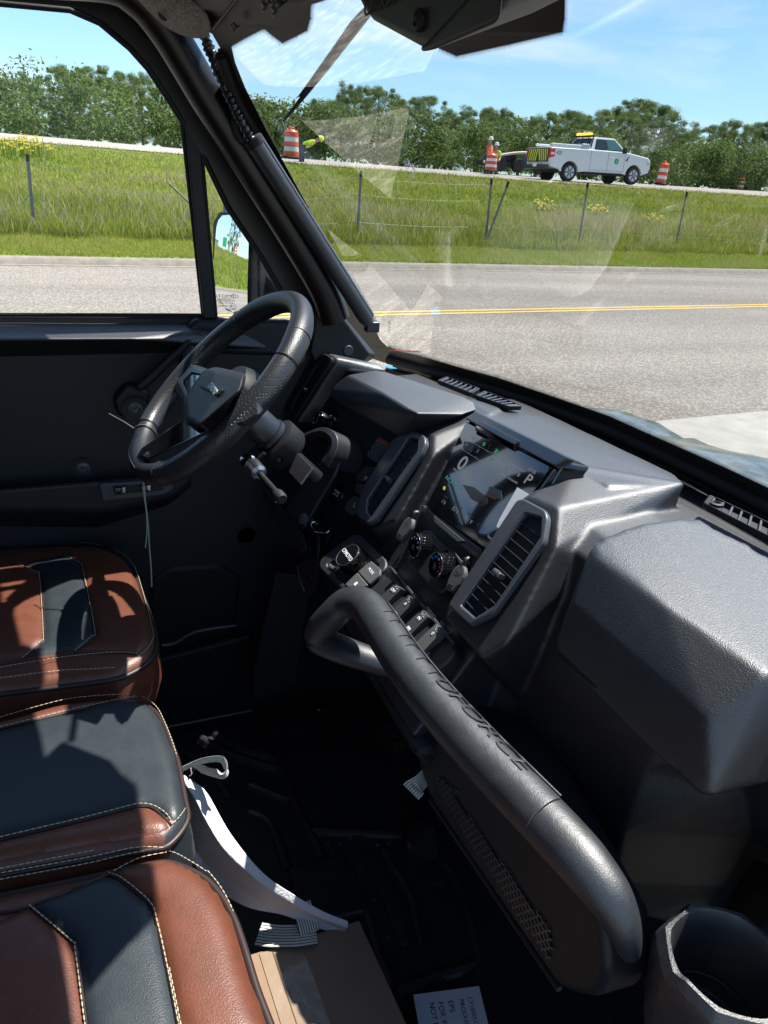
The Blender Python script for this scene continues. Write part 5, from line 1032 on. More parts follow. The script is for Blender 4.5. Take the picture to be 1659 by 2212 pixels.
def cap(c, top, label, s):
    k = part('socket_cap', label); n = NF; o = PF(c, .004); tl = (PF(top, .004)-o); u = tl.normalized(); w = n.cross(u); L_ = .030
    pts = [o+w*(.0165*math.cos(t))+u*(.0165*math.sin(t)) for t in np.linspace(0, math.pi, 9)]+[o-w*.0155-u*.014, o-w*.010-u*.030, o+w*.010-u*.030, o+w*.0155-u*.014]
    hull('cap', pts+[p+n*.010+(o-p)*.08 for p in pts], mat('soft grey rubber', (.075, .080, .082), .6, bump=('noise', 500, .4, .0008)), k, .003)
    tube('cap_hinge', catmull([o+u*.015+n*.002, o+u*.024+n*.008, o+u*.028+n*.003, o+u*.022], 5), .004, M_dash, k, n=10)
    for j in range(3): hull('grip_rib', box_pts(o-u*(.019+.004*j)+n*.0105, .012, .0012, .0012, Matrix((w, u, n)).transposed()), M_dash, k, .0003, 1)
    text('cap_mark', s, o+n*.0102, -w, n, .0105, M_ink_shade, k, ext_=.0001)
cap(rB(390, 440), rB(440, 360), 'grey rubber socket cap left of the climate knobs', 'Y'); cap(rB(960, 980), rB(1010, 890), 'grey rubber socket cap marked 12V below the right vent', '12V')
# ---- drive-mode and rocker panel
MN = Vector((-.60, 0, .80)); PM = Plane(MN, MN.normalized().dot(PF((835, 1262), .012))*MN.length)
MX, MY = Vector((0, -1, 0)), PM.n.cross(Vector((0, -1, 0)))
mp_ = part('switch_console')
plate('console_frame', [PM(p, 0) for p in ((770, 1162), (784, 1162), (838, 1215), (984, 1386), (987, 1405), (975, 1425), (935, 1456), (742, 1284), (692, 1228), (698, 1210))], PM.n, .030, M_dash, mp_, bevel=.004, r=.012, base=-.028)
plate('mode_well', [PM(p, 0) for p in ((770, 1174), (828, 1226), (826, 1236), (752, 1274), (706, 1228), (712, 1212))], PM.n, .002, M_ink_shade, mp_, bevel=.0005, r=.006, base=.0015)
plate('mode_frame', [PM(p, 0) for p in ((768, 1160), (786, 1162), (842, 1218), (838, 1238), (750, 1286), (694, 1232), (696, 1214))], PM.n, .008, M_dash, mp_, holes=[[PM(p, 0) for p in ((772, 1178), (826, 1228), (750, 1270), (710, 1226))]], bevel=.003, r=.012, hr=.006, base=.001)
plate('rocker_well', [PM(p, 0) for p in ((842, 1248), (962, 1382), (922, 1440), (790, 1300))], PM.n, .002, M_ink_shade, mp_, bevel=.0005, r=.004, base=.0015)
hull('console_ridge', [PM(p, o_) for p in ((838, 1224), (846, 1224), (984, 1388), (978, 1396)) for o_ in (0, .010)], M_dash, mp_, .002)
knob(PM(rA(1015, 1700), .030), .0245, .028, PM.n, 'large round drive mode knob with a maker emblem', 'm')
M_btn = mat('soft grey button', (.085, .088, .090), .5)
def btn(nm, pix, m=M_btn, off=.006, th=.006, plane=PM, bv=.0015, r=.003): return plate(nm, [plane(p, off) for p in pix], plane.n, th, m, mp_ if plane is PM else drv, bevel=bv, r=r)
b = btn('mode_button', (rA(1225, 1765), rA(1305, 1835), rA(1300, 1880), rA(1210, 1960), rA(1115, 1855))); text('button_text', 'MODE', PM(rA(1210, 1835), .0125), MX, PM.n, .0075, M_white, b)
b = btn('winch_button', (rA(1110, 1860), rA(1200, 1965), rA(1090, 2030), rA(1010, 1960))); text('button_text', 'a', PM(rA(1090, 1935), .0125), MX, PM.n, .014, M_white, b, bold=.0005)
btn('blank_button', (rA(880, 1780), rA(940, 1830), rA(920, 1850), rA(870, 1810)))
rk = [(215, 1200, 'O F F'), (350, 1350, 'A'), (500, 1512, 'IN'), (652, 1680, '0')]
for k, (u, v, s) in enumerate(rk):
    c = PM(rB(u, v), .004); r_ = part('rocker_switch', ('rocker switch marked OFF', 'second rocker switch with a white symbol', 'third rocker switch marked IN', 'rocker switch marked O nearest the grab bar end')[k])
    w, n = .0125, PM.n
    def Q(a, b_, h): return c+MX*a+MY*b_+n*h
    hull('rocker_key', [Q(sx*w, .020, 0) for sx in (-1, 1)]+[Q(sx*w*.86, .017, .012) for sx in (-1, 1)]+[Q(sx*w*.9, -.004, .010) for sx in (-1, 1)]+[Q(sx*w, -.034, .005) for sx in (-1, 1)]+[Q(sx*w, -.036, 0) for sx in (-1, 1)], M_btn if k == 3 else mat('dark rocker', (.05, .052, .055), .42), r_, .002)
    hull('rocker_bezel', [Q(a*.0155, b_, h) for a in (-1, 1) for b_, h in ((.026, 0), (.026, .006), (.021, .006), (.021, 0))], M_gloss, r_, .001)
    text('rocker_mark', s.replace(' ', ''), Q(.001, .004, .0118), MX, n, .0075, M_white, r_)
    if k in (1, 2): text('rocker_symbol', 'm', Q(0, -.017, .0082), MX, (n+MY*.12), .012, M_white, r_, bold=.0003)
    for (a, b_) in ((-.004, .014), (.0, .013), (.004, .0145), (-.002, .0108), (.003, .0105), (.006, .011)): lathe('dimple', [(.0008, 0), (.0007, .0004), (.0001, .0004)], Q(a, b_, .0120), n, M_white, r_, n=6)
# ---- driver side controls on the fascia
drv = part('driver_controls')
lathe('start_button', [(.0225, 0), (.0225, .006), (.019, .009), (.0165, .0095), (.016, .0075), (.001, .0075)], PD(rA(935, 1190), .0), ND, M_gloss, drv, n=36)
ex_ = (Vector((0, -1, 0))-ND*ND.dot(Vector((0, -1, 0)))).normalized()
for s, dv in (('START', .003), ('STOP', -.004)): text('button_text', s, PD(rA(925, 1188), .0082)+ND.cross(ex_)*dv, ex_, ND, .0065, M_white, drv)
for s, pts, tx in (('P', ((1175, 975), (1290, 975), (1235, 1095), (1195, 1110), (1105, 1090), (1120, 1040)), (1165, 1068)), ('N', ((1255, 985), (1330, 985), (1300, 1085), (1240, 1105), (1210, 1090)), (1240, 1045)), ('H', ((1110, 1100), (1200, 1120), (1230, 1150), (1145, 1215), (1095, 1180)), (1160, 1165)), ('L', ((1095, 1205), (1145, 1250), (1120, 1350), (1075, 1378), (1010, 1330), (1020, 1280)), (1075, 1290)), ('R', ((1290, 880), (1345, 885), (1350, 980), (1300, 980)), (1325, 925))):
    b = plate('gear_button', [PD(rA(*p), .0) for p in pts], ND, .008, M_btn if s in 'HL' else M_satin, drv, bevel=.002, r=.004); text('gear_letter', s, PD(rA(*tx), .0084), ex_, ND, .014, M_white, b)
wl = plate('warning_sticker', [PD(rA(*p), .0) for p in ((1278, 722), (1364, 768), (1355, 800), (1345, 850), (1270, 950), (1180, 888), (1195, 840))], ND, .0006, mat('dim grey sticker', (.045, .055, .065), .5), drv, bevel=.0001)
plate('sticker_header', [PD(rA(*p), .0) for p in ((1278, 724), (1364, 770), (1352, 798), (1268, 750))], ND, .0004, M_red, wl, bevel=.0001, base=.0006)
for k in range(8): text('sticker_line', 'KEEP HANDS INSIDE VEHICLE'[:20-(k % 3)*3], PD(rA(1300-k*11, 778+k*17), .0008), ex_, ND, .0036, M_grey, wl)
kb = PD(rA(768, 575), .026); lathe('lamp_knob', [(.0165, -.024), (.0165, -.004), (.0145, 0), (.0135, -.002), (.001, -.002)], kb, ND, M_gloss, drv, n=40)
lathe('lamp_knob_ring', [(.017, -.014), (.0178, -.012), (.0178, -.004), (.017, -.002)], kb, ND, M_zinc, drv, n=40); hull('lamp_knob_grip', box_pts(kb+ND*.0, .004, .022, .004, Matrix((ex_, ND.cross(ex_), ND)).transposed()), M_satin, drv, .001)
lathe('lamp_dial', [(.026, 0), (.026, .002), (.001, .002)], PD(rA(860, 575), .0), ND, M_gloss, drv, n=36)
for k, s in enumerate('oiD'): text('lamp_icon', s, PD(rA(875+k*6, 545+k*28), .0024), ex_, ND, .008, M_grey, drv)
# ---- surround of the steering column and knee panel
kn = part('column_surround')
lip = [rA(596, 748), rA(700, 712), rA(800, 684), rA(872, 700), rA(925, 760), rA(915, 850), rA(860, 950)]
bm = sweep_bm(catmull([PD(p, .085+.006*min(i, 3)) for i, p in enumerate(lip)], 6), [(-.055, -.006), (.008, -.010), (.012, .0), (.008, .010), (-.055, .012)], up=ND, radii=list(np.linspace(.55, 1.35, 37))); from_bm('surround_lip', fixn(bm), M_dash, kn, bevel=.003, smooth=40)
hull('surround_cheek', [PD(p, .095) for p in (rA(905, 760), rA(985, 735), rA(980, 880), rA(925, 1035), rA(760, 1280), rA(650, 1500), rA(482, 1335), rA(735, 955), rA(850, 870))]+[PD(p, .0) for p in (rA(1040, 740), rA(950, 1060), rA(790, 1320), rA(700, 1520), rA(520, 1390))], M_door, kn, .010, 4)
hull('knee_panel', [PD(p, .07) for p in (rA(318, 1120), rA(480, 1340), rA(640, 1500), rA(690, 1650), rA(640, 1700), rA(560, 1610), rA(330, 1250), rA(305, 1180))]+[PD(p, -.02) for p in (rA(480, 1340), rA(700, 1640), rA(640, 1700), rA(330, 1250))], M_door, kn, .006)
lathe('panel_clip', [(.0105, 0), (.0105, .003), (.008, .0045), (.001, .0045)], PD(rA(655, 1400), .096), ND, M_satin, kn, n=24)
plate('opening_shade_sheet', [PD(p, .002) for p in (rA(560, 760), rA(800, 700), rA(900, 780), rA(740, 1000), rA(480, 1340), rA(320, 1120))], ND, .002, M_ink_shade, kn, bevel=.0005)  # black sheet whose colour stands in for shade behind the column
ig = part('ignition_bezel'); plate('bezel', [PD(p, .0) for p in (rA(790, 1352), rA(915, 1478), rA(905, 1530), rA(868, 1628), rA(770, 1540), rA(745, 1490))], ND, .012, M_dark, ig, bevel=.003, r=.006); lathe('key_barrel', [(.012, 0), (.012, .012), (.008, .014), (.001, .013)], PD(rA(810, 1475), .012), ND, M_zinc, ig, n=24)
# ================================================================== STEERING
SW = Vector((.188, 1.101, 1.401)); TH = math.radians(45.1); WN = Vector((-math.cos(TH), 0, math.sin(TH))); WU = Vector((0, 1, 0)); WW = Vector((math.sin(TH), 0, math.cos(TH)))
PW = Plane(WN, WN.dot(SW))
sw = part('steering_wheel', 'leather steering wheel with perforated grips and flat lower spoke'); RM = .1775
def wp(a, r=RM, h=0): 
    f = 1-.045*max(0, -math.sin(a)-.72)/.28
    return SW+(WU*math.cos(a)+WW*math.sin(a))*r*f+WN*h
rs = [(.0175*math.cos(t)*1.0, .0165*math.sin(t)) for t in np.linspace(0, 2*math.pi, 21)[:-1]]
AN = np.linspace(0, 2*math.pi, 121)[:-1]
rr_ = [1+.10*(math.exp(-((math.degrees(a) % 360-50)/14)**2)+math.exp(-((math.degrees(a) % 360-130)/14)**2)) for a in AN]
from_bm('rim', fixn(sweep_bm([wp(a) for a in AN], rs, closed=True, up=WN, radii=rr_)), M_wheel, sw, smooth=60)
M_perf = mat('perforated leather', (.024, .026, .029), .36, spec=.6)
def perf():
    nt = M_perf.node_tree; N = nt.nodes; L = nt.links; b = N['Principled BSDF']; tc = N.new('ShaderNodeTexCoord'); v = N.new('ShaderNodeTexVoronoi'); v.inputs['Scale'].default_value = 230; v.inputs['Randomness'].default_value = .12
    r = N.new('ShaderNodeMapRange'); r.inputs[1].default_value = .16; r.inputs[2].default_value = .28; L.new(tc.outputs['Object'], v.inputs[0]); L.new(v.outputs['Distance'], r.inputs[0])
    bp = N.new('ShaderNodeBump'); bp.inputs['Distance'].default_value = .002; bp.inputs['Strength'].default_value = .9; L.new(r.outputs[0], bp.inputs['Height']); L.new(bp.outputs[0], b.inputs['Normal'])
    m = N.new('ShaderNodeMixRGB'); m.inputs[1].default_value = (.004, .004, .004, 1); m.inputs[2].default_value = (.026, .028, .031, 1); L.new(r.outputs[0], m.inputs[0]); L.new(m.outputs[0], b.inputs['Base Color'])
perf()
for a0, a1 in ((-52, 34), (146, 232)):
    A2 = [math.radians(a0+(a1-a0)*k/30) for k in range(31)]; from_bm('perforated_grip', fixn(sweep_bm([wp(a) for a in A2], [(x*1.03, y*1.03) for x, y in rs], up=WN)), M_perf, sw, smooth=60)
for a0 in (-52, 34, 50, 130, 146, 232):
    a = math.radians(a0); d = (wp(a+.01)-wp(a-.01)).normalized(); p = wp(a); q = (p-SW).normalized(); tube('seam', [p+(q*math.cos(t)+WN*math.sin(t))*.0184 for t in np.linspace(0, 2*math.pi, 25)[:-1]], .0009, M_ink_shade, sw, n=5, closed=True)
# hub, spokes
hf = [r3(1105, 488), r3(1240, 520), r3(1225, 590), r3(1015, 770), r3(962, 735), r3(955, 640), r3(1045, 505)]
hub = hull('hub', [PW(p, .040) for p in hf]+[PW(p, .028)+(PW(p, .028)-PW(r3(1110, 630), .028))*.16 for p in hf]+[PW(p, -.012)+(PW(p, -.012)-PW(r3(1110, 630), -.012))*.10 for p in hf], M_dark, sw, .007, 5)
plate('emblem_plate', [PW(p, .0402) for p in (r3(1052, 536), r3(1146, 588), r3(1118, 622), r3(1024, 574))], WN, .004, M_dark, sw, bevel=.001, r=.003)
text('emblem', 'CFMOTO', PW(r3(1084, 580), .0446), RIGHT, WN, .0125, M_white, sw, xs=.88, bold=.0003)
hull('spoke', [PW(p, .012) for p in (r3(910, 548), r3(985, 478), r3(1120, 505), r3(1010, 640), r3(955, 650))]+[PW(p, -.006) for p in (r3(860, 560), r3(960, 440), r3(1120, 505), r3(1010, 640), r3(940, 640))], M_perf, sw, .004)
plate('spoke_trim', [PW(p, .013) for p in (r3(912, 548), r3(975, 480), r3(1085, 496), r3(1060, 520), r3(985, 505), r3(940, 550), r3(965, 610), r3(960, 640))], WN, .004, M_zinc, sw, bevel=.0012, r=.002)
plate('spoke_buttons', [PW(p, .013) for p in (r3(950, 552), r3(990, 512), r3(1042, 520), r3(975, 600), r3(962, 605))], WN, .003, M_gloss, sw, bevel=.001, r=.002)
hull('spoke', [PW(p, .006) for p in (r3(1235, 560), r3(1300, 600), r3(1330, 700), r3(1240, 760), r3(1110, 770))]+[PW(p, -.012) for p in (r3(1235, 560), r3(1330, 600), r3(1350, 700), r3(1250, 790), r3(1110, 790))], M_perf, sw, .005)
hull('lower_spoke', [PW(p, .019) for p in (r3(698, 926), r3(736, 950), r3(1055, 800), r3(1040, 780), r3(950, 740), r3(925, 745), r3(722, 884))]+[PW(p, .004) for p in (r3(698, 930), r3(736, 956), r3(1055, 806), r3(950, 735), r3(722, 880))], M_gloss, sw, .003)
plate('badge', [PW(p, .0192) for p in (r3(728, 902), r3(766, 908), r3(752, 930), r3(716, 922))], WN, .0016, M_chrome, sw, bevel=.0004); text('badge_text', 'U', PW(r3(741, 916), .0210), RIGHT, WN, .009, M_ink_shade, sw)
# column
clm = part('steering_column'); ax = -WN; o = SW
lathe('column_shroud', [(.052, .012), (.060, .03), (.056, .055), (.042, .07), (.030, .075)], o, ax, M_dark, clm, n=28)
lathe('shaft', [(.013, .06), (.013, .24)], o, ax, M_zinc, clm, n=20); lathe('housing', [(.024, .07), (.027, .08), (.027, .115), (.030, .117), (.030, .125), (.024, .127)], o, ax, M_zinc, clm, n=28)
lathe('collar', [(.034, .128), (.040, .132), (.040, .162), (.036, .168), (.022, .172)], o, ax, M_dark, clm, n=32)
for t in (0.4, 2.2, 4.0): 
    e1, e2, _ = basis(ax, (0, -1, 0)); lathe('collar_bolt', [(.006, 0), (.006, .005), (.001, .006)], o+ax*.148+(e1*math.cos(t)+e2*math.sin(t))*.038, e1*math.cos(t)+e2*math.sin(t), M_gloss, clm, n=14)
PC = Plane(WN, WN.dot(SW)-.13)
hull('tilt_bracket', ext([PC(p) for p in (rA(600, 850), rA(722, 975), rA(622, 1112), rA(528, 1010))], WN*-.004), mat('galvanised sheet', (.11, .11, .12), .4, .9, bump=('noise', 60, .3, .002)), clm, .001)
hull('tilt_bracket', ext([PC(p, .01) for p in (rA(125, 900), rA(250, 790), rA(330, 850), rA(200, 960))], WN*-.006), M_dark, clm, .002)
a, b = PC(rA(205, 930), .02), PC(rA(440, 1200), .0); d = (b-a).normalized()
lathe('strut_ball', [(.001, -.004), (.011, 0), (.013, .006), (.011, .012), (.001, .014)], a, (-.6, -.5, .6), M_chrome, clm, n=20); lathe('strut_end', [(.011, .008), (.0125, .012), (.0125, .040), (.008, .044)], a, d, M_metal, clm, n=20)
lathe('strut_rod', [(.0050, .04), (.0050, (b-a).length)], a, d, M_dark, clm, n=16); lathe('strut_boot', [(.007, -.006), (.009, .0), (.009, .012), (.007, .016)], b, d, M_rubber, clm, n=20)
# ================================================================== GRAB BAR, LOWER CONSOLE, CUP HOLDER
gr_ = part('grab_bar', 'padded grab bar embossed with large letters')
gp = [(rG(600, 505), 1.02), (rG(450, 480), 1.03), (rG(310, 435), 1.042), (rG(305, 355), 1.065), (rG(388, 262), 1.095), (rG(482, 185), 1.118), (rG(588, 196), 1.13), ((815, 1343), 1.132), ((867, 1424), 1.13), ((931, 1508), 1.128), ((1034, 1624), 1.126),
      ((1134, 1728), 1.124), ((1200, 1797), 1.122), ((1262, 1866), 1.118), ((1316, 1938), 1.108), ((1347, 2004), 1.088), ((1362, 2062), 1.055)]
gpp = [at(p, z=z) for p, z in gp]; gpp[0] = Vector((.44, gpp[2].y-.10, 1.02)); gpp[1] = gpp[2]+Vector((.05, -.055, -.004))
gpath = catmull(gpp, 8)
pr = np.interp(np.linspace(0, len(gpp)-1, len(gpath)), range(len(gpp)), [.68, .76, .84, .88, .90, .91, .93, .95, .96, .97, .97, .97, .97, .93, .80, .60, .32])
gsec = [(.0255*math.cos(t)*(1.0), .0285*math.sin(t)) for t in np.linspace(0, 2*math.pi, 25)[:-1]]
bar = from_bm('padded_tube', fixn(sweep_bm(gpath, gsec, up=(-.35, 0, .94), radii=list(pr))), M_foam, gr_, smooth=60)
UPB = Vector((-.35, 0, .94)).normalized()
ia, ib = 8*7-2, 8*12-2
body_ = gpath[ia:ib]; 
sweep = sweep_bm(body_, [(.0268*math.cos(t)+.0012, .0292*math.sin(t)) for t in np.linspace(-1.0, 1.0, 13)]+[(.012, .020), (.012, -.020)], up=UPB, radii=[.985]*len(body_)); from_bm('raised_grip_pad', fixn(sweep), M_foam, gr_, bevel=.0015, smooth=50)
for sgn in (-1,): tube('grip_edge', [p+UPB*.0150+(gpath[ia+1]-gpath[ia]).normalized().cross(UPB)*sgn*.0258 for p in body_[1:-1]], .0016, M_foam, gr_, n=8)
a, b = gpath[8*9-2], gpath[8*11+4]; bd_ = (b-a).normalized(); tn = (UPB*.80+bd_.cross(UPB).normalized()*(-.60)).normalized() if (bd_.cross(UPB)).x < 0 else (UPB*.80+bd_.cross(UPB).normalized()*.60).normalized()
tn2 = Vector((.35, 0, .94)).normalized(); M_emb = mat('debossed foam', (.0105, .0125, .016), .48)
def wrap_text(s, c, size, xs):
    me_o = text('embossed_text', s, (0, 0, 0), (1, 0, 0), (0, 0, 1), size, M_emb, gr_, ext_=.0002, xs=xs, shear=.25)
    me = me_o.data; bm = bmesh.new(); bm.from_mesh(me); bmesh.ops.subdivide_edges(bm, edges=[e for e in bm.edges if e.calc_length() > .006], cuts=3, use_grid_fill=True)
    side = bd_.cross(UPB).normalized(); R0 = .0300*.985
    for v in bm.verts:
        ang = -c[1]-(1 if c[1] > 0 else -1)*v.co.y/R0; p = c[0]+bd_*v.co.x
        v.co = p+UPB*(math.cos(ang)*(R0+.0003+v.co.z-.0008))+side*(-math.sin(ang)*(R0+.0022+v.co.z))
    bm.to_mesh(me); bm.free()
sgn_ = 1 if bd_.cross(UPB).x > 0 else -1
wrap_text('UFORCE', (a+(b-a)*.46, .55*sgn_), .022, 2.0)
for k in range(6):
    c = gpath[8*7+2+int(k*2.6)]; side = bd_.cross(UPB).normalized()*sgn_; w = .004+.0022*k
    tube('embossed_bracket', [c+UPB*(math.cos(t)*.0284)+side*math.sin(t)*.0304 for t in np.linspace(.35, .80, 5)]+[c+bd_*w+UPB*(math.cos(.8)*.0284)+side*math.sin(.8)*.0304]+[c+bd_*w*.3+UPB*(math.cos(.8)*.0284)+side*math.sin(.8)*.0304], .0007, M_emb, gr_, n=4)
# apron under the bar with a mesh insert
ap_ = part('lower_console')
AX = Plane((-1, 0, 0), -.405)
apo = [r8(885, 350), r8(900, 520), r8(950, 700), r8(1000, 830), r9(570, 1640), r9(640, 1665), r9(760, 1690), r9(820, 1560), r9(800, 1310), r9(690, 1090), r8(1040, 420), r8(960, 340)]
hull('apron', [AX(p) for p in apo]+[AX(p)+Vector((.16 if AX(p).y > .5 else .06, .0, -.01)) for p in apo], M_door, ap_, .010, 4)
mo = [r8(1035, 690), r8(1045, 800), r9(500, 1480), r9(535, 1420), r9(515, 1330), r9(0, 600), r8(1160, 790)]
plate('mesh_backing', [AX(p) for p in mo], AX.n, .002, M_ink_shade, ap_, bevel=.0003, r=.006, base=0)
bm = bmesh.new(); mo3 = [AX(p, .003) for p in mo]
import itertools
def inside(y, z):
    c = False
    for (a_, b_) in zip(mo3, mo3[1:]+mo3[:1]):
        if (a_.z > z) != (b_.z > z) and y < (b_.y-a_.y)*(z-a_.z)/(b_.z-a_.z)+a_.y: c = not c
    return c
ys = [p.y for p in mo3]; zs_ = [p.z for p in mo3]; S_ = .009
for i in range(int((max(ys)-min(ys))/S_)+2):
    for j in range(int((max(zs_)-min(zs_))/(S_*.87))+2):
        cy_, cz_ = min(ys)+(i+.5*(j % 2))*S_, min(zs_)+j*S_*.87
        if not inside(cy_, cz_): continue
        for k in range(3):
            t = math.pi/6+k*2*math.pi/3; p0 = Vector((mo3[0].x, cy_, cz_)); p1 = p0+Vector((0, math.cos(t), math.sin(t)))*S_*.56; w_ = Vector((0, -math.sin(t), math.cos(t)))*.0011
            f = [p0-w_, p0+w_, p1+w_, p1-w_]; v8 = [bm.verts.new(q) for q in f]+[bm.verts.new(q+Vector((.002, 0, 0))) for q in f]
            for F4 in ((0, 1, 2, 3), (0, 4, 5, 1), (2, 6, 7, 3)): bm.faces.new([v8[q] for q in F4])
from_bm('honeycomb_mesh', fixn(bm), M_satin, ap_, smooth=None)
tube('apron_edge', [AX(r8(1000, 830), .0), AX(r9(570, 1640), .0)], .004, M_door, ap_, n=8)
# cup holder
cu_ = part('cup_holder', 'open round cup holder with a sculpted lobed rim'); cc = Vector((.478, .246, 1.10)); CS = .857; ZU = Vector((0, 0, 1))
Rn = 64
def ring(r, z, lob=0, dz=0):
    out = []
    for k in range(Rn):
        t = 2*math.pi*k/Rn; sec8 = math.pi/4; po = math.cos(sec8/2)/math.cos(((t+.2) % sec8)-sec8/2); f = 1+(po-1)*lob*.75
        st = .5+.5*math.tanh(9*math.cos(2*(t-2.3))); out.append(cc+Vector((math.cos(t)*r*f, math.sin(t)*r*f, z-dz*st))*CS)
    return out
Rn = 96
rows = [ring(.040, -.115), ring(.0475, -.114), ring(.049, -.06), ring(.053, -.02, .2), ring(.0565, -.003, .3, .004), ring(.0585, .0, .4, .004), ring(.0645, .0, 1, .005), ring(.0705, -.010, 1, .007), ring(.0725, -.014, 1, .007), ring(.0725, -.030, 1, .004), ring(.066, -.10, .8), ring(.060, -.13, .5)]
bm = grid_bm(rows, close=True); bm.faces.new(bm.verts[:Rn][::-1]); bm.faces.new(bm.verts[-Rn:]); from_bm('holder', fixn(bm), M_dash, cu_, smooth=32)
tube('inner_ring', ring(.038, -.108), .002, M_dark, cu_, n=6, closed=True); tube('inner_ring', ring(.046, -.092), .0015, M_dark, cu_, n=6, closed=True)
hull('holder_base', [cc+Vector(v) for v in ((-.04, .03, -.03), (-.04, -.06, -.03), (.08, .05, -.02), (.09, -.08, -.02), (.08, .05, -.16), (.09, -.08, -.16), (-.03, .02, -.15), (-.03, -.06, -.15))]+[cc+Vector((.10, .03, .03)), cc+Vector((.12, -.05, .03))], M_door, cu_, .015) if False else hull('holder_base', [cc+Vector(v) for v in ((.062, .030, -.02), (.062, -.08, -.02), (.20, .03, -.0), (.20, -.09, -.0), (.20, .03, -.10), (.20, -.09, -.10), (.05, .03, -.10), (.05, -.07, -.10))], M_door, cu_, .012)
soft('rear_hump', [[Vector(v) for v in ((.66, .20, 1.00), (.66, .34, 1.01), (.70, .40, 1.02), (.76, .20, 1.08), (.76, .42, 1.08), (.66, .20, .86), (.66, .36, .86), (.78, .2, .86), (.78, .42, .86))]], M_dark, cu_, .006, 8)
# ================================================================== SEATS
def densify(P_, step=.012, rnd=0.0):
    P_ = fillet([Vector((p.x, p.y)) for p in P_], rnd, 6) if rnd else [Vector((p.x, p.y)) for p in P_]; out = []
    for a, b in zip(P_, P_[1:]+P_[:1]):
        k = max(1, int((b-a).length/step)); out += [a+(b-a)*i/k for i in range(k)]
    return out
class Cushion:
    def __init__(s, name, outline, z1, z0, r, mtop, label, rnd=.03, sink=.0, holder=None):
        s.o = densify(outline, .010, rnd); s.z1, s.z0, s.r = z1, z0, r; s.n = len(s.o); s.np = np.array([[p.x, p.y] for p in s.o]); s.sink = sink
        area = sum(a.x*b.y-b.x*a.y for a, b in zip(s.o, s.o[1:]+s.o[:1])); s.sg = 1 if area > 0 else -1
        s.part = holder or part(name, label)
        nr = []
        for i in range(s.n):
            d = (s.o[(i+2) % s.n]-s.o[i-2]).normalized(); nr.append(Vector((-d.y, d.x))*s.sg)
        def ring(ins, z): return [Vector((p.x+v.x*ins, p.y+v.y*ins, z)) for p, v in zip(s.o, nr)]
        rows = [ring(.02, z0-.03), ring(.004, z0), ring(-.006, z0+(z1-z0)*.35), ring(-.004, z0+(z1-z0)*.6), ring(.0, z1-r)]
        for t in (20, 40, 58, 74, 90): a = math.radians(t); rows.append(ring(r*(1-math.cos(a)), z1-r+r*math.sin(a)))
        bm = grid_bm(rows, close=True); top = bm.verts[-s.n:]; f = bm.faces.new(top); bm.faces.new(bm.verts[:s.n][::-1])
        fixn(bm)
        if isinstance(mtop, list):
            bm.normal_update()
            for f in bm.faces: f.material_index = 1 if f.normal.x > .30 and f.normal.z < .9 else 0
        s.main = from_bm('cushion', bm, mtop, s.part, smooth=50)
    def dist(s, x, y):
        a = s.np; b = np.roll(a, -1, 0); p = np.array([x, y]); ab = b-a; t = np.clip(((p-a)*ab).sum(1)/np.maximum((ab**2).sum(1), 1e-12), 0, 1); return float(np.sqrt((((a+ab*t[:, None])-p)**2).sum(1).min()))
    def inside(s, x, y):
        a = s.np; b = np.roll(a, -1, 0); c = (a[:, 1] > y) != (b[:, 1] > y); xi = a[:, 0]+(y-a[:, 1])*(b[:, 0]-a[:, 0])/np.where(b[:, 1] == a[:, 1], 1e-9, b[:, 1]-a[:, 1]); return bool((c & (x < xi)).sum() % 2)
    def snap(s, x, y):
        if s.inside(x, y): return x, y
        a = s.np; b = np.roll(a, -1, 0); p = np.array([x, y]); ab = b-a; t = np.clip(((p-a)*ab).sum(1)/np.maximum((ab**2).sum(1), 1e-12), 0, 1); q = a+ab*t[:, None]; q = q[((q-p)**2).sum(1).argmin()]; return float(q[0]), float(q[1])
    def h(s, x, y):
        d = s.dist(x, y); r = s.r
        return s.z1 if d >= r else s.z1-r+math.sqrt(max(r*r-(r-d)**2, 0))
    def on(s, p):   # sight line meets the cushion top
        q = at(p, z=s.z1)
        for _ in range(3): q = at(p, z=s.h(q.x, q.y))
        return q
    def panel(s, name, pix, m, puff=.004, lift=.0016, ext3=()):
        pts = [s.on(p) if not isinstance(p, Vector) else p for p in pix]; bm = bmesh.new(); f = bm.faces.new([bm.verts.new((p.x, p.y, 0)) for p in pts])
        for ax_ in (0, 1):
            lo = min(p[ax_] for p in pts); hi = max(p[ax_] for p in pts); k = lo
            while k < hi:
                n = Vector((1, 0, 0)) if ax_ == 0 else Vector((0, 1, 0)); bmesh.ops.bisect_plane(bm, geom=bm.verts[:]+bm.edges[:]+bm.faces[:], plane_co=n*k, plane_no=n); k += .0085
        e = [(Vector((a.x, a.y)), Vector((b.x, b.y))) for a, b in zip(pts, pts[1:]+pts[:1])]
        for v in bm.verts:
            q = Vector((v.co.x, v.co.y)); dm = 9
            for a, b in e:
                ab = b-a; t = min(max((q-a).dot(ab)/max(ab.length_squared, 1e-9), 0), 1); dm = min(dm, (a+ab*t-q).length)
            v.co.x, v.co.y = s.snap(v.co.x, v.co.y); q = Vector((v.co.x, v.co.y))
            v.co.z = s.h(q.x, q.y)+lift+puff*(1-math.exp(-dm/.009))-(.0028 if dm < 1e-4 else 0)
        return from_bm(name, bm, m, s.part, smooth=180)
    def seam(s, pix, off=.0035, m=None): 
        pts = [s.on(p) for p in pix]; return tube('seam', [p+Vector((0, 0, .0012)) for p in catmull(pts, 5)], .0016, m or M_rubber, s.part, n=6)
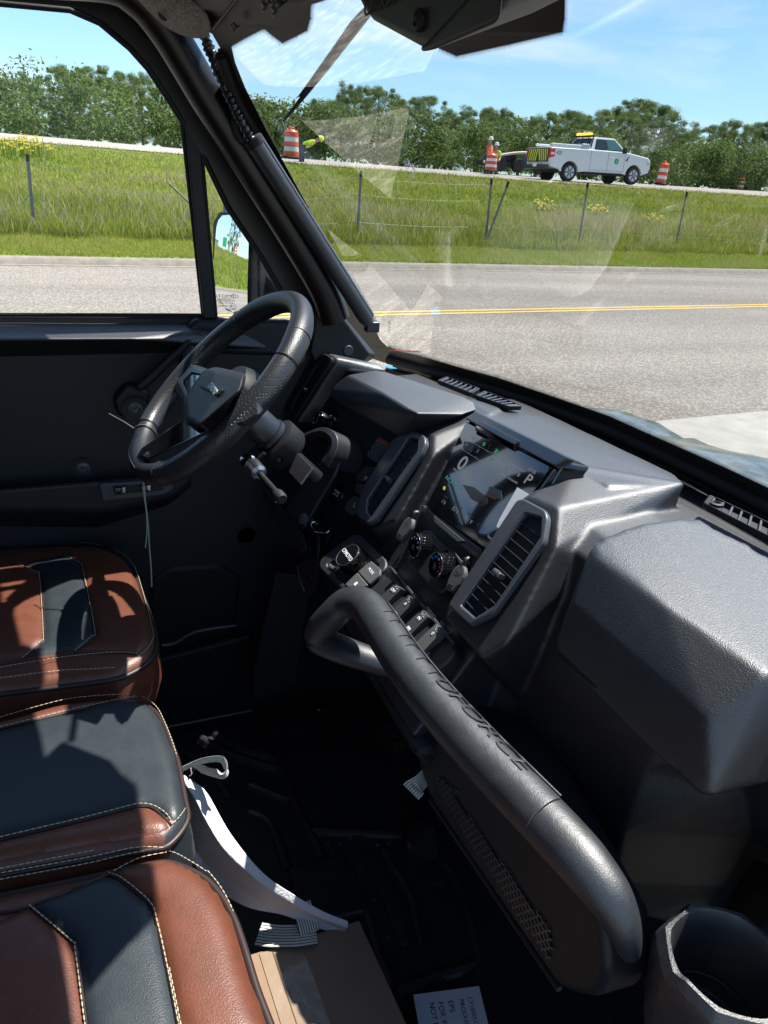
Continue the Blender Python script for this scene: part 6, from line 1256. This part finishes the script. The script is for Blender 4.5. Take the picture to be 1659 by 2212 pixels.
    def stitch(s, pix, lift=.0035, pitch=.0066, rad=.00060):
        pts = catmull([s.on(p) if not isinstance(p, Vector) else p for p in pix], 8); L_ = [0]
        for a, b in zip(pts, pts[1:]): L_.append(L_[-1]+(b-a).length)
        n = int(L_[-1]/(pitch/6)); path = []
        X = np.interp(np.linspace(0, L_[-1], n), L_, [p.x for p in pts]); Yy = np.interp(np.linspace(0, L_[-1], n), L_, [p.y for p in pts]); Zz = np.interp(np.linspace(0, L_[-1], n), L_, [p.z for p in pts])
        for i in range(n): path.append(Vector((X[i], Yy[i], Zz[i]+lift)))
        if len(path) > 3: return tube('stitching', path, 1, M_thread, s.part, n=5, smooth=None, radii=[rad if i % 6 < 4 else .00008 for i in range(n)])
M_piping = mat('dark piping', (.03, .018, .016), .45)
def rear(p, x=-.55): return Vector((x, p.y, p.z))
# driver seat
Zs = .985
dp = [at(r6(*p), z=Zs) for p in ((0, 108), (300, 90), (470, 97), (575, 125), (645, 165), (692, 235), (760, 420), (796, 540), (800, 600), (760, 665), (690, 712), (600, 752), (300, 790), (0, 825))]
dout = [Vector((-.56, dp[0].y+.0, 0))]+dp+[Vector((-.56, dp[-1].y-.004, 0))]
ds = Cushion('driver_seat', dout, Zs, .875, .022, M_brown, 'brown and slate leather driver seat behind the wheel', rnd=.02)
ds.panel('slate_insert', [r6(125, 195), r6(325, 150), r6(405, 195), r6(418, 225), r6(485, 540), r6(480, 560), r6(378, 650), r6(130, 680), r6(222, 590), r6(230, 560), r6(212, 270), r6(190, 245)], M_slate)
ds.panel('centre_panel', [Vector((-.5, 1.33, 0)), r6(95, 200), r6(185, 245), r6(205, 270), r6(226, 560), r6(215, 592), r6(120, 682), Vector((-.5, 1.06, 0))], M_brown, .003)
ds.panel('outer_panel', [r6(330, 150), r6(520, 115), r6(640, 172), r6(690, 240), r6(782, 545), r6(775, 600), r6(700, 662), r6(385, 650), r6(488, 562), r6(490, 540), r6(424, 222), r6(410, 192)], M_brown, .003)
for st in ([r6(-20, 115), r6(300, 94), r6(460, 100), r6(520, 112)], [r6(90, 204), r6(180, 245), r6(203, 275), r6(222, 560), r6(210, 600), r6(118, 684)], [r6(328, 158), r6(405, 198), r6(425, 240), r6(484, 540), r6(470, 575), r6(378, 652)],
           [r6(0, 735), r6(250, 692), r6(500, 662), r6(650, 658), r6(705, 668)], [r6(0, 790), r6(300, 752), r6(520, 740), r6(640, 725), r6(735, 655), r6(780, 590), r6(775, 520), r6(700, 250), r6(650, 172), r6(580, 130)]): ds.stitch(st)
for st in ([r6(86, 200), r6(188, 245), r6(210, 275), r6(229, 560), r6(218, 600), r6(126, 684)], [r6(322, 152), r6(410, 196), r6(420, 240), r6(488, 540), r6(478, 575), r6(382, 654)], [r6(0, 722), r6(250, 682), r6(480, 655), r6(700, 660)]): ds.seam(st, m=M_piping)
tube('piping', [Vector((p.x, p.y, Zs-.014)) for p in ds.o], .0042, M_piping, ds.part, n=8, closed=True)
ds.stitch([Vector((p.x, p.y, Zs-.026)) for p in ds.o[len(ds.o)//3:len(ds.o)*2//3+14][::3]], lift=.0)
hull('seat_base', [Vector((x, y, z)) for x in (-.5, .03) for y in (dp[0].y-.03, dp[-1].y+.03) for z in (.46, .86)], M_dark, ds.part, .02)
hull('backrest', [Vector(v) for v in ((-.56, .93, .96), (-.56, 1.42, .96), (-.66, .93, .96), (-.66, 1.42, .96), (-.70, .97, 1.5), (-.70, 1.38, 1.5), (-.78, .97, 1.5), (-.78, 1.38, 1.5))], M_brown, ds.part, .03)
# middle seat
Zm = .985
mpn = [at(p, z=Zm) for p in (r6(0, 985), r6(300, 902), r6(480, 877), r6(640, 868), r6(725, 878), r6(790, 918), r6(835, 985), r6(905, 1170), r6(946, 1385), r7(893, 400), r7(872, 450), r7(830, 505), r7(780, 548))]
mout = [Vector((-.56, mpn[0].y, 0))]+mpn+[at(r7(400, 600), z=Zm), at(r7(0, 672), z=Zm), Vector((-.56, at(r7(0, 672), z=Zm).y-.0, 0))]
ms_ = Cushion('middle_seat', mout, Zm, .865, .020, [M_brown, M_slate], 'slate leather middle seat with brown edge strips', rnd=.012)
ms_.panel('brown_strip', [r6(-200, 1045), r6(0, 992), r6(300, 908), r6(480, 882), r6(640, 873), r6(690, 880), r6(400, 944), r6(0, 1042), r6(-200, 1100)], M_brown, .002)
ms_.panel('brown_strip', [r7(-150, 590), r7(0, 550), r7(400, 455), r7(600, 402), r7(680, 390), r7(735, 407), r7(778, 442), r7(808, 488), r7(775, 535), r7(400, 596), r7(0, 668), r7(-150, 695)], M_brown, .003)
ms_.panel('slate_insert', [Vector((-.50, mpn[0].y-.035, 0)), r6(0, 1046), r6(400, 948), r6(700, 883), r6(745, 893), r6(792, 925), r6(833, 990), r6(900, 1170), r6(941, 1390), r7(887, 395), r7(865, 440), r7(826, 476), r7(780, 432), r7(735, 397), r7(680, 383), r7(600, 396), r7(400, 448), r7(0, 543), Vector((-.50, at(r7(0, 543), z=Zm).y, 0))], M_slate, .003)
for st in ([r6(0, 990), r6(300, 906), r6(480, 881), r6(660, 871)], [r6(0, 1040), r6(400, 942), r6(690, 880)], [r7(0, 540), r7(400, 446), r7(600, 394), r7(670, 380), r7(730, 390), r7(785, 425), r7(818, 470)],
           [r6(730, 884), r6(785, 922), r6(828, 985), r6(898, 1170), r6(939, 1390), r7(884, 390), r7(850, 445), r7(815, 480)], [r7(0, 690), r7(400, 612), r7(640, 565), r7(755, 560)]): ms_.stitch(st)
for st in ([r6(0, 1046), r6(400, 948), r6(700, 882)], [r7(0, 550), r7(400, 455), r7(600, 402), r7(680, 389), r7(735, 403), r7(812, 480)]): ms_.seam(st, m=M_piping)
tube('piping', [Vector((p.x, p.y, Zm-.013)) for p in ms_.o], .004, M_piping, ms_.part, n=8, closed=True)
hull('seat_base', [Vector((x, y, z)) for x in (-.5, .03) for y in (.62, .86) for z in (.46, .86)], M_dark, ms_.part, .02)
# passenger seat
Zp = .985
ppn = [at(p, z=Zp) for p in (r7(0, 760), r7(400, 680), r7(640, 625), r7(790, 598), r7(900, 638), r7(985, 688), r7(1055, 770), r7(1110, 870), r7(1155, 1000), r7(1215, 1200), r7(1300, 1417))]
e_ = ppn[-1]; pout = [Vector((-.56, ppn[0].y-.002, 0))]+ppn+[Vector((e_.x+.01, .25, 0)), Vector((e_.x-.01, .12, 0)), Vector((e_.x-.06, .09, 0)), Vector((-.56, .09, 0))]
ps = Cushion('passenger_seat', pout, Zp, .86, .030, M_brown, 'brown leather passenger seat with a slate insert, half in sunlight', rnd=.012)
ps.panel('slate_insert', [r7(152, 862), r7(505, 716), r7(570, 738), r7(705, 850), r7(742, 950), r7(790, 1160), r7(870, 1560), r7(450, 1660), r7(408, 1400), r7(362, 1060), r7(345, 1030)], M_slate, .005)
ps.panel('centre_panel', [Vector((-.5, .52, 0)), r7(130, 868), r7(338, 1035), r7(352, 1065), r7(400, 1400), r7(440, 1660), Vector((-.5, .20, 0))], M_brown, .005)
ps.panel('front_bolster', [r7(515, 712), r7(640, 650), r7(790, 612), r7(895, 650), r7(975, 700), r7(1040, 780), r7(1090, 880), r7(1140, 1010), r7(1200, 1210), r7(1290, 1430), r7(1310, 1600), r7(880, 1600), r7(798, 1160), r7(750, 945), r7(712, 842), r7(575, 730)], M_brown, .006)
for st in ([r7(-20, 715), r7(400, 640), r7(640, 590), r7(780, 590)], [r7(0, 742), r7(400, 668), r7(660, 610), r7(800, 606), r7(900, 652), r7(978, 702)], [r7(140, 862), r7(340, 1032), r7(356, 1065), r7(400, 1400), r7(418, 1500)], [r7(515, 708), r7(580, 735), r7(712, 848), r7(748, 950), r7(795, 1160), r7(850, 1440)],
           [r7(540, 700), r7(660, 640), r7(790, 612)], [r7(985, 700), r7(1045, 775), r7(1098, 875), r7(1145, 1010), r7(1205, 1210), r7(1290, 1430)], [r7(803, 1160), r7(862, 1450)]): ps.stitch(st)
for st in ([r7(0, 895), r7(140, 862), r7(510, 712)], [r7(148, 862), r7(345, 1030), r7(360, 1065), r7(405, 1400), r7(425, 1500)], [r7(510, 716), r7(572, 738), r7(706, 850), r7(744, 950), r7(792, 1160), r7(860, 1500)]): ps.seam(st, m=M_piping)
tube('piping', [Vector((p.x, p.y, Zp-.018)) for p in ps.o], .0045, M_piping, ps.part, n=8, closed=True)
hull('seat_base', [Vector((x, y, z)) for x in (-.5, .05) for y in (.12, .58) for z in (.46, .85)], M_dark, ps.part, .02)
hull('seam_bridge', [Vector((x, y, z)) for x, y in ((-.55, .70), (at(r7(770, 570), z=Zp).x-.01, .60), (-.55, .62), (at(r7(770, 570), z=Zp).x-.01, .57)) for z in (.90, .972)], M_brown, ps.part, .006)
hull('backrest', [Vector(v) for v in ((-.56, .10, .96), (-.56, .88, .96), (-.66, .10, .96), (-.66, .88, .96), (-.70, .14, 1.5), (-.70, .86, 1.5), (-.78, .14, 1.5), (-.78, .86, 1.5))], M_brown, ps.part, .03)
# ================================================================== LOOSE THINGS
fm = empty('packing_foam', (0, 0, 0), 'long curved white packing foam strip sagging from the middle seat to the cardboard box', 'packing foam')
E1 = [(870, 232), (940, 280), (990, 330), (1100, 520), (1250, 700), (1400, 805), (1530, 880), (1655, 930)]; E2 = [(866, 262), (925, 350), (975, 450), (1070, 600), (1230, 745), (1380, 845), (1510, 912), (1648, 962)]; E3 = [(880, 400), (905, 560), (960, 640), (1060, 750), (1210, 842), (1380, 880), (1500, 925), (1640, 975)]
zz = [(.86, .855, .78), (.845, .84, .74), (.83, .825, .71), (.79, .78, .67), (.745, .735, .665), (.70, .69, .65), (.665, .655, .625), (.640, .630, .610)]
rows = [catmull([at(r7(*p), z=z[k]) for p, z in zip(E, zz)], 6) for k, E in enumerate((E1, E2, E3))]
n = len(rows[0]); back = [[p+Vector((-.014, .004, -.010)) for p in rows[2]], [p+Vector((-.006, .012, -.020)) for p in rows[0]]]
rr = rows+back; bm = grid_bm([[rr[j][i] for j in range(5)] for i in range(n)], close=True); bm.faces.new(bm.verts[:5][::-1]); bm.faces.new(bm.verts[-5:]); from_bm('foam_sheet', fixn(bm), M_foamw, fm, bevel=.003, smooth=35)
def ribbon(name, path, wv, label, w=.024, closed=False, ns=7, group='striped elastic straps'):
    T = empty(name, path[0], label, 'strap', group); o = Vector(path[0]); P_ = catmull([Vector(p)-o for p in path], 8)
    W_ = [Vector(v) for v in (wv if isinstance(wv[0], (tuple, list, Vector)) else [wv])]; Wp = catmull([W_[min(i, len(W_)-1)] for i in range(len(path))], 8)
    def strip(nm, a, b, h, m):
        rows = []
        for i, p in enumerate(P_):
            t = (P_[min(i+1, len(P_)-1)]-P_[max(i-1, 0)]).normalized(); wd = Wp[i].normalized(); wd = (wd-t*wd.dot(t)).normalized(); nn = t.cross(wd)
            rows.append([p+wd*w*(a-.5)+nn*h, p+wd*w*(b-.5)+nn*h, p+wd*w*(b-.5)-nn*h, p+wd*w*(a-.5)-nn*h])
        bm = grid_bm(rows, close=True); bm.faces.new(bm.verts[:4][::-1]); bm.faces.new(bm.verts[-4:]); return from_bm(nm, fixn(bm), m, T, smooth=40)
    strip('webbing', 0, 1, .0005, mat('dark webbing', (.03, .035, .03), .7))
    for k in range(ns): strip('white_stripe', (k+.12)/ns, (k+.78)/ns, .0009, mat('white elastic', (.66, .68, .62), .7))
    return T
def Z7(u, v, z): return at(r7(u, v), z=z)
ribbon('elastic_strap', [Z7(858, 212, .89), Z7(930, 180, .895), Z7(1000, 163, .90), Z7(1052, 165, .90), Z7(1070, 205, .895), Z7(1052, 232, .885), Z7(1000, 222, .875), Z7(930, 205, .865), Z7(905, 235, .855)], [(.15, -.45, .88)], 'looped striped elastic strap sticking out beside the middle seat', w=.020)
ribbon('elastic_strap', [Z7(1225, 990, .615), Z7(1300, 1000, .617), Z7(1400, 1000, .618), Z7(1500, 985, .620)], [(.25, -1, .1)], 'striped strap lying flat against the far edge of the cardboard box', w=.040, ns=8)
ribbon('elastic_strap', [Z7(1428, 850, .64), Z7(1450, 910, .63), Z7(1470, 985, .62)], [(1, .1, 0)], 'short striped strap hanging below the foam strip', w=.032, ns=8)
ribbon('elastic_strap', [at(r8(980, 690), x=.42), at(r8(930, 745), x=.40), at(r8(890, 785), x=.39)], [(.0, -.35, -.9)], 'dim striped strap hooked behind the lower console', w=.032, ns=8)
# cardboard box
bx = empty('cardboard_box', (.20, .50, .46), 'brown taped cardboard box on the floor beside the passenger seat', 'box'); o = Vector((.20, .50, .46))
BC = [at(r8(12, 1676), z=.61), at(r8(605, 1488), z=.61)]; w1 = (BC[1]-BC[0]); u1 = w1.normalized(); v1 = Vector((u1.y, -u1.x, 0)); v1 = v1 if v1.y < 0 else -v1
v1 = (at(r8(872, 2072), z=.61)-BC[1]).normalized()
A_, B_ = BC[0]-u1*.10-o, BC[1]-o; C3, D3 = B_+v1*.36, A_+v1*.36
hull('carton', ext([A_, B_, C3, D3], (0, 0, -.145)), M_card, bx, .004, 3)
t0, t1 = at(r8(128, 1655), z=.611)-o, at(r8(275, 1607), z=.611)-o
plate('packing_tape', [t0-u1*.022, t1, t1+v1*.35, t0-u1*.022+v1*.35], (0, 0, 1), .0006, M_tape, bx, bevel=.0001)
tube('flap_seam', [t0+Vector((0, 0, .0012))-u1*.002, t0+v1*.35+Vector((0, 0, .0012))], .0007, mat('seam brown', (.16, .10, .06), .8), bx, n=5)
r_ = random.Random(5)
for k in range(6): a = t0+v1*(.06+.03*k)+u1*r_.uniform(-.004, .02)+Vector((0, 0, .0012)); tube('wrinkle_glint', [a, a+v1*r_.uniform(.02, .06)+u1*r_.uniform(-.012, .018)], .0004, mat('tape glint', (.7, .68, .62), .2), bx, n=4)  # pale colour paints the glint along each wrinkle of the tape
# paper sheet
z_ = .492; ppc = [at(r8(*p), z=z_) for p in ((902, 1907), (1266, 1859), (1345, 2180), (960, 2230))]; pp = empty('paper_sheet', ppc[0], 'white printed paper slip lying on the dark floor', 'paper'); o = ppc[0]
plate('sheet', [p-o for p in ppc], (0, 0, 1), .0006, M_paper, pp, bevel=.0001)
hull('booklet', ext([p-o+Vector((0, 0, -.002)) for p in ppc], (0, 0, -.03)), M_dark, pp, .003)
dx = (at(r8(1248, 2068), z=z_)-at(r8(1212, 1925), z=z_)).normalized()
for s, u, v, sz in (('CF1000UZ-8', 1213, 1918, .0105), ('PRODUCT', 1166, 1930, .0105), ('EPS', 1106, 1938, .0125), ('FOR 49', 1050, 1945, .0125), ('NOT FOR', 1002, 1948, .0125)): text('printed_line', s, at(r8(u, v), z=z_+.0009)-o, dx, (0, 0, 1), sz, M_ink_shade, pp, ext_=.00005, align='LEFT')
# cable tie on the rim and the hanging string
a_ = math.atan2((PW(r3(735, 815))-SW).dot(WW), (PW(r3(735, 815))-SW).dot(WU)); p = wp(a_); qn = (p-SW).normalized()
ct = empty('cable_tie', p, 'thin cable tie cinched round the lower left rim with its tail sticking out', 'cable tie'); M_tie = mat('grey nylon', (.10, .11, .10), .4)
tube('loop', [(qn*math.cos(t)+WN*math.sin(t))*.0190 for t in np.linspace(0, 2*math.pi, 21)[:-1]], .0014, M_tie, ct, n=6, closed=True)
hull('tie_head', box_pts(PW(r3(702, 795), .012)-p, .006, .006, .007), M_tie, ct, .001)
tube('tail', [PW(r3(702, 795), .012)-p, PW(r3(630, 748), .035)-p, PW(r3(556, 708), .055)-p], .0013, M_tie, ct, n=6)
hs = PW(r3(728, 1018), -.0); st_ = empty('string_tag', hs, 'thin pale strings hanging straight down from the steering wheel', 'string'); 
yy = hs.y-.01
tube('long_string', catmull([Vector((0, 0, 0))]+[at(r3(*p), y=yy)-hs for p in ((738, 1100), (745, 1180), (757, 1280), (762, 1380), (770, 1480), (775, 1592))], 5), .0010, mat('pale string', (.30, .33, .30), .6), st_, n=5)
tube('short_string', catmull([Vector((0, 0, -.001))]+[at(r3(*p), y=yy-.004)-hs for p in ((735, 1120), (748, 1220), (750, 1310), (742, 1393))], 5), .0009, mat('pale string', (.30, .33, .30), .6), st_, n=5)
tube('knot_loop', [at(r3(*p), y=hs.y)-hs for p in ((728, 1018), (690, 990), (662, 940), (655, 900), (672, 850), (705, 810))], .0009, M_tie, st_, n=5)
# key with fob hanging from the ignition
kf = empty('key_fob', PD(rA(810, 1475), .03), 'silver and black key fob hanging on a strap from the ignition', 'key fob'); o = Vector(kf.location)
def K(u, v, f=.03): return PD(rA(u, v), f)-o
hull('key_head', [K(*p) for p in ((750, 1410, .03), (800, 1400, .03), (800, 1450, .03), (760, 1450, .03), (770, 1420, .04), (795, 1440, .04))], M_zinc, kf, .002)
tube('key_ring', catmull([K(712, 1440, .05), K(718, 1480, .055), K(760, 1505, .055), K(848, 1512, .05), K(852, 1490, .045), K(775, 1480, .045), K(755, 1430, .045), K(725, 1428, .05)], 6, closed=True), .0032, M_chrome, kf, n=8, closed=True)
tube('strap', catmull([K(770, 1520, .05), K(778, 1600, .05), K(775, 1680, .05), K(765, 1750, .05)], 6), .0028, M_rubber, kf, n=8)
tube('wire', catmull([K(715, 1460, .05), K(700, 1560, .045), K(698, 1660, .045), K(730, 1745, .05)], 6), .0012, M_rubber, kf, n=6)
fo = [(598, 1790), (700, 1742), (760, 1742), (785, 1800), (770, 1890), (735, 2030), (690, 2035), (660, 2010), (610, 1880)]
fb_ = hull('fob_shell', [K(u, v, .060) for u, v in fo]+[K(u, v, .045) for u, v in fo], M_dark, kf, .003); tube('fob_edge', [K(u, v, .0605) for u, v in ((735, 1742), (700, 1745), (600, 1792), (612, 1880), (660, 2008))], .0014, M_zinc, kf, n=6)
lathe('fob_button', [(.006, 0), (.006, .002), (.001, .002)], K(700, 1880, .060), ND, M_gloss, kf, n=20); lathe('fob_button', [(.0045, 0), (.0045, .0015), (.003, .0015)], K(718, 1890, .062), ND, M_chrome, kf, n=20)
